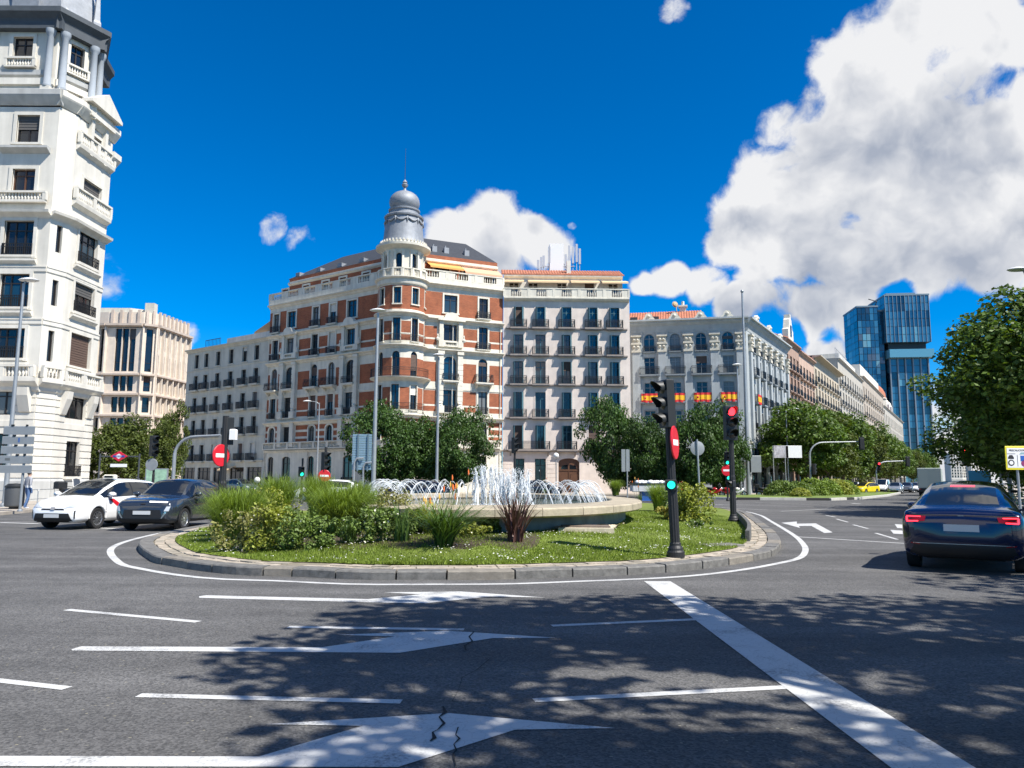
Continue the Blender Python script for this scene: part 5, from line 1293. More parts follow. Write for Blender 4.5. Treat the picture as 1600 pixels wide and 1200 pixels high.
# ------------------------------------------------------------------ planting on the island
def blades(n, length, spread, width, droop, seed, m, upright=0.0, base=.12, segs=5, name='leaves'):
    g = np.random.default_rng(seed); a = g.uniform(0, 2*np.pi, n); ln = length*g.uniform(.6, 1.1, n); out = spread*(upright*.3+(1-upright*.7)*g.random(n)**.7)
    br = base*np.sqrt(g.random(n)); ba = g.uniform(0, 2*np.pi, n); bx, by = br*np.cos(ba), br*np.sin(ba); w = width*g.uniform(.6, 1.2, n); rows = []
    tw = g.normal(0, .5, n)
    for k in range(segs+1):
        t = k/segs; r = out*(t**1.6); z = ln*(t-droop*g.uniform(.6, 1.3, n)*t**2.6) if k else np.zeros(n)-.02
        cx, cy = bx+np.cos(a)*r, by+np.sin(a)*r; ww = w*(1-t**2.2)*(.7+.6*t*(1-t)*2)+.0008; px, py = -np.sin(a+tw*t), np.cos(a+tw*t)
        rows.append(np.stack([cx-px*ww, cy-py*ww, z], 1)); rows.append(np.stack([cx+px*ww, cy+py*ww, z], 1))
    V = np.stack(rows, 1); base_i = np.arange(n)[:, None]*(2*(segs+1)); F = []
    for k in range(segs): F.append(base_i+np.array([2*k, 2*k+1, 2*k+3, 2*k+2])[None])
    return mesh_np(name, V.reshape(-1, 3), np.concatenate(F), m)
PG1 = mat('plant_fine_grass', (.16, .235, .034), .6, island=.4, transl=.3); PG2 = mat('plant_strap_green', (.075, .135, .028), .5, island=.4, transl=.2)
PG3 = mat('plant_yellow_green', (.24, .27, .04), .6, island=.4, transl=.3); PG4 = mat('plant_mid_green', (.12, .18, .034), .6, island=.45, transl=.25); PG5 = mat('plant_purple', (.10, .048, .040), .45, island=.5, transl=.1)
PG6 = mat('plant_olive', (.19, .19, .055), .6, island=.45, transl=.2); PETAL = mat('petal_white', (.80, .78, .66), .7); POKER = mat('poker_orange', (.75, .16, .03), .7); POKER2 = mat('poker_yellow', (.72, .42, .07), .7); STEM = mat('stem_green', (.12, .16, .05), .7)
def plant(name, label, px, py, zz=.33, group='plants in the fountain bed'):
    p = gnd(px, py, zz); return thing(name, label, 'plant', (p.x, p.y, lz(p.x, p.y)-.01), tr_.uniform(0, 6), group)
def fine_grass(px, py, h, sp, n, seed, label, m=None): o = plant('ornamental_grass', label, px, py); put('leaves', blades(int(n*1.5), h*1.36, sp*1.05, .0085, .42, seed, m or PG1, base=.3*sp, segs=6), o); return o
fine_grass(372, 836, 1.25, .85, 1500, 1, 'large arching ornamental grass at the left end of the bed, by the no entry pole')
fine_grass(432, 818, 1.42, .85, 1500, 2, 'tall ornamental grass behind the mixed shrubs, left of the fountain')
fine_grass(533, 838, 1.15, .95, 1900, 3, 'broad bright green ornamental grass in the middle of the bed')
fine_grass(495, 806, 1.45, .8, 1200, 4, 'tall ornamental grass at the back of the bed, in front of the white car')
fine_grass(347, 829, 1.1, .6, 900, 5, 'small ornamental grass at the very left edge of the bed')
fine_grass(560, 815, 1.2, .6, 900, 16, 'narrow ornamental grass left of the arching jets')
fine_grass(962, 774, 1.35, .9, 1100, 6, 'round grass clump behind the far rim of the basin')
fine_grass(1030, 800, 1.15, .7, 1000, 7, 'loose grass clump left of the near traffic light')
def shrub(px, py, w, h, m, seed, label, flowers=0, ls=.055, fm=None, n=34, per=60):
    o = plant('shrub', label, px, py); g = np.random.default_rng(seed); c = g.normal(0, .42, (n, 3)); c[:, 2] = g.random(n); h = h*1.08; c = c*np.array([w, w, h*.9]); c[:, 2] += .06
    V, F = leaf_cloud(c, np.full(n, .17*max(w, h)), per, ls, seed, up=.5, flat=1.1); put('foliage', mesh_np('foliage', V, F, m), o)
    mb = MB()
    for k in range(9): q = c[k]; mb.tube([(0, 0, -.02), (q[0]*.4, q[1]*.4, q[2]*.5), tuple(q)], [.012, .008, .004], 4)
    mb.build('stems', STEM, o)
    if flowers:
        k = g.integers(0, n, flowers); P = c[k]+g.normal(0, .10*max(w, h), (flowers, 3)); P[:, 2] = np.maximum(P[:, 2], .05); r = g.uniform(.012, .026, flowers); V = np.empty((flowers, 5, 3)); ax = g.normal(size=(flowers, 3))+np.array([0, -1.2, .8]); ax /= np.linalg.norm(ax, axis=1)[:, None]
        t = np.cross(ax, np.array([.3, .2, 1.])); t /= np.linalg.norm(t, axis=1)[:, None]; b = np.cross(ax, t)
        for j in range(5): V[:, j] = P+(t*math.cos(j*1.2566)+b*math.sin(j*1.2566))*r[:, None]
        put('flowers', mesh_np('flowers', V.reshape(-1, 3), np.arange(5*flowers).reshape(-1, 5), fm or PETAL), o)
    return o
shrub(392, 848, .62, .72, PG6, 11, 'olive flowering shrub at the front left of the bed', 50)
shrub(432, 850, .55, .80, PG3, 12, 'yellow green leafy shrub in the front left of the bed', 12)
shrub(468, 851, .5, .70, PG4, 13, 'mid green shrub with few white flowers at the bed front', 26)
shrub(418, 832, .6, .95, PG3, 14, 'taller yellow green shrub second row of the bed', 0)
shrub(505, 849, .42, .5, PG4, 15, 'low dark shrub under the broad ornamental grass', 8)
shrub(596, 846, .50, .66, PG4, 17, 'shrub covered in white flowers right of the broad grass', 75)
shrub(612, 832, .55, .85, PG6, 18, 'tall olive shrub with cream flowers near the basin', 45)
shrub(578, 828, .5, .8, PG4, 19, 'dark upright shrub between the grass and the white flowers', 10)
shrub(640, 838, .35, .5, PG4, 20, 'small green shrub beside the iris leaves', 0)
shrub(764, 836, .30, .42, PG4, 21, 'small round green plant between the strap leaves and the purple plant', 0, n=20)
shrub(738, 842, .35, .22, PG3, 22, 'low yellow green ground plant beside bare soil', 14, n=18)
shrub(1083, 812, .62, 1.1, PG3, 23, 'tall leafy bamboo like bush right of the near traffic light', 0, ls=.085, n=44)
shrub(1060, 810, .45, 1.0, PG4, 24, 'dark green bush hidden behind the near traffic light', 0, ls=.08)
shrub(1043, 812, .38, .36, mat('plant_gold', (.30, .27, .04), .6, island=.4, transl=.2), 25, 'low golden bush at the foot of the tall leafy bush', 0)
shrub(1090, 818, .35, .12, PG4, 26, 'white flower patch at the foot of the tall leafy bush', 60, n=14)
def strap(px, py, h, sp, n, w, m, seed, label, up=0.0, droop=.45, name='strap_plant'): o = plant(name, label, px, py); put('leaves', blades(n, h*(1.3 if droop > .2 else 1.12), sp*1.15, w, droop, seed, m, upright=up, base=.16), o); return o
strap(694, 850, .95, 1.15, 420, .014, PG2, 31, 'rounded clump of green strap leaves in front of the basin')
strap(672, 838, .85, .85, 260, .013, PG3, 32, 'yellow green strap leaf clump behind the rounded one')
strap(628, 846, .72, .22, 60, .020, PG2, 33, 'upright iris like leaves right of the white flowers', up=.8, droop=.05)
strap(805, 846, 1.02, .72, 100, .021, PG5, 34, 'dark purple spiky plant in front of the fountain', up=.35, droop=.10, name='spiky_plant')
strap(545, 846, .6, .35, 120, .012, PG2, 35, 'short green blades at the foot of the broad grass')
strap(388, 838, .75, .25, 60, .02, PG3, 36, 'pale upright blades in front of the large left grass', up=.8, droop=.05)
def pokers(px, py, n, seed, label, h0=.9, zz=.33, sp=.5):
    o = plant('torch_lily', label, px, py, zz); r = random.Random(seed)
    for k in range(n):
        x, y, h = r.uniform(-sp, sp), r.uniform(-.3, .3), h0*r.uniform(.65, 1.15); mb = MB().tube([(x*.5, y*.5, 0), (x*.8, y, h*.6), (x, y, h)], .008, 4); mb.build('stem', STEM, o)
        mb = MB().lathe([(.010, h-.02), (.024, h+.02), (.022, h+.07), (.009, h+.13), (.001, h+.15)], x, y, 7); mb.build('flower_spike', POKER if r.random() < .65 else POKER2, o)
    put('leaves', blades(60, h0*.55, .4, .01, .5, seed, PG2), o); return o
pokers(690, 826, 7, 41, 'orange torch lilies left of the central jets', 1.0); pokers(722, 822, 4, 42, 'tall red torch lilies touching the central jets', 1.25, sp=.25); pokers(662, 830, 4, 43, 'short orange torch lilies before the basin rim', .75, sp=.3)
pokers(1000, 782, 5, 44, 'pale torch lilies behind the right end of the basin', 1.2); pokers(900, 772, 5, 45, 'torch lilies behind the far rim of the basin', 1.1, sp=.9); pokers(850, 772, 4, 46, 'torch lilies behind the central jets', 1.2, sp=.7)
# bare soil under the bed
nx, ny = 40, 8; V = []
for i in range(nx+1):
    for j in range(ny+1):
        px = 352+(848-352)*i/nx; e = .5*math.sin(i*.7)*.3; a = gnd(px, 853+2*math.sin(i*.9)-(10 if px < 372 else 0), .33); b = gnd(px, 822, .33); p = a.lerp(b, j/ny); V.append((p.x, p.y, lz(p.x, p.y)+(.014 if 0 < i < nx and 0 < j < ny else -.01)))
struct(MB().add(V, [(i*(ny+1)+j, (i+1)*(ny+1)+j, (i+1)*(ny+1)+j+1, i*(ny+1)+j+1) for i in range(nx) for j in range(ny)]).build('soil_bed', SOIL, smooth=True))
# hedges on the island across the junction
hr = random.Random(6)
for k, (px, Y, w, h, m, lab) in enumerate(((1222, 76, 1.9, 1.55, PG4, 'dark clipped hedge bush at the left end of the far verge'), (1246, 76, 1.8, 1.5, PG4, 'second dark bush on the far verge'), (1268, 78, 1.7, 1.9, PG1, 'pale feathery bush in the middle of the far verge'), (1290, 79, 1.8, 1.8, PG1, 'round pale green bush on the far verge'), (1308, 82, 1.8, 1.8, PG3, 'yellow green bush near the right end of the far verge'), (1322, 85, 1.5, 1.6, PG1, 'last feathery bush at the right end of the far verge'), (1250, 72, .9, .65, PG3, 'small golden bush in front of the far verge hedge'))):
    p = at(px, 768, Y); o = thing('hedge_bush', lab, 'bush', (p.x, p.y, .2), 0, 'bushes on the far verge'); g = np.random.default_rng(60+k); n = 60; c = g.normal(size=(n, 3)); c /= np.linalg.norm(c, axis=1)[:, None]; c[:, 2] = abs(c[:, 2]); c *= np.array([w*.8, w*.6, h*.8])
    V, F = leaf_cloud(c, np.full(n, .38), 60, .14, 70+k, flat=.9); put('foliage', mesh_np('foliage', V, F, m), o)

# ------------------------------------------------------------------ fountain
FC = Vector((-.91, 27.5)); FA, FB = 5.25, 10.4
CONC = mat('fountain_concrete', (.36, .31, .225), .85, var=.3, vs=2.5, bump=.4, bs=20, streak=.15); CONC_D = mat('fountain_base_stone', (.30, .295, .275), .9, var=.35, vs=2.0, bump=.5, bs=12)
fo = thing('fountain', 'oval stone fountain basin with arching jets in the middle of the island', 'fountain', (FC.x, FC.y, .2))
sy = FB/FA
MB().lathe([(4.75, -.1), (4.75, .56), (4.2, .58)], 0, 0, 72, sy=sy).build('basin_wall', CONC_D, fo, smooth=30)
nseg = 30
for k in range(nseg):
    a0, a1 = 2*math.pi*(k+.006)/nseg, 2*math.pi*(k+.994)/nseg; mb = MB()
    prof = [(4.3, .53), (5.20, .53), (5.25, .57), (5.25, .72), (5.22, .755), (4.35, .775), (4.30, .74), (4.30, .53)]
    mb.lathe(prof, 0, 0, 5, a0, a1, sy=sy); n = 6
    mb.f.append(tuple(i*n for i in range(7))); mb.m.append(0); mb.f.append(tuple(i*n+5 for i in range(6, -1, -1))); mb.m.append(0)
    mb.build('rim_slab', CONC, fo, smooth=30)
def water_material():
    m = mat('water', (.06, .10, .085), .04, spec=.8); nt = m.node_tree; N = nt.nodes; L = nt.links
    n = N.new('ShaderNodeTexNoise'); n.inputs['Scale'].default_value = 7; n.inputs['Detail'].default_value = 4; g = N.new('ShaderNodeNewGeometry'); L.new(g.outputs['Position'], n.inputs['Vector'])
    bp = N.new('ShaderNodeBump'); bp.inputs['Strength'].default_value = .7; bp.inputs['Distance'].default_value = .06; L.new(n.outputs['Fac'], bp.inputs['Height']); L.new(bp.outputs[0], N['Principled BSDF'].inputs['Normal'])
    return m
MB().lathe([(.01, .555), (4.31, .555)], 0, 0, 72, sy=sy).build('water_surface', water_material(), fo)
SPRAY = mat('white_spray', (.90, .92, .93), .25, spec=.6, alpha=.55)
jr = np.random.default_rng(9)
def droplets(P, r, sz=1.3):
    n = len(P); o = np.array([(1, 0, 0), (-1, 0, 0), (0, 1, 0), (0, -1, 0), (0, 0, sz), (0, 0, -sz)]); V = P[:, None, :]+o[None]*r[:, None, None]
    f = np.array([(0, 2, 4), (2, 1, 4), (1, 3, 4), (3, 0, 4), (2, 0, 5), (1, 2, 5), (3, 1, 5), (0, 3, 5)]); F = (np.arange(n)[:, None, None]*6+f[None]).reshape(-1, 3); return V.reshape(-1, 3), F
def strands(paths, radii):
    """thin water threads: paths (k, m, 3), radii (k, m)"""
    k, m, _ = paths.shape; t = np.gradient(paths, axis=1); t /= np.linalg.norm(t, axis=2)[..., None]+1e-9; sx = np.cross(t, np.array([.31, .87, .2])); sx /= np.linalg.norm(sx, axis=2)[..., None]+1e-9; sy_ = np.cross(t, sx); V = []
    for j in range(4): a = j*np.pi/2; V.append(paths+(sx*math.cos(a)+sy_*math.sin(a))*radii[..., None])
    V = np.stack(V, 2).reshape(-1, 3); F = []
    i = (np.arange(k)[:, None]*m+np.arange(m-1)[None]).ravel()*4
    for j in range(4): F.append(np.stack([i+j, i+(j+1) % 4, i+4+(j+1) % 4, i+4+j], 1))
    return V, np.concatenate(F)
def quads(F3): return np.concatenate([F3, F3[:, 2:3]], 1)
def water_mesh(name, V1, F1, V2, F2):
    mb = bpy.data.meshes.new(name); mb.from_pydata(np.concatenate([V1, V2]).tolist(), [], F1.tolist()+(F2+len(V1)).tolist()); mb.materials.append(SPRAY); mb.polygons.foreach_set('use_smooth', [True]*len(mb.polygons)); mb.update(); return mb
def arc_mesh(w, h, seed):
    g = np.random.default_rng(seed); m = 22; t = np.linspace(0, 1, m); paths = []; rad = []
    for q in range(3):
        sc = 1+g.normal(0, .03); p = np.stack([w*sc*t, g.normal(0, .02)*t, 4*h*sc*t*(1-t)], 1)+g.normal(0, .006, (m, 3))*t[:, None]; paths.append(p); rad.append((.002+.011*g.random(m)**1.5)*(.75+.5*t))
    V1, F1 = strands(np.array(paths), np.array(rad)); n = 46; tt = g.random(n)**.55; Q = np.stack([w*tt, np.zeros(n), 4*h*tt*(1-tt)], 1)+g.normal(0, .035, (n, 3))*tt[:, None]
    V2, F2 = droplets(Q, g.uniform(.004, .009, n), 2.0); return water_mesh('water_arc', V1, F1, V2, F2)
ARCS = [arc_mesh(1.15, .74, 1), arc_mesh(1.05, .68, 2), arc_mesh(1.25, .78, 3)]
na = 58
for k in range(na):
    t = 2*math.pi*(k+.5)/na; x, y = 2.95*math.cos(t), 2.95*sy*math.sin(t); q = math.atan2(math.sin(t)/sy*1.0, math.cos(t))
    stuff(put('water_arc', ARCS[k % 3], fo, (x, y, .56), q))
for k in range(13):
    x, y = (.62+(k-6)*.15)+jr.uniform(-.1, .1), -3.0+jr.uniform(-1.3, 1.3); h = jr.uniform(.95, 1.38); ns, m = 16, 14; t = np.linspace(0, 1, m); paths = []; rad = []
    for q in range(ns):
        hh = h*jr.uniform(.35, 1.02); dx, dy = jr.normal(0, .07, 2); up_ = np.minimum(t/.55, 1); dn = np.maximum((t-.55)/.45, 0); drop = jr.uniform(.2, .95)
        p = np.stack([x+dx*t**1.6, y+dy*t**1.6, .56+hh*(1-(1-up_)**2)-hh*drop*dn**2], 1)+jr.normal(0, .008, (m, 3)); paths.append(p); rad.append((.003+.014*jr.random(m)**1.6)*(.5+t))
    V1, F1 = strands(np.array(paths), np.array(rad)); n = 260; tt = jr.random(n); P = np.stack([x+jr.normal(0, 1, n)*(.03+.09*tt), y+jr.normal(0, 1, n)*(.03+.09*tt), .56+h*tt*1.02], 1); V2, F2 = droplets(P, jr.uniform(.004, .011, n), 2.6)
    stuff(put('water_jet', water_mesh('water_jet', V1, F1, V2, F2), fo))
# foam where the jets fall back
n = 700; a = jr.uniform(0, 6.28, n); rr = np.sqrt(jr.random(n)); P = np.stack([rr*1.4*np.cos(a)+.6, -3+rr*1.9*np.sin(a), np.full(n, .57)], 1); V, F = droplets(P, jr.uniform(.01, .03, n)); stuff(put('foam', mesh_np('foam', V, F, SPRAY), fo))

# slabs lying on the lawn
def slab(label, px, py, w, d, h, rz, m, zz=.33, cat='slab'):
    p = gnd(px, py, zz); return tag(MB().bevel_box(-w/2, w/2, -d/2, d/2, -.03, h, .01).build('stone_slab', m, loc=(p.x, p.y, lz(p.x, p.y)), rz=rz), label, cat)
SLB = mat('slab_brown', (.15, .115, .09), .9, var=.3, vs=4); SLC = mat('slab_cream', (.50, .44, .33), .9, var=.2, vs=4)
def cover(label, px, py, w, d, rz):
    p = gnd(px, py, .33); o = thing('pit_cover', label, 'cover', (p.x, p.y, lz(p.x, p.y)), rz); MB().bevel_box(-w/2-.08, w/2+.08, -d/2-.08, d/2+.08, -.05, .11, .01).build('frame', SLC, o); MB().bevel_box(-w/2, w/2, -d/2, d/2, .11, .15, .01).build('lid', SLB, o)
cover('brown lidded pit cover nearest the kerb on the lawn', 915, 833, 1.15, .5, R(-3)); cover('narrow brown pit cover behind the other, by the basin', 905, 823, .95, .34, R(-5))
p = gnd(953, 827, .33); mb = MB(); V = []; 
for i in range(9):
    for j in range(5): V.append((-.36+.09*i, -.2+.1*j, .03+.05*math.sin(i*.9+j)*math.cos(j*1.3)+(.06 if i > 6 else 0)))
o = mb.add(V, [(i*5+j, (i+1)*5+j, (i+1)*5+j+1, i*5+j+1) for i in range(8) for j in range(4)]).build('cloth', SLC, loc=(p.x, p.y, lz(p.x, p.y)+.03), rz=R(-20), smooth=True); tag(o, 'crumpled cream cloth on the lawn beside the pit covers', 'cloth')
o = slab('flat grey stone slab set in the lawn right of the near traffic light', 1122, 846, 1.0, .55, .02, R(20), mat('slab_grey', (.16, .155, .14), .9, var=.3, vs=5), .25)
# ------------------------------------------------------------------ vehicles
TYRE = mat('tyre_rubber', (.012, .012, .013), .85); ALLOY = mat('alloy_rim', (.50, .51, .53), .3, metal=.9); BLACKP = mat('black_plastic', (.014, .014, .015), .55)
CGLASS = mat('car_glass', (.008, .010, .013), .03, spec=.9); LAMP = mat('headlamp_glass', (.42, .45, .48), .08, spec=.8); REDL = mat('tail_lamp_red', (.25, .006, .010), .12, spec=.7); CHROME = mat('chrome', (.7, .7, .72), .15, metal=1.0)
PLATE = mat('plate_blank', (.55, .56, .56), .5); LEDW = mat('daylight_led', (.9, .9, .92), .3, emit=(1, 1, 1), es=1.6); LEDR = mat('brake_led', (.8, .03, .04), .3, emit=(1, .03, .05), es=2.4)
def paint(n, c, metal=.0): return mat('paint_'+n, c, .18, metal=metal, coat=1.0, spec=.5)
WHEELS = {}
def wheel_meshes(r, w, spokes):
    k = (r, w, spokes)
    if k in WHEELS: return WHEELS[k]
    t = MB().lathe([(r*.66, -w*.42), (r*.80, -w*.5), (r*.95, -w*.5), (r, -w*.36), (r, w*.36), (r*.95, w*.5), (r*.80, w*.5), (r*.66, w*.42)], 0, 0, 32, axis='y').mesh('tyre', TYRE, smooth=35)
    m = MB().lathe([(r*.67, w*.44), (r*.63, w*.45), (r*.60, w*.36), (r*.58, -w*.3)], 0, 0, 28, axis='y')
    for i in range(spokes):
        a = 2*math.pi*i/spokes; c, s = math.cos(a), math.sin(a); q = (.055 if spokes < 8 else .022)*r/.33
        def P(rr, o, y): return (c*rr-s*o, y, s*rr+c*o)
        V = [P(.08*r, -q, w*.40), P(.62*r, -q*.7, w*.43), P(.62*r, q*.7, w*.43), P(.08*r, q, w*.40), P(.08*r, -q, w*.2), P(.62*r, -q*.7, w*.25), P(.62*r, q*.7, w*.25), P(.08*r, q, w*.2)]
        m.add(V, [(0, 1, 2, 3), (0, 4, 5, 1), (3, 2, 6, 7)])
    m.lathe([(.001, w*.44), (.12*r, w*.43), (.13*r, w*.2)], 0, 0, 12, axis='y'); rim = m.mesh('rim', ALLOY, smooth=30)
    d = MB().lathe([(.001, -w*.1), (r*.6, -w*.1)], 0, 0, 20, axis='y').mesh('brake_disc', BLACKP)
    WHEELS[k] = (t, rim, d); return WHEELS[k]
def car(name, label, cat, keys, paint_m, axles, wr_, wx, glass, pillars=(), arch_m=None, group=None, roof_m=None, spokes=10, detail=True):
    keys = sorted(keys); X = np.array([k[0] for k in keys]); Kv = np.array([k[1:] for k in keys]); N = 76
    e = (1-np.cos(np.linspace(0, np.pi, N)))/2; xs = X[0]+(X[-1]-X[0])*(.35*e+.65*np.linspace(0, 1, N))
    A = np.stack([np.interp(xs, X, Kv[:, j]) for j in range(6)], 1)
    for _ in range(2): A[1:-1] = (A[:-2]+2*A[1:-1]+A[2:])/4
    kk = np.linspace(0, 9, 37); P = np.empty((N, 37, 3))
    for i, (zb, zs, zt, wm, ws, wt) in enumerate(A):
        h = zs-zb; z7 = zt-min(.06, (zt-zs)*.35)
        sy_ = [0, wm*.8, wm-.03, wm, wm-.006, ws, (ws+wt)/2+.018*min(1, (zt-zs)/.4), wt, wt*.55, 0]; sz = [zb, zb, zb+.09*min(1, h/.6), zb+.42*h, zb+.80*h, zs, (zs+z7)/2+.01, z7, zt-.012, zt]
        P[i, :, 0] = xs[i]; P[i, :, 1] = np.interp(kk, range(10), sy_); P[i, :, 2] = np.interp(kk, range(10), sz)
    S_ = P.copy()
    S_[:, 1:-1, 1:] = (P[:, :-2, 1:]+2*P[:, 1:-1, 1:]+P[:, 2:, 1:])/4; P = S_
    Ra = wr_+.055; orig = P.copy()
    for ax in axles:
        dx, dz = P[..., 0]-ax, P[..., 2]-wr_; d = np.hypot(dx, np.maximum(dz, 0)); hit = (d < Ra) & (kk[None] < 4.9) & (kk[None] > 1.2)
        sc = np.where(hit, Ra/np.maximum(d, 1e-3), 1)
        P[..., 0] = np.where(hit, np.where(dz > 0, ax+dx*sc, ax+np.sign(dx)*Ra), P[..., 0]); P[..., 2] = np.where(hit & (dz > 0), wr_+np.maximum(dz, 0)*sc, P[..., 2])
    parts = {}; allf = []; allv = np.concatenate([P.reshape(-1, 3), P.reshape(-1, 3)*np.array([1, -1, 1])])
    (ws0, ws1), (rw0, rw1), (sd0, sd1) = glass
    for i in range(N-1):
        xc = (xs[i]+xs[i+1])/2
        for j in range(36):
            kc = (kk[j]+kk[j+1])/2; zc = orig[i:i+2, j:j+2, 2].mean()
            if any(math.hypot(orig[i:i+2, j:j+2, 0].mean()-ax, max(zc-wr_, 0)) < Ra and 1.2 < kc < 4.9 for ax in axles): continue
            nm = 'body'; hgt = A[i, 2]-A[i, 1]
            if kc > 7.15 and ws0 < xc < ws1: nm = 'windshield'
            elif kc > 7.15 and rw0 < xc < rw1: nm = 'rear_window'
            elif 5.12 < kc < 6.75 and sd0 < xc < sd1 and hgt > .12: nm = 'pillar' if any(abs(xc-p) < .05 for p in pillars) else 'side_window'
            elif kc > 6.75 and roof_m is not None and rw1 <= xc <= ws0: nm = 'roof_panel'
            elif kc < .95: nm = 'underbody'
            elif arch_m is not None and kc < 2.0: nm = 'sill_cladding'
            a, b, c, d = i*37+j, (i+1)*37+j, (i+1)*37+j+1, i*37+j+1; o = N*37
            for sgn, f in ((1, (a, b, c, d)), (-1, (a+o, d+o, c+o, b+o))):
                key = nm if nm not in ('side_window', 'pillar') else nm+('L' if sgn > 0 else 'R'); parts.setdefault(key, []).append(f)
            allf += [(a, b, c, d), (a+o, d+o, c+o, b+o)]
    for i in (0, N-1):
        ring = [i*37+j for j in range(37)]+[N*37+i*37+j for j in range(35, 0, -1)]; parts['body'].append(tuple(ring)); allf.append(tuple(ring))
    root = thing(name, label, cat, (0, 0, 0), 0, group)
    mm = {'body': paint_m, 'windshield': CGLASS, 'rear_window': CGLASS, 'side_window': CGLASS, 'pillar': BLACKP, 'roof_panel': roof_m or paint_m, 'underbody': BLACKP, 'sill_cladding': arch_m or BLACKP}
    for key, fs in parts.items():
        nm = key[:-1] if key[-1] in 'LR' else key; used = sorted({q for f in fs for q in f}); mp = {q: n for n, q in enumerate(used)}
        me = bpy.data.meshes.new(nm); me.from_pydata([tuple(allv[q]) for q in used], [], [tuple(mp[q] for q in f) for f in fs]); me.materials.append(mm[nm]); me.polygons.foreach_set('use_smooth', [True]*len(fs)); me.update()
        bm = bmesh.new(); bm.from_mesh(me); bmesh.ops.remove_doubles(bm, verts=bm.verts, dist=1e-4); bmesh.ops.recalc_face_normals(bm, faces=bm.faces); bm.to_mesh(me); bm.free(); put(nm, me, root)
    bvh = BVHTree.FromPolygons([tuple(v) for v in allv], allf)
    # wheels and dark wells
    t, rim, dsc = wheel_meshes(wr_, .215, spokes); W_ = max(A[:, 3])
    for ax in axles:
        for s in (1, -1):
            w = put('wheel', None, root, (ax, s*(W_-.115), wr_), 0 if s > 0 else math.pi); put('tyre', t, w); put('rim', rim, w); put('brake_disc', dsc, w)
        mb = MB().lathe([(Ra+.005, -W_+.03), (Ra+.005, W_-.03)], ax, wr_, 20, R(0), R(180), axis='y'); mb.box(ax-Ra, ax+Ra, -W_+.35, W_-.35, .2, wr_+Ra-.02); mb.build('wheel_well', BLACKP, root)
        if True:
            lw = .06 if arch_m is not None else .03
            for s in (1, -1):
                V = []
                for q in range(15):
                    a = math.pi*q/14; V += [(ax+(Ra-.005)*math.cos(a), s*(W_+(.012 if lw > .05 else .002)), wr_+(Ra-.005)*math.sin(a)), (ax+(Ra+lw)*math.cos(a), s*(W_+(.006 if lw > .05 else -.012)), wr_+(Ra+lw)*math.sin(a)), (ax+(Ra-.005)*math.cos(a), s*(W_-.08), wr_+(Ra-.005)*math.sin(a))]
                F = []
                for q in range(14): F += [(q*3, q*3+3, q*3+4, q*3+1), (q*3+2, q*3+5, q*3+3, q*3)]
                MB().add(V, F).build('arch_cladding', arch_m or paint_m, root, smooth=True)
    def decal(nm, m, quad, side, off=.008, nu=8, nv=4, parent=None, thick=True):
        """quad: 4 corners; (y,z) seen on front/rear, (x,z) on left/right; laid onto the bodywork"""
        V = []; ok = True
        for a in range(nu+1):
            for b in range(nv+1):
                u, v = a/nu, b/nv; p = [(quad[0][k]*(1-u)+quad[1][k]*u)*(1-v)+(quad[3][k]*(1-u)+quad[2][k]*u)*v for k in (0, 1)]
                if side == 'front': o_, d_ = Vector((4, p[0], p[1])), Vector((-1, 0, 0))
                elif side == 'rear': o_, d_ = Vector((-4, p[0], p[1])), Vector((1, 0, 0))
                elif side == 'left': o_, d_ = Vector((p[0], 3, p[1])), Vector((0, -1, 0))
                elif side == 'right': o_, d_ = Vector((p[0], -3, p[1])), Vector((0, 1, 0))
                else: o_, d_ = Vector((p[0], p[1], 4)), Vector((0, 0, -1))
                h, n, _, _ = bvh.ray_cast(o_, d_)
                if h is None: h = (Vector(V[-1])+d_*off if V else o_+d_*3); 
                V.append(tuple(h-d_*off))
        F = [(a*(nv+1)+b, (a+1)*(nv+1)+b, (a+1)*(nv+1)+b+1, a*(nv+1)+b+1) for a in range(nu) for b in range(nv)]
        return MB().add(V, F).build(nm, m, parent or root, smooth=True)
    if detail:
        for s, sd in ((1, 'left'), (-1, 'right')):
            mb = MB(); xm = ws1-.42; zm = float(np.interp(xm, xs, A[:, 1]))+.07; y0 = W_-.05
            mb.lathe([(.001, -.10), (.07, -.085), (.095, 0), (.085, .07), (.001, .09)], 0, 0, 10, axis='x'); mb.xform(Matrix.Translation((xm, s*(W_+.09), zm+.03)) @ Matrix.Diagonal((1, 1.25, .85, 1))); mb.tube([(xm, s*(y0-.05), zm-.03), (xm, s*(W_+.05), zm)], .025, 6)
            mb.build('mirror', paint_m, root, smooth=True)
            dx = pillars[0] if pillars else 0
            for x in (dx, ws1-.30, dx-1.05): decal('door_seam', BLACKP, [(x-.006, .34), (x+.006, .34), (x+.006, float(np.interp(x, xs, A[:, 1]))-.02), (x-.006, float(np.interp(x, xs, A[:, 1]))-.02)], sd, .004, 1, 8)
            for x in (dx+.12, dx-.92): decal('door_handle', paint_m, [(x, .86), (x+.2, .86), (x+.2, .89), (x, .89)], sd, .03, 2, 1)
    return root, decal, A, xs
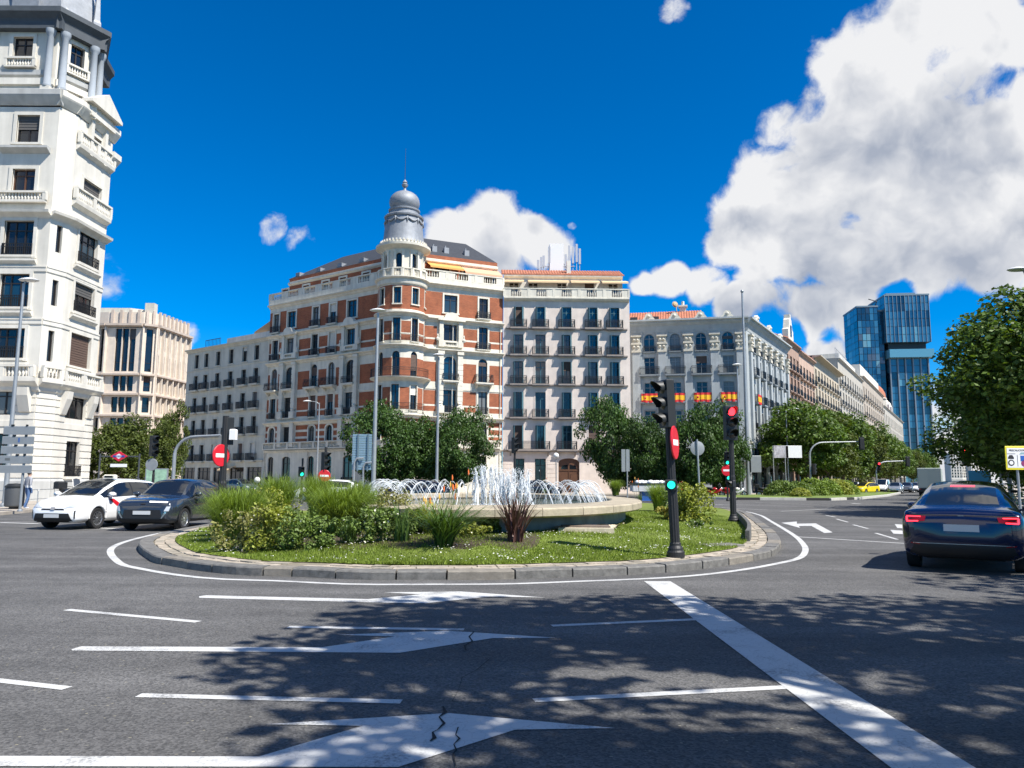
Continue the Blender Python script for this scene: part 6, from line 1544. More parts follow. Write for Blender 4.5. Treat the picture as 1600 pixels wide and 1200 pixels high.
K_KONA = [(-2.175,.45,.80,.86,.70,.66,.60),(-2.12,.33,.92,1.0,.84,.80,.70),(-2.0,.28,1.02,1.15,.90,.86,.70),(-1.75,.24,1.06,1.40,.912,.88,.62),(-1.5,.22,1.06,1.52,.912,.885,.60),(-.9,.21,1.04,1.565,.912,.885,.60),(0,.21,1.0,1.57,.912,.885,.61),(.35,.21,.99,1.53,.912,.885,.61),(.75,.21,.98,1.28,.912,.885,.65),(1.10,.21,.97,1.05,.912,.88,.72),(1.5,.22,.95,1.01,.912,.87,.74),(1.85,.22,.89,.96,.905,.84,.72),(2.05,.24,.83,.90,.87,.80,.68),(2.14,.27,.76,.82,.80,.73,.62),(2.175,.36,.66,.72,.70,.62,.52)]
K_TAXI = [(-2.32,.45,.85,.95,.70,.66,.55),(-2.27,.32,.98,1.12,.82,.78,.62),(-2.1,.26,1.03,1.38,.875,.85,.60),(-1.6,.22,1.03,1.52,.887,.86,.60),(-.8,.2,1.0,1.57,.887,.86,.61),(-.1,.2,.98,1.575,.887,.86,.61),(.3,.2,.97,1.53,.887,.86,.61),(.9,.2,.96,1.27,.887,.86,.64),(1.35,.2,.95,1.03,.887,.85,.70),(1.7,.21,.90,.97,.885,.83,.7),(2.0,.21,.82,.89,.865,.79,.66),(2.2,.22,.72,.78,.80,.71,.58),(2.29,.24,.63,.68,.70,.61,.5),(2.32,.34,.54,.59,.56,.48,.4)]
K_MODY = [(-2.375,.44,.84,.90,.74,.72,.66),(-2.345,.33,.94,1.02,.86,.84,.76),(-2.25,.27,1.03,1.11,.93,.89,.76),(-2.12,.24,1.06,1.14,.955,.90,.72),(-1.95,.23,1.06,1.20,.96,.90,.66),(-1.5,.22,1.06,1.40,.96,.90,.61),(-1.0,.2,1.05,1.54,.96,.9,.59),(-.3,.2,1.03,1.622,.96,.9,.59),(.3,.2,1.0,1.60,.96,.9,.6),(.8,.2,.98,1.42,.96,.9,.63),(1.3,.2,.97,1.08,.96,.89,.72),(1.8,.21,.90,.97,.95,.86,.7),(2.15,.23,.8,.87,.88,.77,.62),(2.32,.28,.68,.74,.74,.62,.5),(2.375,.4,.56,.62,.56,.46,.38)]
K_VAN = [(-2.6,.4,1.0,1.9,.85,.84,.74),(-2.5,.3,1.05,1.98,.95,.93,.80),(-1,.25,1.1,2.0,.96,.94,.82),(.7,.25,1.1,1.97,.96,.94,.80),(1.3,.25,1.1,1.6,.96,.93,.76),(1.75,.25,1.08,1.15,.95,.9,.74),(2.2,.27,.95,1.0,.9,.82,.68),(2.45,.35,.75,.8,.74,.66,.5),(2.5,.45,.65,.68,.6,.5,.4)]
def place_by_wheel(root, wx, wy, p, heading):
    a = math.atan2(heading[1], heading[0]); c, s = math.cos(a), math.sin(a); root.location = (p.x-(c*wx-s*wy), p.y-(s*wx+c*wy), 0); root.rotation_euler = (0, 0, a)
# white taxi
tx, dec, _, _ = car('taxi', 'white taxi with a red door stripe and roof sign on the left', 'car', K_TAXI, paint('white', (.78, .78, .77)), (1.42, -1.36), .325, .77, ((.22, 1.36), (-2.2, -1.75), (-1.95, 1.15)), pillars=(-.28, -1.25), spokes=10)
place_by_wheel(tx, 1.42, .77, gnd(147, 826), (-.16, -1.0))
dec('front_bumper', BLACKP, [(-.66, .26), (.66, .26), (.56, .50), (-.56, .50)], 'front', .012, 14, 4); dec('number_plate', PLATE, [(-.26, .37), (.26, .37), (.26, .48), (-.26, .48)], 'front', .03, 4, 2)
for s in (1, -1):
    dec('headlight', LAMP, [(s*.36, .655), (s*.72, .69), (s*.74, .86), (s*.64, .80)], 'front', .012, 8, 4); dec('fog_slot', BLACKP, [(s*.70, .34), (s*.73, .34), (s*.74, .60), (s*.70, .58)], 'front', .012, 2, 4)
dec('grille', BLACKP, [(-.40, .60), (.40, .60), (.36, .645), (-.36, .645)], 'front', .010, 10, 2); dec('emblem', mat('badge_grey', (.22, .22, .23), .5), [(-.065, .60), (.075, .60), (.075, .69), (-.075, .69)], 'front', .02, 4, 3)
RSTR = mat('taxi_red_stripe', (.55, .008, .02), .4); dec('door_stripe', RSTR, [(.72, .92), (.98, .92), (.10, .42), (-.20, .42)], 'left', .005, 6, 10); dec('door_stripe', RSTR, [(.72, .92), (.98, .92), (.10, .42), (-.20, .42)], 'right', .005, 6, 10)
mb = MB().bevel_box(-.09, .09, -.19, .19, 0, .13, .03); sg = mb.build('roof_sign', mat('taxi_sign', (.72, .68, .55), .5), tx, loc=(.12, .25, 1.56)); MB().box(.091, .094, -.15, .15, .03, .09).build('sign_panel', BLACKP, sg)
# dark suv
kn, dec, _, _ = car('compact_suv', 'dark grey compact suv with a slim light bar beside the taxi', 'car', K_KONA, paint('slate', (.032, .040, .052), .3), (1.30, -1.36), .335, .80, ((.22, 1.10), (-2.05, -1.55), (-1.85, .98)), pillars=(-.28, -1.22), arch_m=mat('cladding_dark', (.022, .024, .028), .6), spokes=10)
place_by_wheel(kn, 1.30, .80, gnd(283, 828), (-.05, -1.0))
dec('light_bar', LEDW, [(.16, .865), (.70, .85), (.70, .885), (.16, .895)], 'front', .012, 12, 2); dec('light_bar_trim', CHROME, [(-.70, .855), (.14, .868), (.14, .882), (-.70, .872)], 'front', .010, 12, 1)
dec('grille', BLACKP, [(-.60, .40), (.60, .40), (.55, .64), (-.55, .64)], 'front', .012, 12, 5); dec('skid_plate', BLACKP, [(-.78, .28), (.78, .28), (.74, .38), (-.74, .38)], 'front', .012, 14, 3); dec('number_plate', PLATE, [(-.27, .50), (.27, .50), (.27, .61), (-.27, .61)], 'front', .03, 4, 2)
dec('emblem', BLACKP, [(-.07, .80), (.07, .80), (.07, .83), (-.07, .83)], 'front', .02, 4, 2)
for s in (1, -1):
    dec('headlight', LAMP, [(s*.66, .60), (s*.79, .60), (s*.82, .74), (s*.72, .74)], 'front', .014, 4, 4); dec('bumper_accent', CHROME, [(s*.58, .39), (s*.62, .39), (s*.74, .55), (s*.70, .60)], 'front', .016, 3, 5)
# blue electric car, seen from behind
ty, dec, A_, xs_ = car('blue_car', 'deep blue hatchback with lit tail lights seen from behind', 'car', K_MODY, paint('deep_blue', (.0028, .0075, .040), .25), (1.50, -1.39), .35, .82, ((.25, 1.30), (-2.0, -.75), (-1.75, 1.15)), pillars=(-.15, -1.15), roof_m=CGLASS, spokes=5)
hd = Vector((.545, .84)).normalized(); p = gnd(1507, 897); place_by_wheel(ty, -2.3, 0, p, hd)
for s in (1, -1):
    dec('tail_light', REDL, [(s*.56, .90), (s*.88, .86), (s*.87, 1.00), (s*.54, .985)], 'rear', .012, 10, 4)
    dec('brake_light', LEDR, [(s*.62, .965), (s*.85, .965), (s*.85, .985), (s*.62, .98)], 'rear', .02, 8, 1); dec('brake_light', LEDR, [(s*.66, .885), (s*.85, .875), (s*.85, .90), (s*.66, .905)], 'rear', .02, 8, 1); dec('brake_light', LEDR, [(s*.83, .89), (s*.86, .89), (s*.86, .97), (s*.83, .97)], 'rear', .02, 1, 3)
    dec('reflector', REDL, [(s*.64, .48), (s*.80, .50), (s*.80, .52), (s*.64, .50)], 'rear', .012, 4, 1)
dec('number_plate', PLATE, [(-.27, .73), (.27, .73), (.27, .85), (-.27, .85)], 'rear', .02, 4, 2)
dec('diffuser', BLACKP, [(-.86, .27), (.86, .27), (.74, .50), (-.74, .50)], 'rear', .014, 16, 5); dec('bumper_trim', CHROME, [(-.76, .505), (.76, .505), (.76, .517), (-.76, .517)], 'rear', .014, 16, 1); dec('boot_lip', BLACKP, [(-.80, 1.00), (.80, 1.00), (.80, 1.012), (-.80, 1.012)], 'rear', .006, 16, 1)
dec('third_brake_light', LEDR, [(-.20, 1.50), (.20, 1.50), (.20, 1.525), (-.20, 1.525)], 'rear', .01, 6, 1)
MB().xz([(-.045, .045), (.045, .045), (.045, .03), (.012, .025), (0, -.05), (-.012, .025), (-.045, .03)], -.004, 0).build('emblem', CHROME, ty, loc=(-2.33, 0, .96), rz=R(-90))
# traffic beyond
CARS = []
def far_car(kind, label, p, heading, pm, group='traffic around the square', extra=None):
    keys, ax, wr_, gl, pil = {'suv': (K_KONA, (1.30, -1.36), .335, ((.22, 1.10), (-2.05, -1.55), (-1.85, .98)), (-.28, -1.22)), 'hatch': (K_TAXI, (1.42, -1.36), .325, ((.22, 1.36), (-2.2, -1.75), (-1.95, 1.15)), (-.28, -1.25)), 'van': (K_VAN, (1.6, -1.6), .34, ((.75, 1.75), (-2.6, -2.52), (.1, 1.5)), (.6,)), 'sedan': (K_MODY, (1.50, -1.39), .35, ((.25, 1.30), (-2.0, -.75), (-1.75, 1.15)), (-.15, -1.15))}[kind]
    o, d, _, _ = car('parked_car' if 'parked' in label else 'car', label, 'car', keys, pm, ax, wr_, .8, gl, pillars=pil, group=group)
    o.location = (p[0], p[1], 0); o.rotation_euler = (0, 0, math.atan2(heading[1], heading[0]))
    for s in (1, -1):
        zf = .72 if kind != 'van' else .82; d('headlight', LAMP, [(s*.45, zf-.06), (s*.72, zf-.02), (s*.70, zf+.08), (s*.48, zf+.03)], 'front', .012, 4, 2); d('tail_light', REDL, [(s*.58, .85), (s*.8, .85), (s*.8, .99), (s*.58, .97)], 'rear', .012, 4, 2)
    d('number_plate', PLATE, [(-.26, .48), (.26, .48), (.26, .58), (-.26, .58)], 'front', .03, 3, 1); d('grille', BLACKP, [(-.5, .36), (.5, .36), (.45, .46), (-.45, .46)], 'front', .012, 8, 2)
    return o
def pg(px, Y): q = at(px, 760, Y); return (q.x, q.y)
far_car('hatch', 'white car passing behind the ornamental grasses', pg(512, 55), (-1, .12), paint('white', (.78, .78, .77)))
far_car('sedan', 'black car with red tail light behind the fountain jets', pg(652, 53), (-1, .05), paint('black', (.012, .012, .014)))
far_car('sedan', 'dark parked car behind the far basin rim near the wooden door', pg(840, 76), (1, .03), paint('black', (.012, .012, .014)))
far_car('hatch', 'green grey parked car before the cream shop awning', pg(375, 84), (.8, -.58), paint('greygreen', (.07, .10, .11), .3))
far_car('suv', 'silver car leading the queue on the avenue', pg(1399, 108), (-.592, -1), paint('silver', (.42, .44, .47), .6))
far_car('van', 'white van waiting behind the yellow car', pg(1378, 112), (-.592, -1), paint('white', (.78, .78, .77)))
far_car('hatch', 'bright yellow car beside the far verge', pg(1352, 104), (-.8, -.6), paint('yellow', (.72, .55, .01)))
far_car('sedan', 'white car left of the yellow car', pg(1335, 112), (-.592, -1), paint('white', (.78, .78, .77)))
far_car('suv', 'grey car behind the silver one on the avenue', pg(1417, 118), (-.592, -1), paint('grey', (.10, .11, .12), .3))
far_car('hatch', 'white car right of the queue on the avenue', pg(1430, 122), (-.592, -1), paint('white', (.78, .78, .77)))
far_car('suv', 'dark car at the right end of the queue', pg(1443, 126), (-.592, -1), paint('slate', (.032, .040, .052), .3))
far_car('hatch', 'red parked car between the trees and the skip', pg(1078, 79), (1, .1), paint('red', (.40, .015, .02)))
# lorry and bus down the avenue
def box_truck(label, px, Y, col, cab, w, h, ln, cat, name):
    q = pg(px, Y); o = thing(name, label, cat, (q[0], q[1], 0), math.atan2(1, .592), 'traffic around the square'); MB().bevel_box(-ln/2, ln/2-1.8, -w/2, w/2, .9, h, .06).build('cargo_box', col, o); MB().bevel_box(ln/2-1.75, ln/2, -w/2+.05, w/2-.05, .5, h*.8, .12).build('cab', cab, o)
    MB().box(-ln/2-.02, -ln/2-.005, -w/2+.1, -.03, 1.0, h-.15).build('rear_door', col, o); MB().box(-ln/2-.02, -ln/2-.005, .03, w/2-.1, 1.0, h-.15).build('rear_door', col, o); MB().box(-ln/2, ln/2, -w/2+.1, w/2-.1, .5, .9).build('chassis', BLACKP, o)
    t, rim, d = wheel_meshes(.45, .25, 8)
    for x in (-ln/2+1.2, ln/2-1.2):
        for s in (1, -1): wv = put('wheel', None, o, (x, s*(w/2-.14), .45), 0 if s > 0 else math.pi); put('tyre', t, wv); put('rim', rim, wv)
    for s in (1, -1): MB().box(-ln/2-.03, -ln/2, s*w*.42-.12, s*w*.42+.12, .72, .84).build('tail_light', REDL, o)
box_truck('grey green box lorry between the avenue trees and the blue car', 1455, 92, mat('lorry_box', (.33, .38, .36), .5), paint('white', (.78, .78, .77)), 2.4, 3.2, 7.5, 'lorry', 'box_lorry')
box_truck('light blue bus far down the avenue above the blue car roof', 1531, 105, mat('bus_blue', (.03, .28, .48), .4), mat('bus_blue', (.03, .28, .48), .4), 2.5, 3.1, 11, 'bus', 'city_bus')
# motorbikes
def motorbike(label, x, y, z, heading, pm, screen=True, group='motorbikes parked around the square', box=False):
    o = thing('motorbike', label, 'motorbike', (x, y, z), math.atan2(heading[1], heading[0]), group); t, rim, d = wheel_meshes(.30, .12, 6)
    for wx_ in (.68, -.66): wv = put('wheel', None, o, (wx_, 0, .30)); put('tyre', t, wv); put('rim', rim, wv)
    b = MB().tube([(.62, 0, .86), (.35, 0, .62), (.1, 0, .42), (-.4, 0, .48), (-.75, 0, .72)], [.12, .16, .17, .17, .10], 10); b.lathe([(.001, -.3), (.16, -.18), (.2, 0), (.14, .22), (.001, .3)], 0, .78, 10, axis='x'); b.build('body', pm, o, smooth=True)
    MB().tube([(-.05, 0, .84), (-.35, 0, .82), (-.75, 0, .90)], [.11, .14, .10], 8).build('seat', BLACKP, o, smooth=True); MB().tube([(.66, .07, .30), (.52, .06, .92)], .03, 6).tube([(.66, -.07, .30), (.52, -.06, .92)], .03, 6).build('fork', CHROME, o)
    MB().tube([(.40, .36, 1.06), (.48, .15, 1.02), (.48, -.15, 1.02), (.40, -.36, 1.06)], .018, 6).build('handlebar', BLACKP, o); MB().sphere((.66, 0, .86), .11, 10).build('headlight', LAMP, o, smooth=True)
    if screen: MB().add([(.60, -.2, 1.0), (.60, .2, 1.0), (.42, .16, 1.38), (.42, -.16, 1.38), (.66, 0, 1.02), (.47, 0, 1.42)], [(0, 4, 5, 3), (4, 1, 2, 5)]).build('windscreen', mat('smoked_screen', (.05, .055, .06), .1, spec=.8), o, smooth=True)
    if box: MB().bevel_box(-1.0, -.6, -.22, .22, .92, 1.28, .06).build('top_box', BLACKP, o)
    for s in (1, -1): MB().sphere((.36, s*.42, 1.22), .06, 8, sz=.7).build('mirror', BLACKP, o, smooth=True)
    MB().tube([(0, .1, .3), (-.05, .3, .02)], .015, 5).build('kickstand', CHROME, o)
    return o
q = gnd(105, 789, .13); q = at(108, 780, 36.5); motorbike('black touring motorbike behind the white taxi bonnet', q.x, q.y, .13, (.85, -.5), paint('black', (.012, .012, .014)), box=True)
for px, Y, c, lab in ((1117, 76, paint('red', (.40, .015, .02)), 'red scooter parked by the skip'), (1135, 77, paint('red', (.40, .015, .02)), 'second red scooter parked near the red light'), (1152, 78, paint('white', (.78, .78, .77)), 'white scooter parked beside the flag pole'), (1196, 80, paint('black', (.012, .012, .014)), 'black motorbike parked right of the flag pole'), (1212, 81, paint('black', (.012, .012, .014)), 'black scooter parked by the shop front corner')):
    q = at(px, 760, Y); motorbike(lab, q.x, q.y, 0 if Y < 84 else .13, (.9, -.35), c, screen=px != 1135, box=px > 1190)
# bicycle
def bicycle(label, x, y, z, heading, col):
    o = thing('bicycle', label, 'bicycle', (x, y, z), math.atan2(heading[1], heading[0])); fm = mat('bike_yellow', col, .4)
    wm = MB().lathe([(.345, 0), (.33, .018), (.315, 0), (.33, -.018), (.345, 0)], 0, 0, 28, axis='y').mesh('tyre', TYRE, smooth=True); sp = MB()
    for k in range(14): a = 2*math.pi*k/14; sp.tube([(0, 0, 0), (.32*math.cos(a), 0, .32*math.sin(a))], .003, 3)
    sp = sp.mesh('spokes', CHROME)
    for wx_ in (.52, -.52): wv = put('wheel', None, o, (wx_, 0, .345)); put('tyre', wm, wv); put('spokes', sp, wv)
    f = MB(); pts = dict(bb=(-.05, 0, .30), st=(-.2, 0, .80), hd=(.36, 0, .82), hl=(.40, 0, .66), ra=(-.52, 0, .345), fa=(.52, 0, .345))
    for a, b in (('bb', 'st'), ('st', 'hd'), ('bb', 'hl'), ('bb', 'ra'), ('st', 'ra'), ('hl', 'fa'), ('hd', 'hl')): f.tube([pts[a], pts[b]], .022, 6)
    f.build('frame', fm, o); MB().tube([(-.2, 0, .80), (-.23, 0, .93)], .014, 6).tube([(-.36, 0, .96), (-.2, 0, .96), (-.08, 0, .95)], [.09, .07, .03], 7).build('saddle', BLACKP, o); MB().tube([(.36, 0, .82), (.34, 0, .98)], .016, 6).tube([(.26, .28, 1.0), (.34, .1, 1.0), (.34, -.1, 1.0), (.26, -.28, 1.0)], .015, 6).build('handlebar', BLACKP, o)
    MB().lathe([(.001, -.01), (.09, 0), (.001, .01)], -.05, .30, 14, axis='y').build('chainring', CHROME, o); MB().box(.40, .68, -.14, .14, .78, .96).build('basket', BLACKP, o)
    return o
q = gnd(1584, 795, .13); bicycle('pale yellow bicycle beside the yellow warning sign', q.x+.3, q.y, .13, (.95, -.3), (.55, .45, .16)); bicycle('pale yellow bicycle parked behind the other one', q.x+.9, q.y+.6, .13, (.95, -.3), (.55, .45, .16))
# ------------------------------------------------------------------ street furniture
POLE = mat('black_pole', (.016, .016, .017), .55, var=.2, vs=6); GALV = mat('galvanised_steel', (.33, .35, .36), .5, metal=.5, var=.15, vs=2); SIGN_R = mat('sign_red', (.55, .012, .025), .4); SIGN_W = mat('sign_white', (.78, .78, .77), .5)
SIGN_G = mat('sign_back_grey', (.27, .29, .30), .55, metal=.3, var=.1, vs=3); HOUS = mat('signal_housing', (.012, .014, .015), .5); LENS_O = mat('lens_off', (.02, .018, .016), .25)
L_RED = mat('lens_red_lit', (.7, .02, .02), .3, emit=(1, .02, .03), es=4.0); L_GRN = mat('lens_green_lit', (.02, .6, .45), .3, emit=(.02, 1, .62), es=1.1)
def signal_head(parent, loc, rz, lit=None, n=3, r=.10, back=False, name='signal_head'):
    """lamps face local -y"""
    h = put(name, None, parent, loc, rz); pit = r*2.7
    MB().bevel_box(-r*1.45, r*1.45, 0, r*1.5, -n*pit/2, n*pit/2, .02).build('housing', HOUS, h)
    if back: MB().xz([(-r*2.2, -n*pit/2-r*.8), (r*2.2, -n*pit/2-r*.8), (r*2.2, n*pit/2+r*.8), (-r*2.2, n*pit/2+r*.8)], r*.5, r*.62).build('backing_board', HOUS, h)
    for k in range(n):
        z = (n-1)/2*pit-k*pit; on = lit is not None and lit[0] == k
        MB().lathe([(.001, -r*.25), (r*.7, -r*.15), (r, -.002)], 0, z, 16, axis='y').build('lens', lit[1] if on else LENS_O, h, smooth=True)
        V = []; m_ = 12
        for q in range(m_+1):
            a = R(-25)+R(230)*q/m_
            for rr, y in ((r*1.18, 0), (r*1.12, -r*2.1)): V.append((rr*math.cos(a), y*(.35+.65*max(0, math.sin(a))), z+rr*math.sin(a)))
            for rr, y in ((r*1.08, -r*2.1), (r*1.12, 0)): V.append((rr*math.cos(a), y*(.35+.65*max(0, math.sin(a))), z+rr*math.sin(a)))
        F = []
        for q in range(m_):
            for j in range(3): F.append((q*4+j, q*4+4+j, q*4+5+j, q*4+1+j))
        MB().add(V, F).build('visor', HOUS, h, smooth=40)
    return h
def round_sign(parent, loc, rz, r=.30, kind='no_entry'):
    s = put('round_sign', None, parent, loc, rz); MB().lathe([(.001, -.012), (r-.012, -.012), (r, -.004), (r, .018), (r-.01, .022), (.001, .022)], 0, 0, 36, axis='y').build('plate', SIGN_R if kind == 'no_entry' else SIGN_G, s, smooth=30)
    if kind == 'no_entry': MB().box(-r*.68, r*.68, -.0165, -.0125, -r*.17, r*.17).build('white_bar', SIGN_W, s)
    return s
def fluted_pole(o, h, r=.085):
    mb = MB(); n = 24; prof = [(1.75, 0), (1.75, .10), (1.5, .13), (1.45, .17), (1.15, .22), (1.12, .26), (1.0, .28), (1.0, h*.42), (.86, h*.44), (.80, h)]; V = []
    for rr, z in prof:
        for j in range(n): q = rr*r*(1-(.10 if (j % 2 and .26 < z) else 0)); V.append((q*math.cos(2*math.pi*j/n), q*math.sin(2*math.pi*j/n), z))
    F = [(i*n+j, i*n+(j+1) % n, (i+1)*n+(j+1) % n, (i+1)*n+j) for i in range(len(prof)-1) for j in range(n)]+[tuple(range((len(prof)-1)*n, len(prof)*n))]
    mb.add(V, F).build('pole', POLE, o)
# the near signal on the lawn
p = gnd(1056, 866, .2); o = thing('traffic_light', 'black fluted traffic light with green repeater and no entry sign, nearest on the lawn', 'traffic light', (p.x, p.y, lz(p.x, p.y)-.02)); o.rotation_euler = (0, R(-1.9), 0)
fluted_pole(o, 3.2, .095); signal_head(o, (-.10, -.02, 2.92), R(-68), None, 3, .115); round_sign(o, (.07, -.14, 2.16), R(66), .32)
signal_head(o, (-.04, -.12, 1.36), R(-6), (0, L_GRN), 1, .075, name='repeater')
p = gnd(1146, 808, .33); o = thing('traffic_light', 'black traffic light showing red at the right end of the island', 'traffic light', (p.x, p.y, lz(p.x, p.y)-.02)); fluted_pole(o, 3.75, .11); signal_head(o, (0, -.14, 3.48), R(12), (0, L_RED), 3, .15); signal_head(o, (-.08, -.10, 1.35), R(-70), None, 1, .08, name='repeater')
p = at(347, 770, 20.3); o = thing('traffic_light', 'dark pole with no entry sign at the left end of the planting', 'traffic light', (p.x, p.y, lz(p.x, p.y)-.02)); fluted_pole(o, 3.05, .10)
signal_head(o, (.05, .10, zat(350, 667, 20.3)-.28), R(200), None, 3, .09); round_sign(o, (-.02, -.15, zat(345, 708, 20.3)-.24), R(66), .29); MB().bevel_box(.14, .30, -.08, .08, 2.42, 2.70, .02).build('pedestrian_signal', SIGN_W, o)
p = at(507, 770, 38); o = thing('traffic_light', 'small traffic light over a round no entry sign behind the grasses', 'traffic light', (p.x, p.y, lz(p.x, p.y)-.02)); fluted_pole(o, 3.0, .09); signal_head(o, (.04, -.02, zat(508, 717, 38)-.3), R(70), None, 3, .12); round_sign(o, (0, -.15, zat(507, 738, 38)-.32), R(8), .30)
p = at(471, 770, 50); o = thing('traffic_light', 'slim signal with a green lamp in front of the brick building', 'traffic light', (p.x, p.y, 0)); fluted_pole(o, 2.9, .08); signal_head(o, (0, -.1, zat(472, 737, 50)), R(35), (1, L_GRN), 2, .12)
p = at(1137, 770, 62); o = thing('traffic_light', 'distant signal with no entry sign and green lamp behind the red light', 'traffic light', (p.x, p.y, 0)); fluted_pole(o, 4.2, .08); round_sign(o, (-.05, -.2, zat(1136, 735, 62)), 0, .45); signal_head(o, (.05, -.15, zat(1139, 750, 62)), 0, (0, L_GRN), 2, .13); signal_head(o, (0, -.15, zat(1139, 716, 62)), 0, (2, L_GRN), 3, .13)
p = at(804, 770, 60); o = thing('traffic_light', 'black traffic light in front of the pink house', 'traffic light', (p.x, p.y, 0)); fluted_pole(o, zat(804, 682, 60)-.2, .10); signal_head(o, (.03, -.1, zat(804, 692, 60)-.2), R(70), None, 3, .15)
p = at(238, 770, 48); o = thing('traffic_light', 'dark traffic light with a grey sign back near the metro sign', 'traffic light', (p.x, p.y, 0)); fluted_pole(o, 4.2, .08); signal_head(o, (.03, -.1, zat(240, 697, 48)), R(60), None, 3, .16); round_sign(o, (-.1, -.12, zat(234, 726, 48)), 0, .38, 'back')
# street lamps
LAMP_H = mat('lamp_white', (.62, .63, .64), .45)
def street_lamp(label, px, Y, ytop, arm=0.0, r=.09, side=1, z0=0.0, lean=0, head=.42):
    p = at(px, 770, Y); o = thing('street_lamp', label, 'street lamp', (p.x, p.y, z0), 0, 'tall street lamps'); h = zat(px, ytop, Y)-z0
    MB().tube([(0, 0, 0), (0, 0, .9), (0, 0, h-.1)], [r*1.35, r*1.2, r*.6], 12).build('pole', GALV, o, smooth=40); MB().lathe([(r*2.1, 0), (r*2.1, .12), (r*1.4, .2)], 0, 0, 12).build('base', GALV, o)
    hx = side*arm
    if arm: MB().tube([(0, 0, h-.25), (hx*.25, 0, h), (hx, 0, h+.12)], .04, 6).build('arm', GALV, o)
    mb = MB().lathe([(.001, .14), (.10, .13), (.32, .06), (.42, 0), (.36, -.04), (.001, -.05)], 0, 0, 16); mb.xform(Matrix.Translation((hx, 0, h+.08)) @ Matrix.Diagonal((head/.42*1.25, head/.42*.8, 1, 1))); mb.build('lamp_head', LAMP_H, o, smooth=40)
    if lean: o.rotation_euler = (0, R(lean), 0)
    return o
street_lamp('tall street lamp rising in front of the brick turret', 583, 46, 487, r=.12); street_lamp('street lamp in front of the right part of the brick building', 682, 62, 556, r=.11); street_lamp('street lamp with a left arm before the brick left wing', 494, 88, 628, 1.4, side=-1, r=.10, z0=.13)
street_lamp('street lamp beside the flag pole', 1158, 79, 571, r=.12); street_lamp('street lamp in front of the white corner building', 9, 38.5, 440, .25, r=.10, z0=.13); street_lamp('leaning street lamp under the right plane trees', 1581, 46, 536, .5, side=-1, r=.11, z0=.13, lean=-3.5)
street_lamp('street lamp at the right edge with only its head in view', 1630, 36, 424, .35, side=-1, r=.10, z0=.13); street_lamp('slim lamp post among the first avenue trees', 1233, 95, 640, 1.2, side=1, r=.08, z0=.13)
# flag pole with cabinet
p = at(1170, 775, 80); o = thing('flag_pole', 'very tall bare flag pole in front of the grey corner house', 'pole', (p.x, p.y, 0)); h = zat(1164, 457, 80); MB().tube([(0, 0, 0), (0, 0, h*.45), (0, 0, h)], [.24, .18, .10], 14).build('pole', GALV, o, smooth=40); MB().sphere((0, 0, h+.12), .18, 10).build('finial', GALV, o, smooth=True)
MB().bevel_box(.25, 1.3, -.3, .3, zat(1180, 738, 80), zat(1180, 712, 80), .05).build('cabinet', SIGN_G, o)
# direction board seen from behind, slats on two posts
p = at(564, 775, 56); o = thing('direction_sign', 'large blue grey direction board seen from behind beside the tall lamp', 'sign', (p.x, p.y, 0)); z0, z1 = zat(564, 734, 56), zat(564, 678, 56); bl = mat('sign_slat', (.22, .33, .40), .5, metal=.3); n = 15
for k in range(n): za = z0+(z1-z0)*k/n; MB().bevel_box(-.72, .68, -.03, .03, za, za+(z1-z0)/n*.86, .01).build('slat', bl, o)
for x in (-.30, .42): MB().box(x-.05, x+.05, -.12, -.035, z0-.1, z1).build('rail', mat('sign_post', (.14, .20, .23), .5, metal=.3), o)
for x, t in ((-.36, .55), (.30, .25)): MB().tube([(x-.15, -.18, 0), (x-.15, -.18, z0+t), (x, -.18, z0+t+.25), (x+.5, -.16, z0+t+.28)], .07, 8).build('post', GALV, o, smooth=40)
# backs of small signs
p = at(1094, 770, 33); o = thing('traffic_sign', 'back of a round traffic sign on a leaning grey post behind the bushes', 'sign', (p.x, p.y, lz(p.x, p.y))); h = zat(1088, 684, 33)-.3; MB().tube([(0, 0, -.1), (-.08, 0, h)], .04, 8).build('post', GALV, o, smooth=40); round_sign(o, (-.06, .06, zat(1090, 697, 33)-.33), R(185), .31, 'back')
p = at(978, 770, 50); o = thing('traffic_sign', 'back of two narrow rectangular signs behind the fountain', 'sign', (p.x, p.y, 0)); z0, z1 = zat(978, 737, 50), zat(978, 702, 50); MB().tube([(.1, 0, 0), (.1, 0, z1)], .04, 8).build('post', GALV, o); MB().box(-.26, -.02, -.03, 0, z0, z1).build('panel', SIGN_G, o); MB().box(.02, .26, -.03, 0, z0+.02, z1-.01).build('panel', SIGN_G, o)
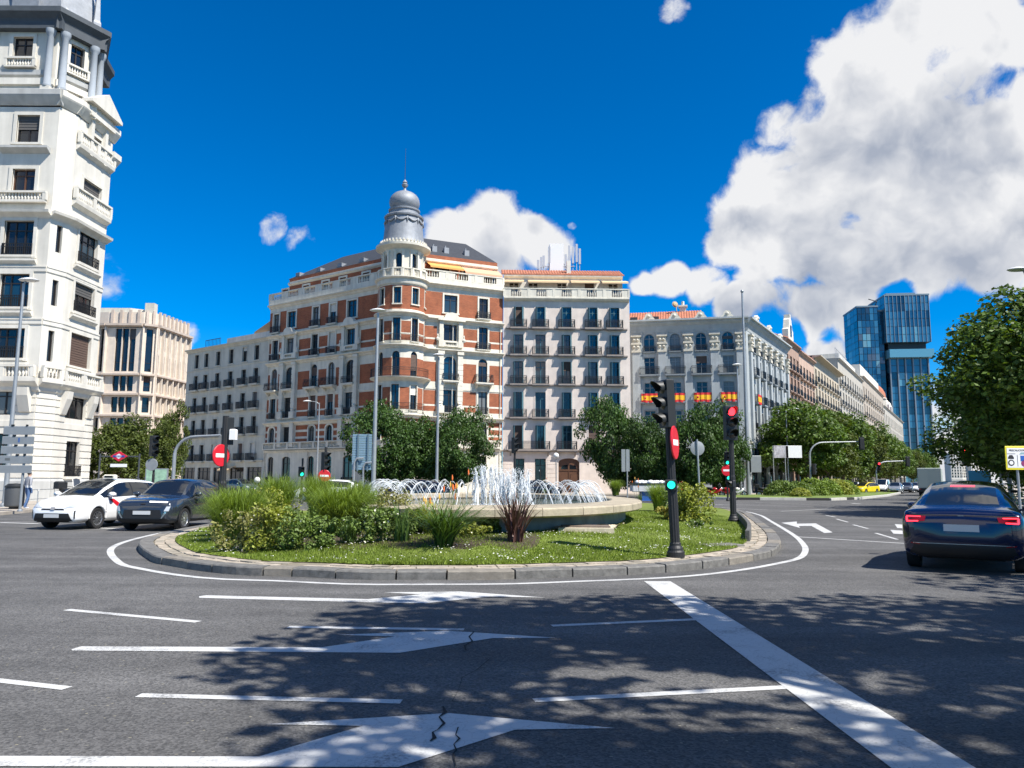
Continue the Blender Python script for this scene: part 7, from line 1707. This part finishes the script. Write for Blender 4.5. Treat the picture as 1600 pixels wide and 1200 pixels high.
# left sign with five panels
p = gnd(31, 799, .13); o = thing('direction_sign', 'grey post with five stacked grey direction panels by the left kerb', 'sign', (p.x, p.y, .13)); Y = p.y; MB().tube([(0, 0, 0), (0, 0, zat(33, 668, Y)-.1)], .055, 8).build('post', GALV, o, smooth=40); MB().lathe([(.11, 0), (.11, .05), (.06, .09)], 0, 0, 10).build('base', GALV, o)
for k, (ya, yb) in enumerate(((679, 666), (694, 682), (709, 697), (724, 712), (739, 727))):
    za, zb = zat(20, ya, Y)-.13, zat(20, yb, Y)-.13; pn = put('panel', None, o, (0, 0, 0)); MB().bevel_box(-.95-.02*k, .40, -.09, -.05, za, zb, .015).build('plate', SIGN_G, pn)
    if k in (0, 1, 2, 3): MB().box(-.62+.1*k, -.50+.1*k, -.11, -.05, zb, zb+.07).box(.02, .10, -.11, -.05, zb, zb+.07).build('clip', HOUS, pn)
    if k == 1: MB().box(-.28, -.20, -.0935, -.0905, za+.08, zb-.06).build('symbol', mat('symbol_blue', (.06, .12, .30), .5), pn)
    if k == 3: MB().box(-.78, -.56, -.0935, -.0905, za+.12, zb-.1).build('symbol', mat('symbol_grey', (.12, .13, .13), .5), pn)
# pavement railing on the left
for (xa, ya), (xb, yb) in (((-30, 789), (27, 789)), ((27, 789), (58, 785)), ((58, 785), (84, 783))):
    a, b = gnd(xa, ya+3, .13), gnd(xb, yb+3, .13); d = b-a; o = thing('pavement_railing', {-30: 'low steel railing panel at the left edge of the pavement', 27: 'low steel railing panel behind the five panel sign post', 58: 'low steel railing panel next to the taxi'}[xa], 'railing', a, math.atan2(d.y, d.x), 'steel pavement railings'); L_ = d.length
    MB().tube([(.03, 0, 0), (.03, 0, .72), (.10, 0, .80), (L_-.10, 0, .80), (L_-.03, 0, .72), (L_-.03, 0, 0)], .022, 6).build('frame', GALV, o); MB().tube([(.04, 0, .3), (L_-.04, 0, .3)], .016, 5).build('rail', GALV, o)
p = gnd(8, 796, .13); o = thing('litter_bin', 'dark grey rounded street bin at the left edge', 'bin', (p.x, p.y+.6, .13)); MB().lathe([(.34, .1), (.40, .16), (.42, .9), (.40, .98)], 0, 0, 18).build('body', mat('bin_grey', (.06, .065, .07), .6), o, smooth=35); MB().lathe([(.43, .98), (.43, 1.05), (.30, 1.16), (.001, 1.18)], 0, 0, 18).build('lid', HOUS, o, smooth=35); MB().lathe([(.2, 0), (.2, .1)], 0, 0, 12).build('foot', HOUS, o)
def text(parent, s, size, loc, m, rz=0.0, name='lettering', ext=.003):
    c = bpy.data.curves.new(name, 'FONT'); c.body = s; c.size = size; c.align_x = 'CENTER'; c.align_y = 'CENTER'; c.extrude = ext; c.materials.append(m)
    t = bpy.data.objects.new(name, c); COL.objects.link(t); dg = bpy.context.evaluated_depsgraph_get(); me = bpy.data.meshes.new_from_object(t.evaluated_get(dg)); bpy.data.objects.remove(t)
    me.materials.clear(); me.materials.append(m); t = put(name, me, parent, loc); t.rotation_euler = (R(90), 0, rz); return t
# metro entrance sign
p = at(183, 775, 45); o = thing('metro_sign', 'red and white diamond metro sign over the station stairs', 'sign', (p.x, p.y, .13)); zc = zat(183, 713, 45)-.13; RB = mat('metro_red', (.55, .015, .04), .4)
for x in (-1.15, 1.15): MB().tube([(x, 0, 0), (x, 0, zc+.15)], .05, 8).build('post', mat('post_dark', (.05, .055, .06), .5), o)
MB().box(-1.15, 1.15, -.03, .03, zc-.04, zc+.04).build('crossbar', mat('post_dark', (.05, .055, .06), .5), o)
MB().xz([(-.50, 0), (0, -.30), (.50, 0), (0, .30)], -.12, -.05).build('diamond', RB, o); MB().xz([(-.24, 0), (0, -.15), (.24, 0), (0, .15)], -.125, -.1195).build('diamond_core', SIGN_W, o); MB().box(-.34, .34, -.130, -.1255, -.055, .055).build('name_band', mat('metro_blue', (.02, .06, .30), .4), o)
for c in o.children:
    if c.name.startswith(('diamond', 'name_band')): c.location = (0, 0, zc)
text(o, 'METRO', .10, (0, -.133, zc), SIGN_W); MB().box(-.48, .48, -.08, -.05, zc-.62, zc-.44).build('station_panel', SIGN_W, o)
# curved signal mast and display panel on the left
def mast(label, px, Y, ytop, px_end, heads, name='signal_mast', z0=0.0):
    p = at(px, 775, Y); o = thing(name, label, 'traffic light', (p.x, p.y, z0)); h = zat(px_end, ytop, Y)-z0; e = at(px_end, ytop, Y).x-p.x; sg = 1 if e > 0 else -1; rad = min(1.6, abs(e)*.45); pts = [(0, 0, 0), (0, 0, h-rad)]
    for k in range(1, 7): a = math.pi/2*k/6; pts.append((sg*rad*(1-math.cos(a)), 0, h-rad+rad*math.sin(a)*.93))
    pts.append((e, 0, h)); MB().tube(pts, [.11]*2+[.09]*5+[.08, .06], 8).build('pole', GALV, o, smooth=40)
    for (hx, hz, rz, lit, back) in heads:
        q = at(hx, hz, Y); signal_head(o, (q.x-p.x, -.12, q.z-z0), rz, lit, 3, .15, back)
    return o
mast('pale curved signal mast in front of the ivory apartment house', 269, 47, 680, 345, []); mast('curved steel signal mast before the avenue trees, head turned away', 1268, 88, 690, 1345, [(1345, 693, R(180), None, True), (1272, 733, R(120), None, False)])
mast('second curved mast on the avenue with a red light on its post', 1371, 110, 720, 1417, [(1417, 721, R(180), None, True), (1373, 729, 0, (0, L_RED), False)]); mast('curved mast on the right with a red light over the avenue', 1566, 62, 712, 1507, [(1507, 713, 0, (0, L_RED), False), (1567, 734, 0, (0, L_RED), False)], z0=.13)
p = at(243, 775, 52); o = thing('info_panel', 'green city map panel beside the metro sign', 'panel', (p.x, p.y, .13)); MB().box(-.75, .75, -.06, .06, .55, 2.1).build('frame', GALV, o); MB().box(-.68, .68, -.075, -.062, .62, 2.03).build('map_sheet', mat('map_green', (.28, .45, .32), .5, var=.35, vs=4), o)
for x in (-.6, .6): MB().box(x-.04, x+.04, -.05, .05, 0, .548).build('leg', GALV, o)
# warning board at the right edge
p = gnd(1590, 800, .13); p = at(1592, 790, 28); o = thing('warning_board', 'yellow framed white warning board at the right edge', 'sign', (p.x, p.y, .13), R(-4)); a, b = zat(1590, 734, 28)-.13, zat(1590, 697, 28)-.13; YEL = mat('board_yellow', (.72, .62, .02), .5); BLK = mat('ink_black', (.02, .02, .022), .6); zc = (a+b)/2; hh = b-a
MB().bevel_box(-.36, .46, -.05, -.01, a, b, .02).build('board', YEL, o); MB().box(-.31, .41, -.056, -.0505, a+.07, b-.07).build('sheet', SIGN_W, o); MB().tube([(.06, .03, 0), (.06, .03, b-.05)], .045, 8).build('post', GALV, o)
text(o, 'PRECAUCION', .09, (.05, -.059, b-.16), BLK); MB().box(-.30, -.02, -.060, -.0565, b-.29, b-.275).build('rule', BLK, o); MB().xz([(.12, b-.30), (.40, b-.30), (.34, b-.23), (.18, b-.23)], -.060, -.0565).build('pictogram', mat('pict_teal', (.25, .4, .42), .5), o); MB().box(.15, .42, -.061, -.0565, zc-.12, zc+.08).build('pictogram', mat('pict_blue', (.02, .10, .42), .5), o)
for (x, z, m, r0) in ((-.18, a+.25, BLK, .11), (.28, a+.23, mat('pict_purple', (.25, .03, .12), .5), .12)): MB().lathe([(r0, -.061), (r0, -.0565)], x, z, 20, axis='y').lathe([(.001, -.061), (r0, -.061)], x, z, 20, axis='y').build('pictogram', m, o)
MB().lathe([(.001, -.063), (.07, -.063)], -.18, a+.25, 16, axis='y').build('pictogram', SIGN_W, o); MB().xz([(-.28, zc-.04), (-.08, zc-.04), (-.08, zc+.02), (-.13, zc+.10), (-.23, zc+.10), (-.28, zc+.02)], -.060, -.0565).build('pictogram', BLK, o); MB().box(.035, .05, -.060, -.0565, a+.12, b-.32).build('rule', BLK, o)
# blue skip with bags
p = at(1022, 772, 58); o = thing('skip_container', 'blue open skip heaped with pale sacks behind the fountain', 'container', (p.x, p.y, 0)); MB().prism([(-1.0, -.6), (1.0, -.6), (1.0, .6), (-1.0, .6)], .1, .8).build('tub', mat('skip_blue', (.02, .10, .36), .5), o); MB().box(-1.7, 1.7, -.75, .75, .8, 1.25).build('collar', mat('skip_white', (.55, .55, .55), .6), o); MB().box(-1.75, 1.75, -.78, .78, 1.252, 1.40).build('rim', HOUS, o)
sr = random.Random(3)
for k in range(9): MB().sphere((-1.2+k*.3, sr.uniform(-.3, .3), 1.45), sr.uniform(.2, .3), 8, sz=.7).build('sack', SIGN_W, o, smooth=True)
# cycle hoops, globe lamps, banners, cafe bits
for k in range(4):
    p = gnd(1098+k*10, 797); tag(MB().tube([(-.02, 0, 0), (-.02, 0, .45), (.03, 0, .55), (.27, 0, .55), (.32, 0, .45), (.32, 0, 0)], .025, 6).build('cycle_hoop', HOUS, loc=(p.x, p.y+3, 0)), ORD[k]+' black hoop stand from the left, behind the bamboo bush', 'hoop', 'black hoops at the island edge')
for px, Y, yt, lab in ((869, 84.5, 712, 'white globe lamp beside the wooden door'), (401, 82, 750, 'white globe lamp near the cream shop awning')):
    p = at(px, 770, Y); o = thing('globe_lamp', lab, 'lamp', (p.x, p.y, .13)); h = zat(px, yt, Y)-.13; MB().tube([(0, 0, 0), (0, 0, h-.3)], .06, 8).build('post', GALV, o); MB().sphere((0, 0, h), .32, 14).build('globe', mat('globe_white', (.75, .75, .74), .3), o, smooth=True)
for px, w, m, lab in ((1223, 1.7, mat('banner_photo', (.42, .40, .42), .7, var=.5, vs=3), 'grey picture banner hanging by the shop front'), (1243, 1.9, SIGN_W, 'white square banner beside the first avenue tree')):
    p = at(px, 775, 92); o = thing('banner', lab, 'banner', (p.x, p.y, .13)); MB().tube([(-w/2-.1, 0, 0), (-w/2-.1, 0, zat(px, 698, 92))], .05, 6).build('post', GALV, o); MB().bevel_box(-w/2, w/2, -.04, .04, zat(px, 717, 92), zat(px, 698, 92), .02).build('sheet', m, o)

# ------------------------------------------------------------------ person on the left pavement (skin-grown body)
def person(label, x, y, z, rz, h=1.72):
    root = thing('person', label, 'person', (x, y, z), rz); s = h/1.72
    J = {'pel': ((0, 0, .95), .135), 'spi': ((0, .01, 1.18), .125), 'che': ((0, .01, 1.36), .14), 'nec': ((0, .0, 1.50), .055), 'hed': ((0, -.02, 1.585), .075), 'top': ((0, -.01, 1.68), .07),
         'hl': ((.09, 0, .90), .10), 'kl': ((.10, -.08, .50), .065), 'al': ((.10, .02, .10), .045), 'fl': ((.11, -.14, .04), .04), 'hr': ((-.09, 0, .90), .10), 'kr': ((-.10, .04, .50), .065), 'ar': ((-.10, .18, .12), .045), 'fr': ((-.11, .06, .04), .04),
         'sl': ((.19, .01, 1.40), .065), 'el': ((.25, .04, 1.13), .045), 'wl': ((.24, -.08, .90), .032), 'sr': ((-.19, .01, 1.40), .065), 'er': ((-.25, .06, 1.13), .045), 'wr': ((-.24, -.02, .88), .032)}
    E = [('pel', 'spi'), ('spi', 'che'), ('che', 'nec'), ('nec', 'hed'), ('hed', 'top'), ('pel', 'hl'), ('hl', 'kl'), ('kl', 'al'), ('al', 'fl'), ('pel', 'hr'), ('hr', 'kr'), ('kr', 'ar'), ('ar', 'fr'), ('che', 'sl'), ('sl', 'el'), ('el', 'wl'), ('che', 'sr'), ('sr', 'er'), ('er', 'wr')]
    for sd, wv in ((1, 'wl'), (-1, 'wr')):
        w = Vector(J[wv][0]); pm = 'p'+wv; J[pm] = (tuple(w+Vector((0, -.015, -.06))), .030); E.append((wv, pm))
        for k in range(4): nm = 'f%d%s' % (k, wv); J[nm] = (tuple(w+Vector((sd*.0, -.045+.022*k, -.145-.01*(k in (1, 2))))), .0095); E.append((pm, nm))
        J['t'+wv] = (tuple(w+Vector((-sd*.015, -.06, -.10))), .010); E.append((wv, 't'+wv))
    names = list(J); me = bpy.data.meshes.new('body'); bm = bmesh.new(); sk = bm.verts.layers.skin.verify(); vs = {}
    for n in names: v = bm.verts.new(Vector(J[n][0])*s); v[sk].radius = (J[n][1]*s,)*2; v[sk].use_root = n == 'pel'; vs[n] = v
    for a, b in E: bm.edges.new((vs[a], vs[b]))
    bm.to_mesh(me); bm.free(); o = put('body', me, root); m = o.modifiers.new('skin', 'SKIN'); m.use_smooth_shade = True; q = o.modifiers.new('sub', 'SUBSURF'); q.levels = q.render_levels = 2
    # clothing colours by height on one body
    mt = mat('clothed_body', (.5, .5, .5), .85); N = mt.node_tree.nodes; L = mt.node_tree.links; tc = N.new('ShaderNodeTexCoord'); sp = N.new('ShaderNodeSeparateXYZ'); L.new(tc.outputs['Object'], sp.inputs[0]); rp = N.new('ShaderNodeValToRGB'); mr = N.new('ShaderNodeMapRange'); L.new(sp.outputs[2], mr.inputs[0]); mr.inputs[2].default_value = 1.8; L.new(mr.outputs[0], rp.inputs[0]); rp.color_ramp.interpolation = 'CONSTANT'
    el = rp.color_ramp.elements; el[0].color = (.6, .6, .6, 1); el[1].position = .05; el[1].color = (.07, .13, .26, 1)
    for pos, c in ((.545, (.75, .75, .74, 1)), (.60, (.30, .31, .34, 1)), (.83, (.42, .26, .19, 1))): e = el.new(pos); e.color = c
    L.new(rp.outputs[0], N['Principled BSDF'].inputs['Base Color']); me.materials.append(mt)
    MB().sphere((0, .005, 1.66*s), .093*s, 12, sz=1.05).build('hair', mat('hair_brown', (.06, .04, .03), .8), root, smooth=True)
    f = MB(); f.sphere((.03*s, -.088*s, 1.612*s), .010*s, 6); f.sphere((-.03*s, -.088*s, 1.612*s), .010*s, 6); f.build('eyes', mat('eye_dark', (.03, .025, .02), .4), root)
    MB().tube([(0, -.085*s, 1.61*s), (0, -.112*s, 1.575*s)], [.008*s, .014*s], 6).build('nose', mat('skin', (.42, .26, .19), .7), root, smooth=True); MB().box(-.022*s, .022*s, -.098*s, -.088*s, 1.535*s, 1.545*s).build('mouth', mat('lip', (.30, .10, .09), .6), root)
    return root
p = gnd(22, 797, .13); person('person in grey jacket, white shirt and jeans walking behind the left railing', p.x, p.y+.9, .13, R(150))
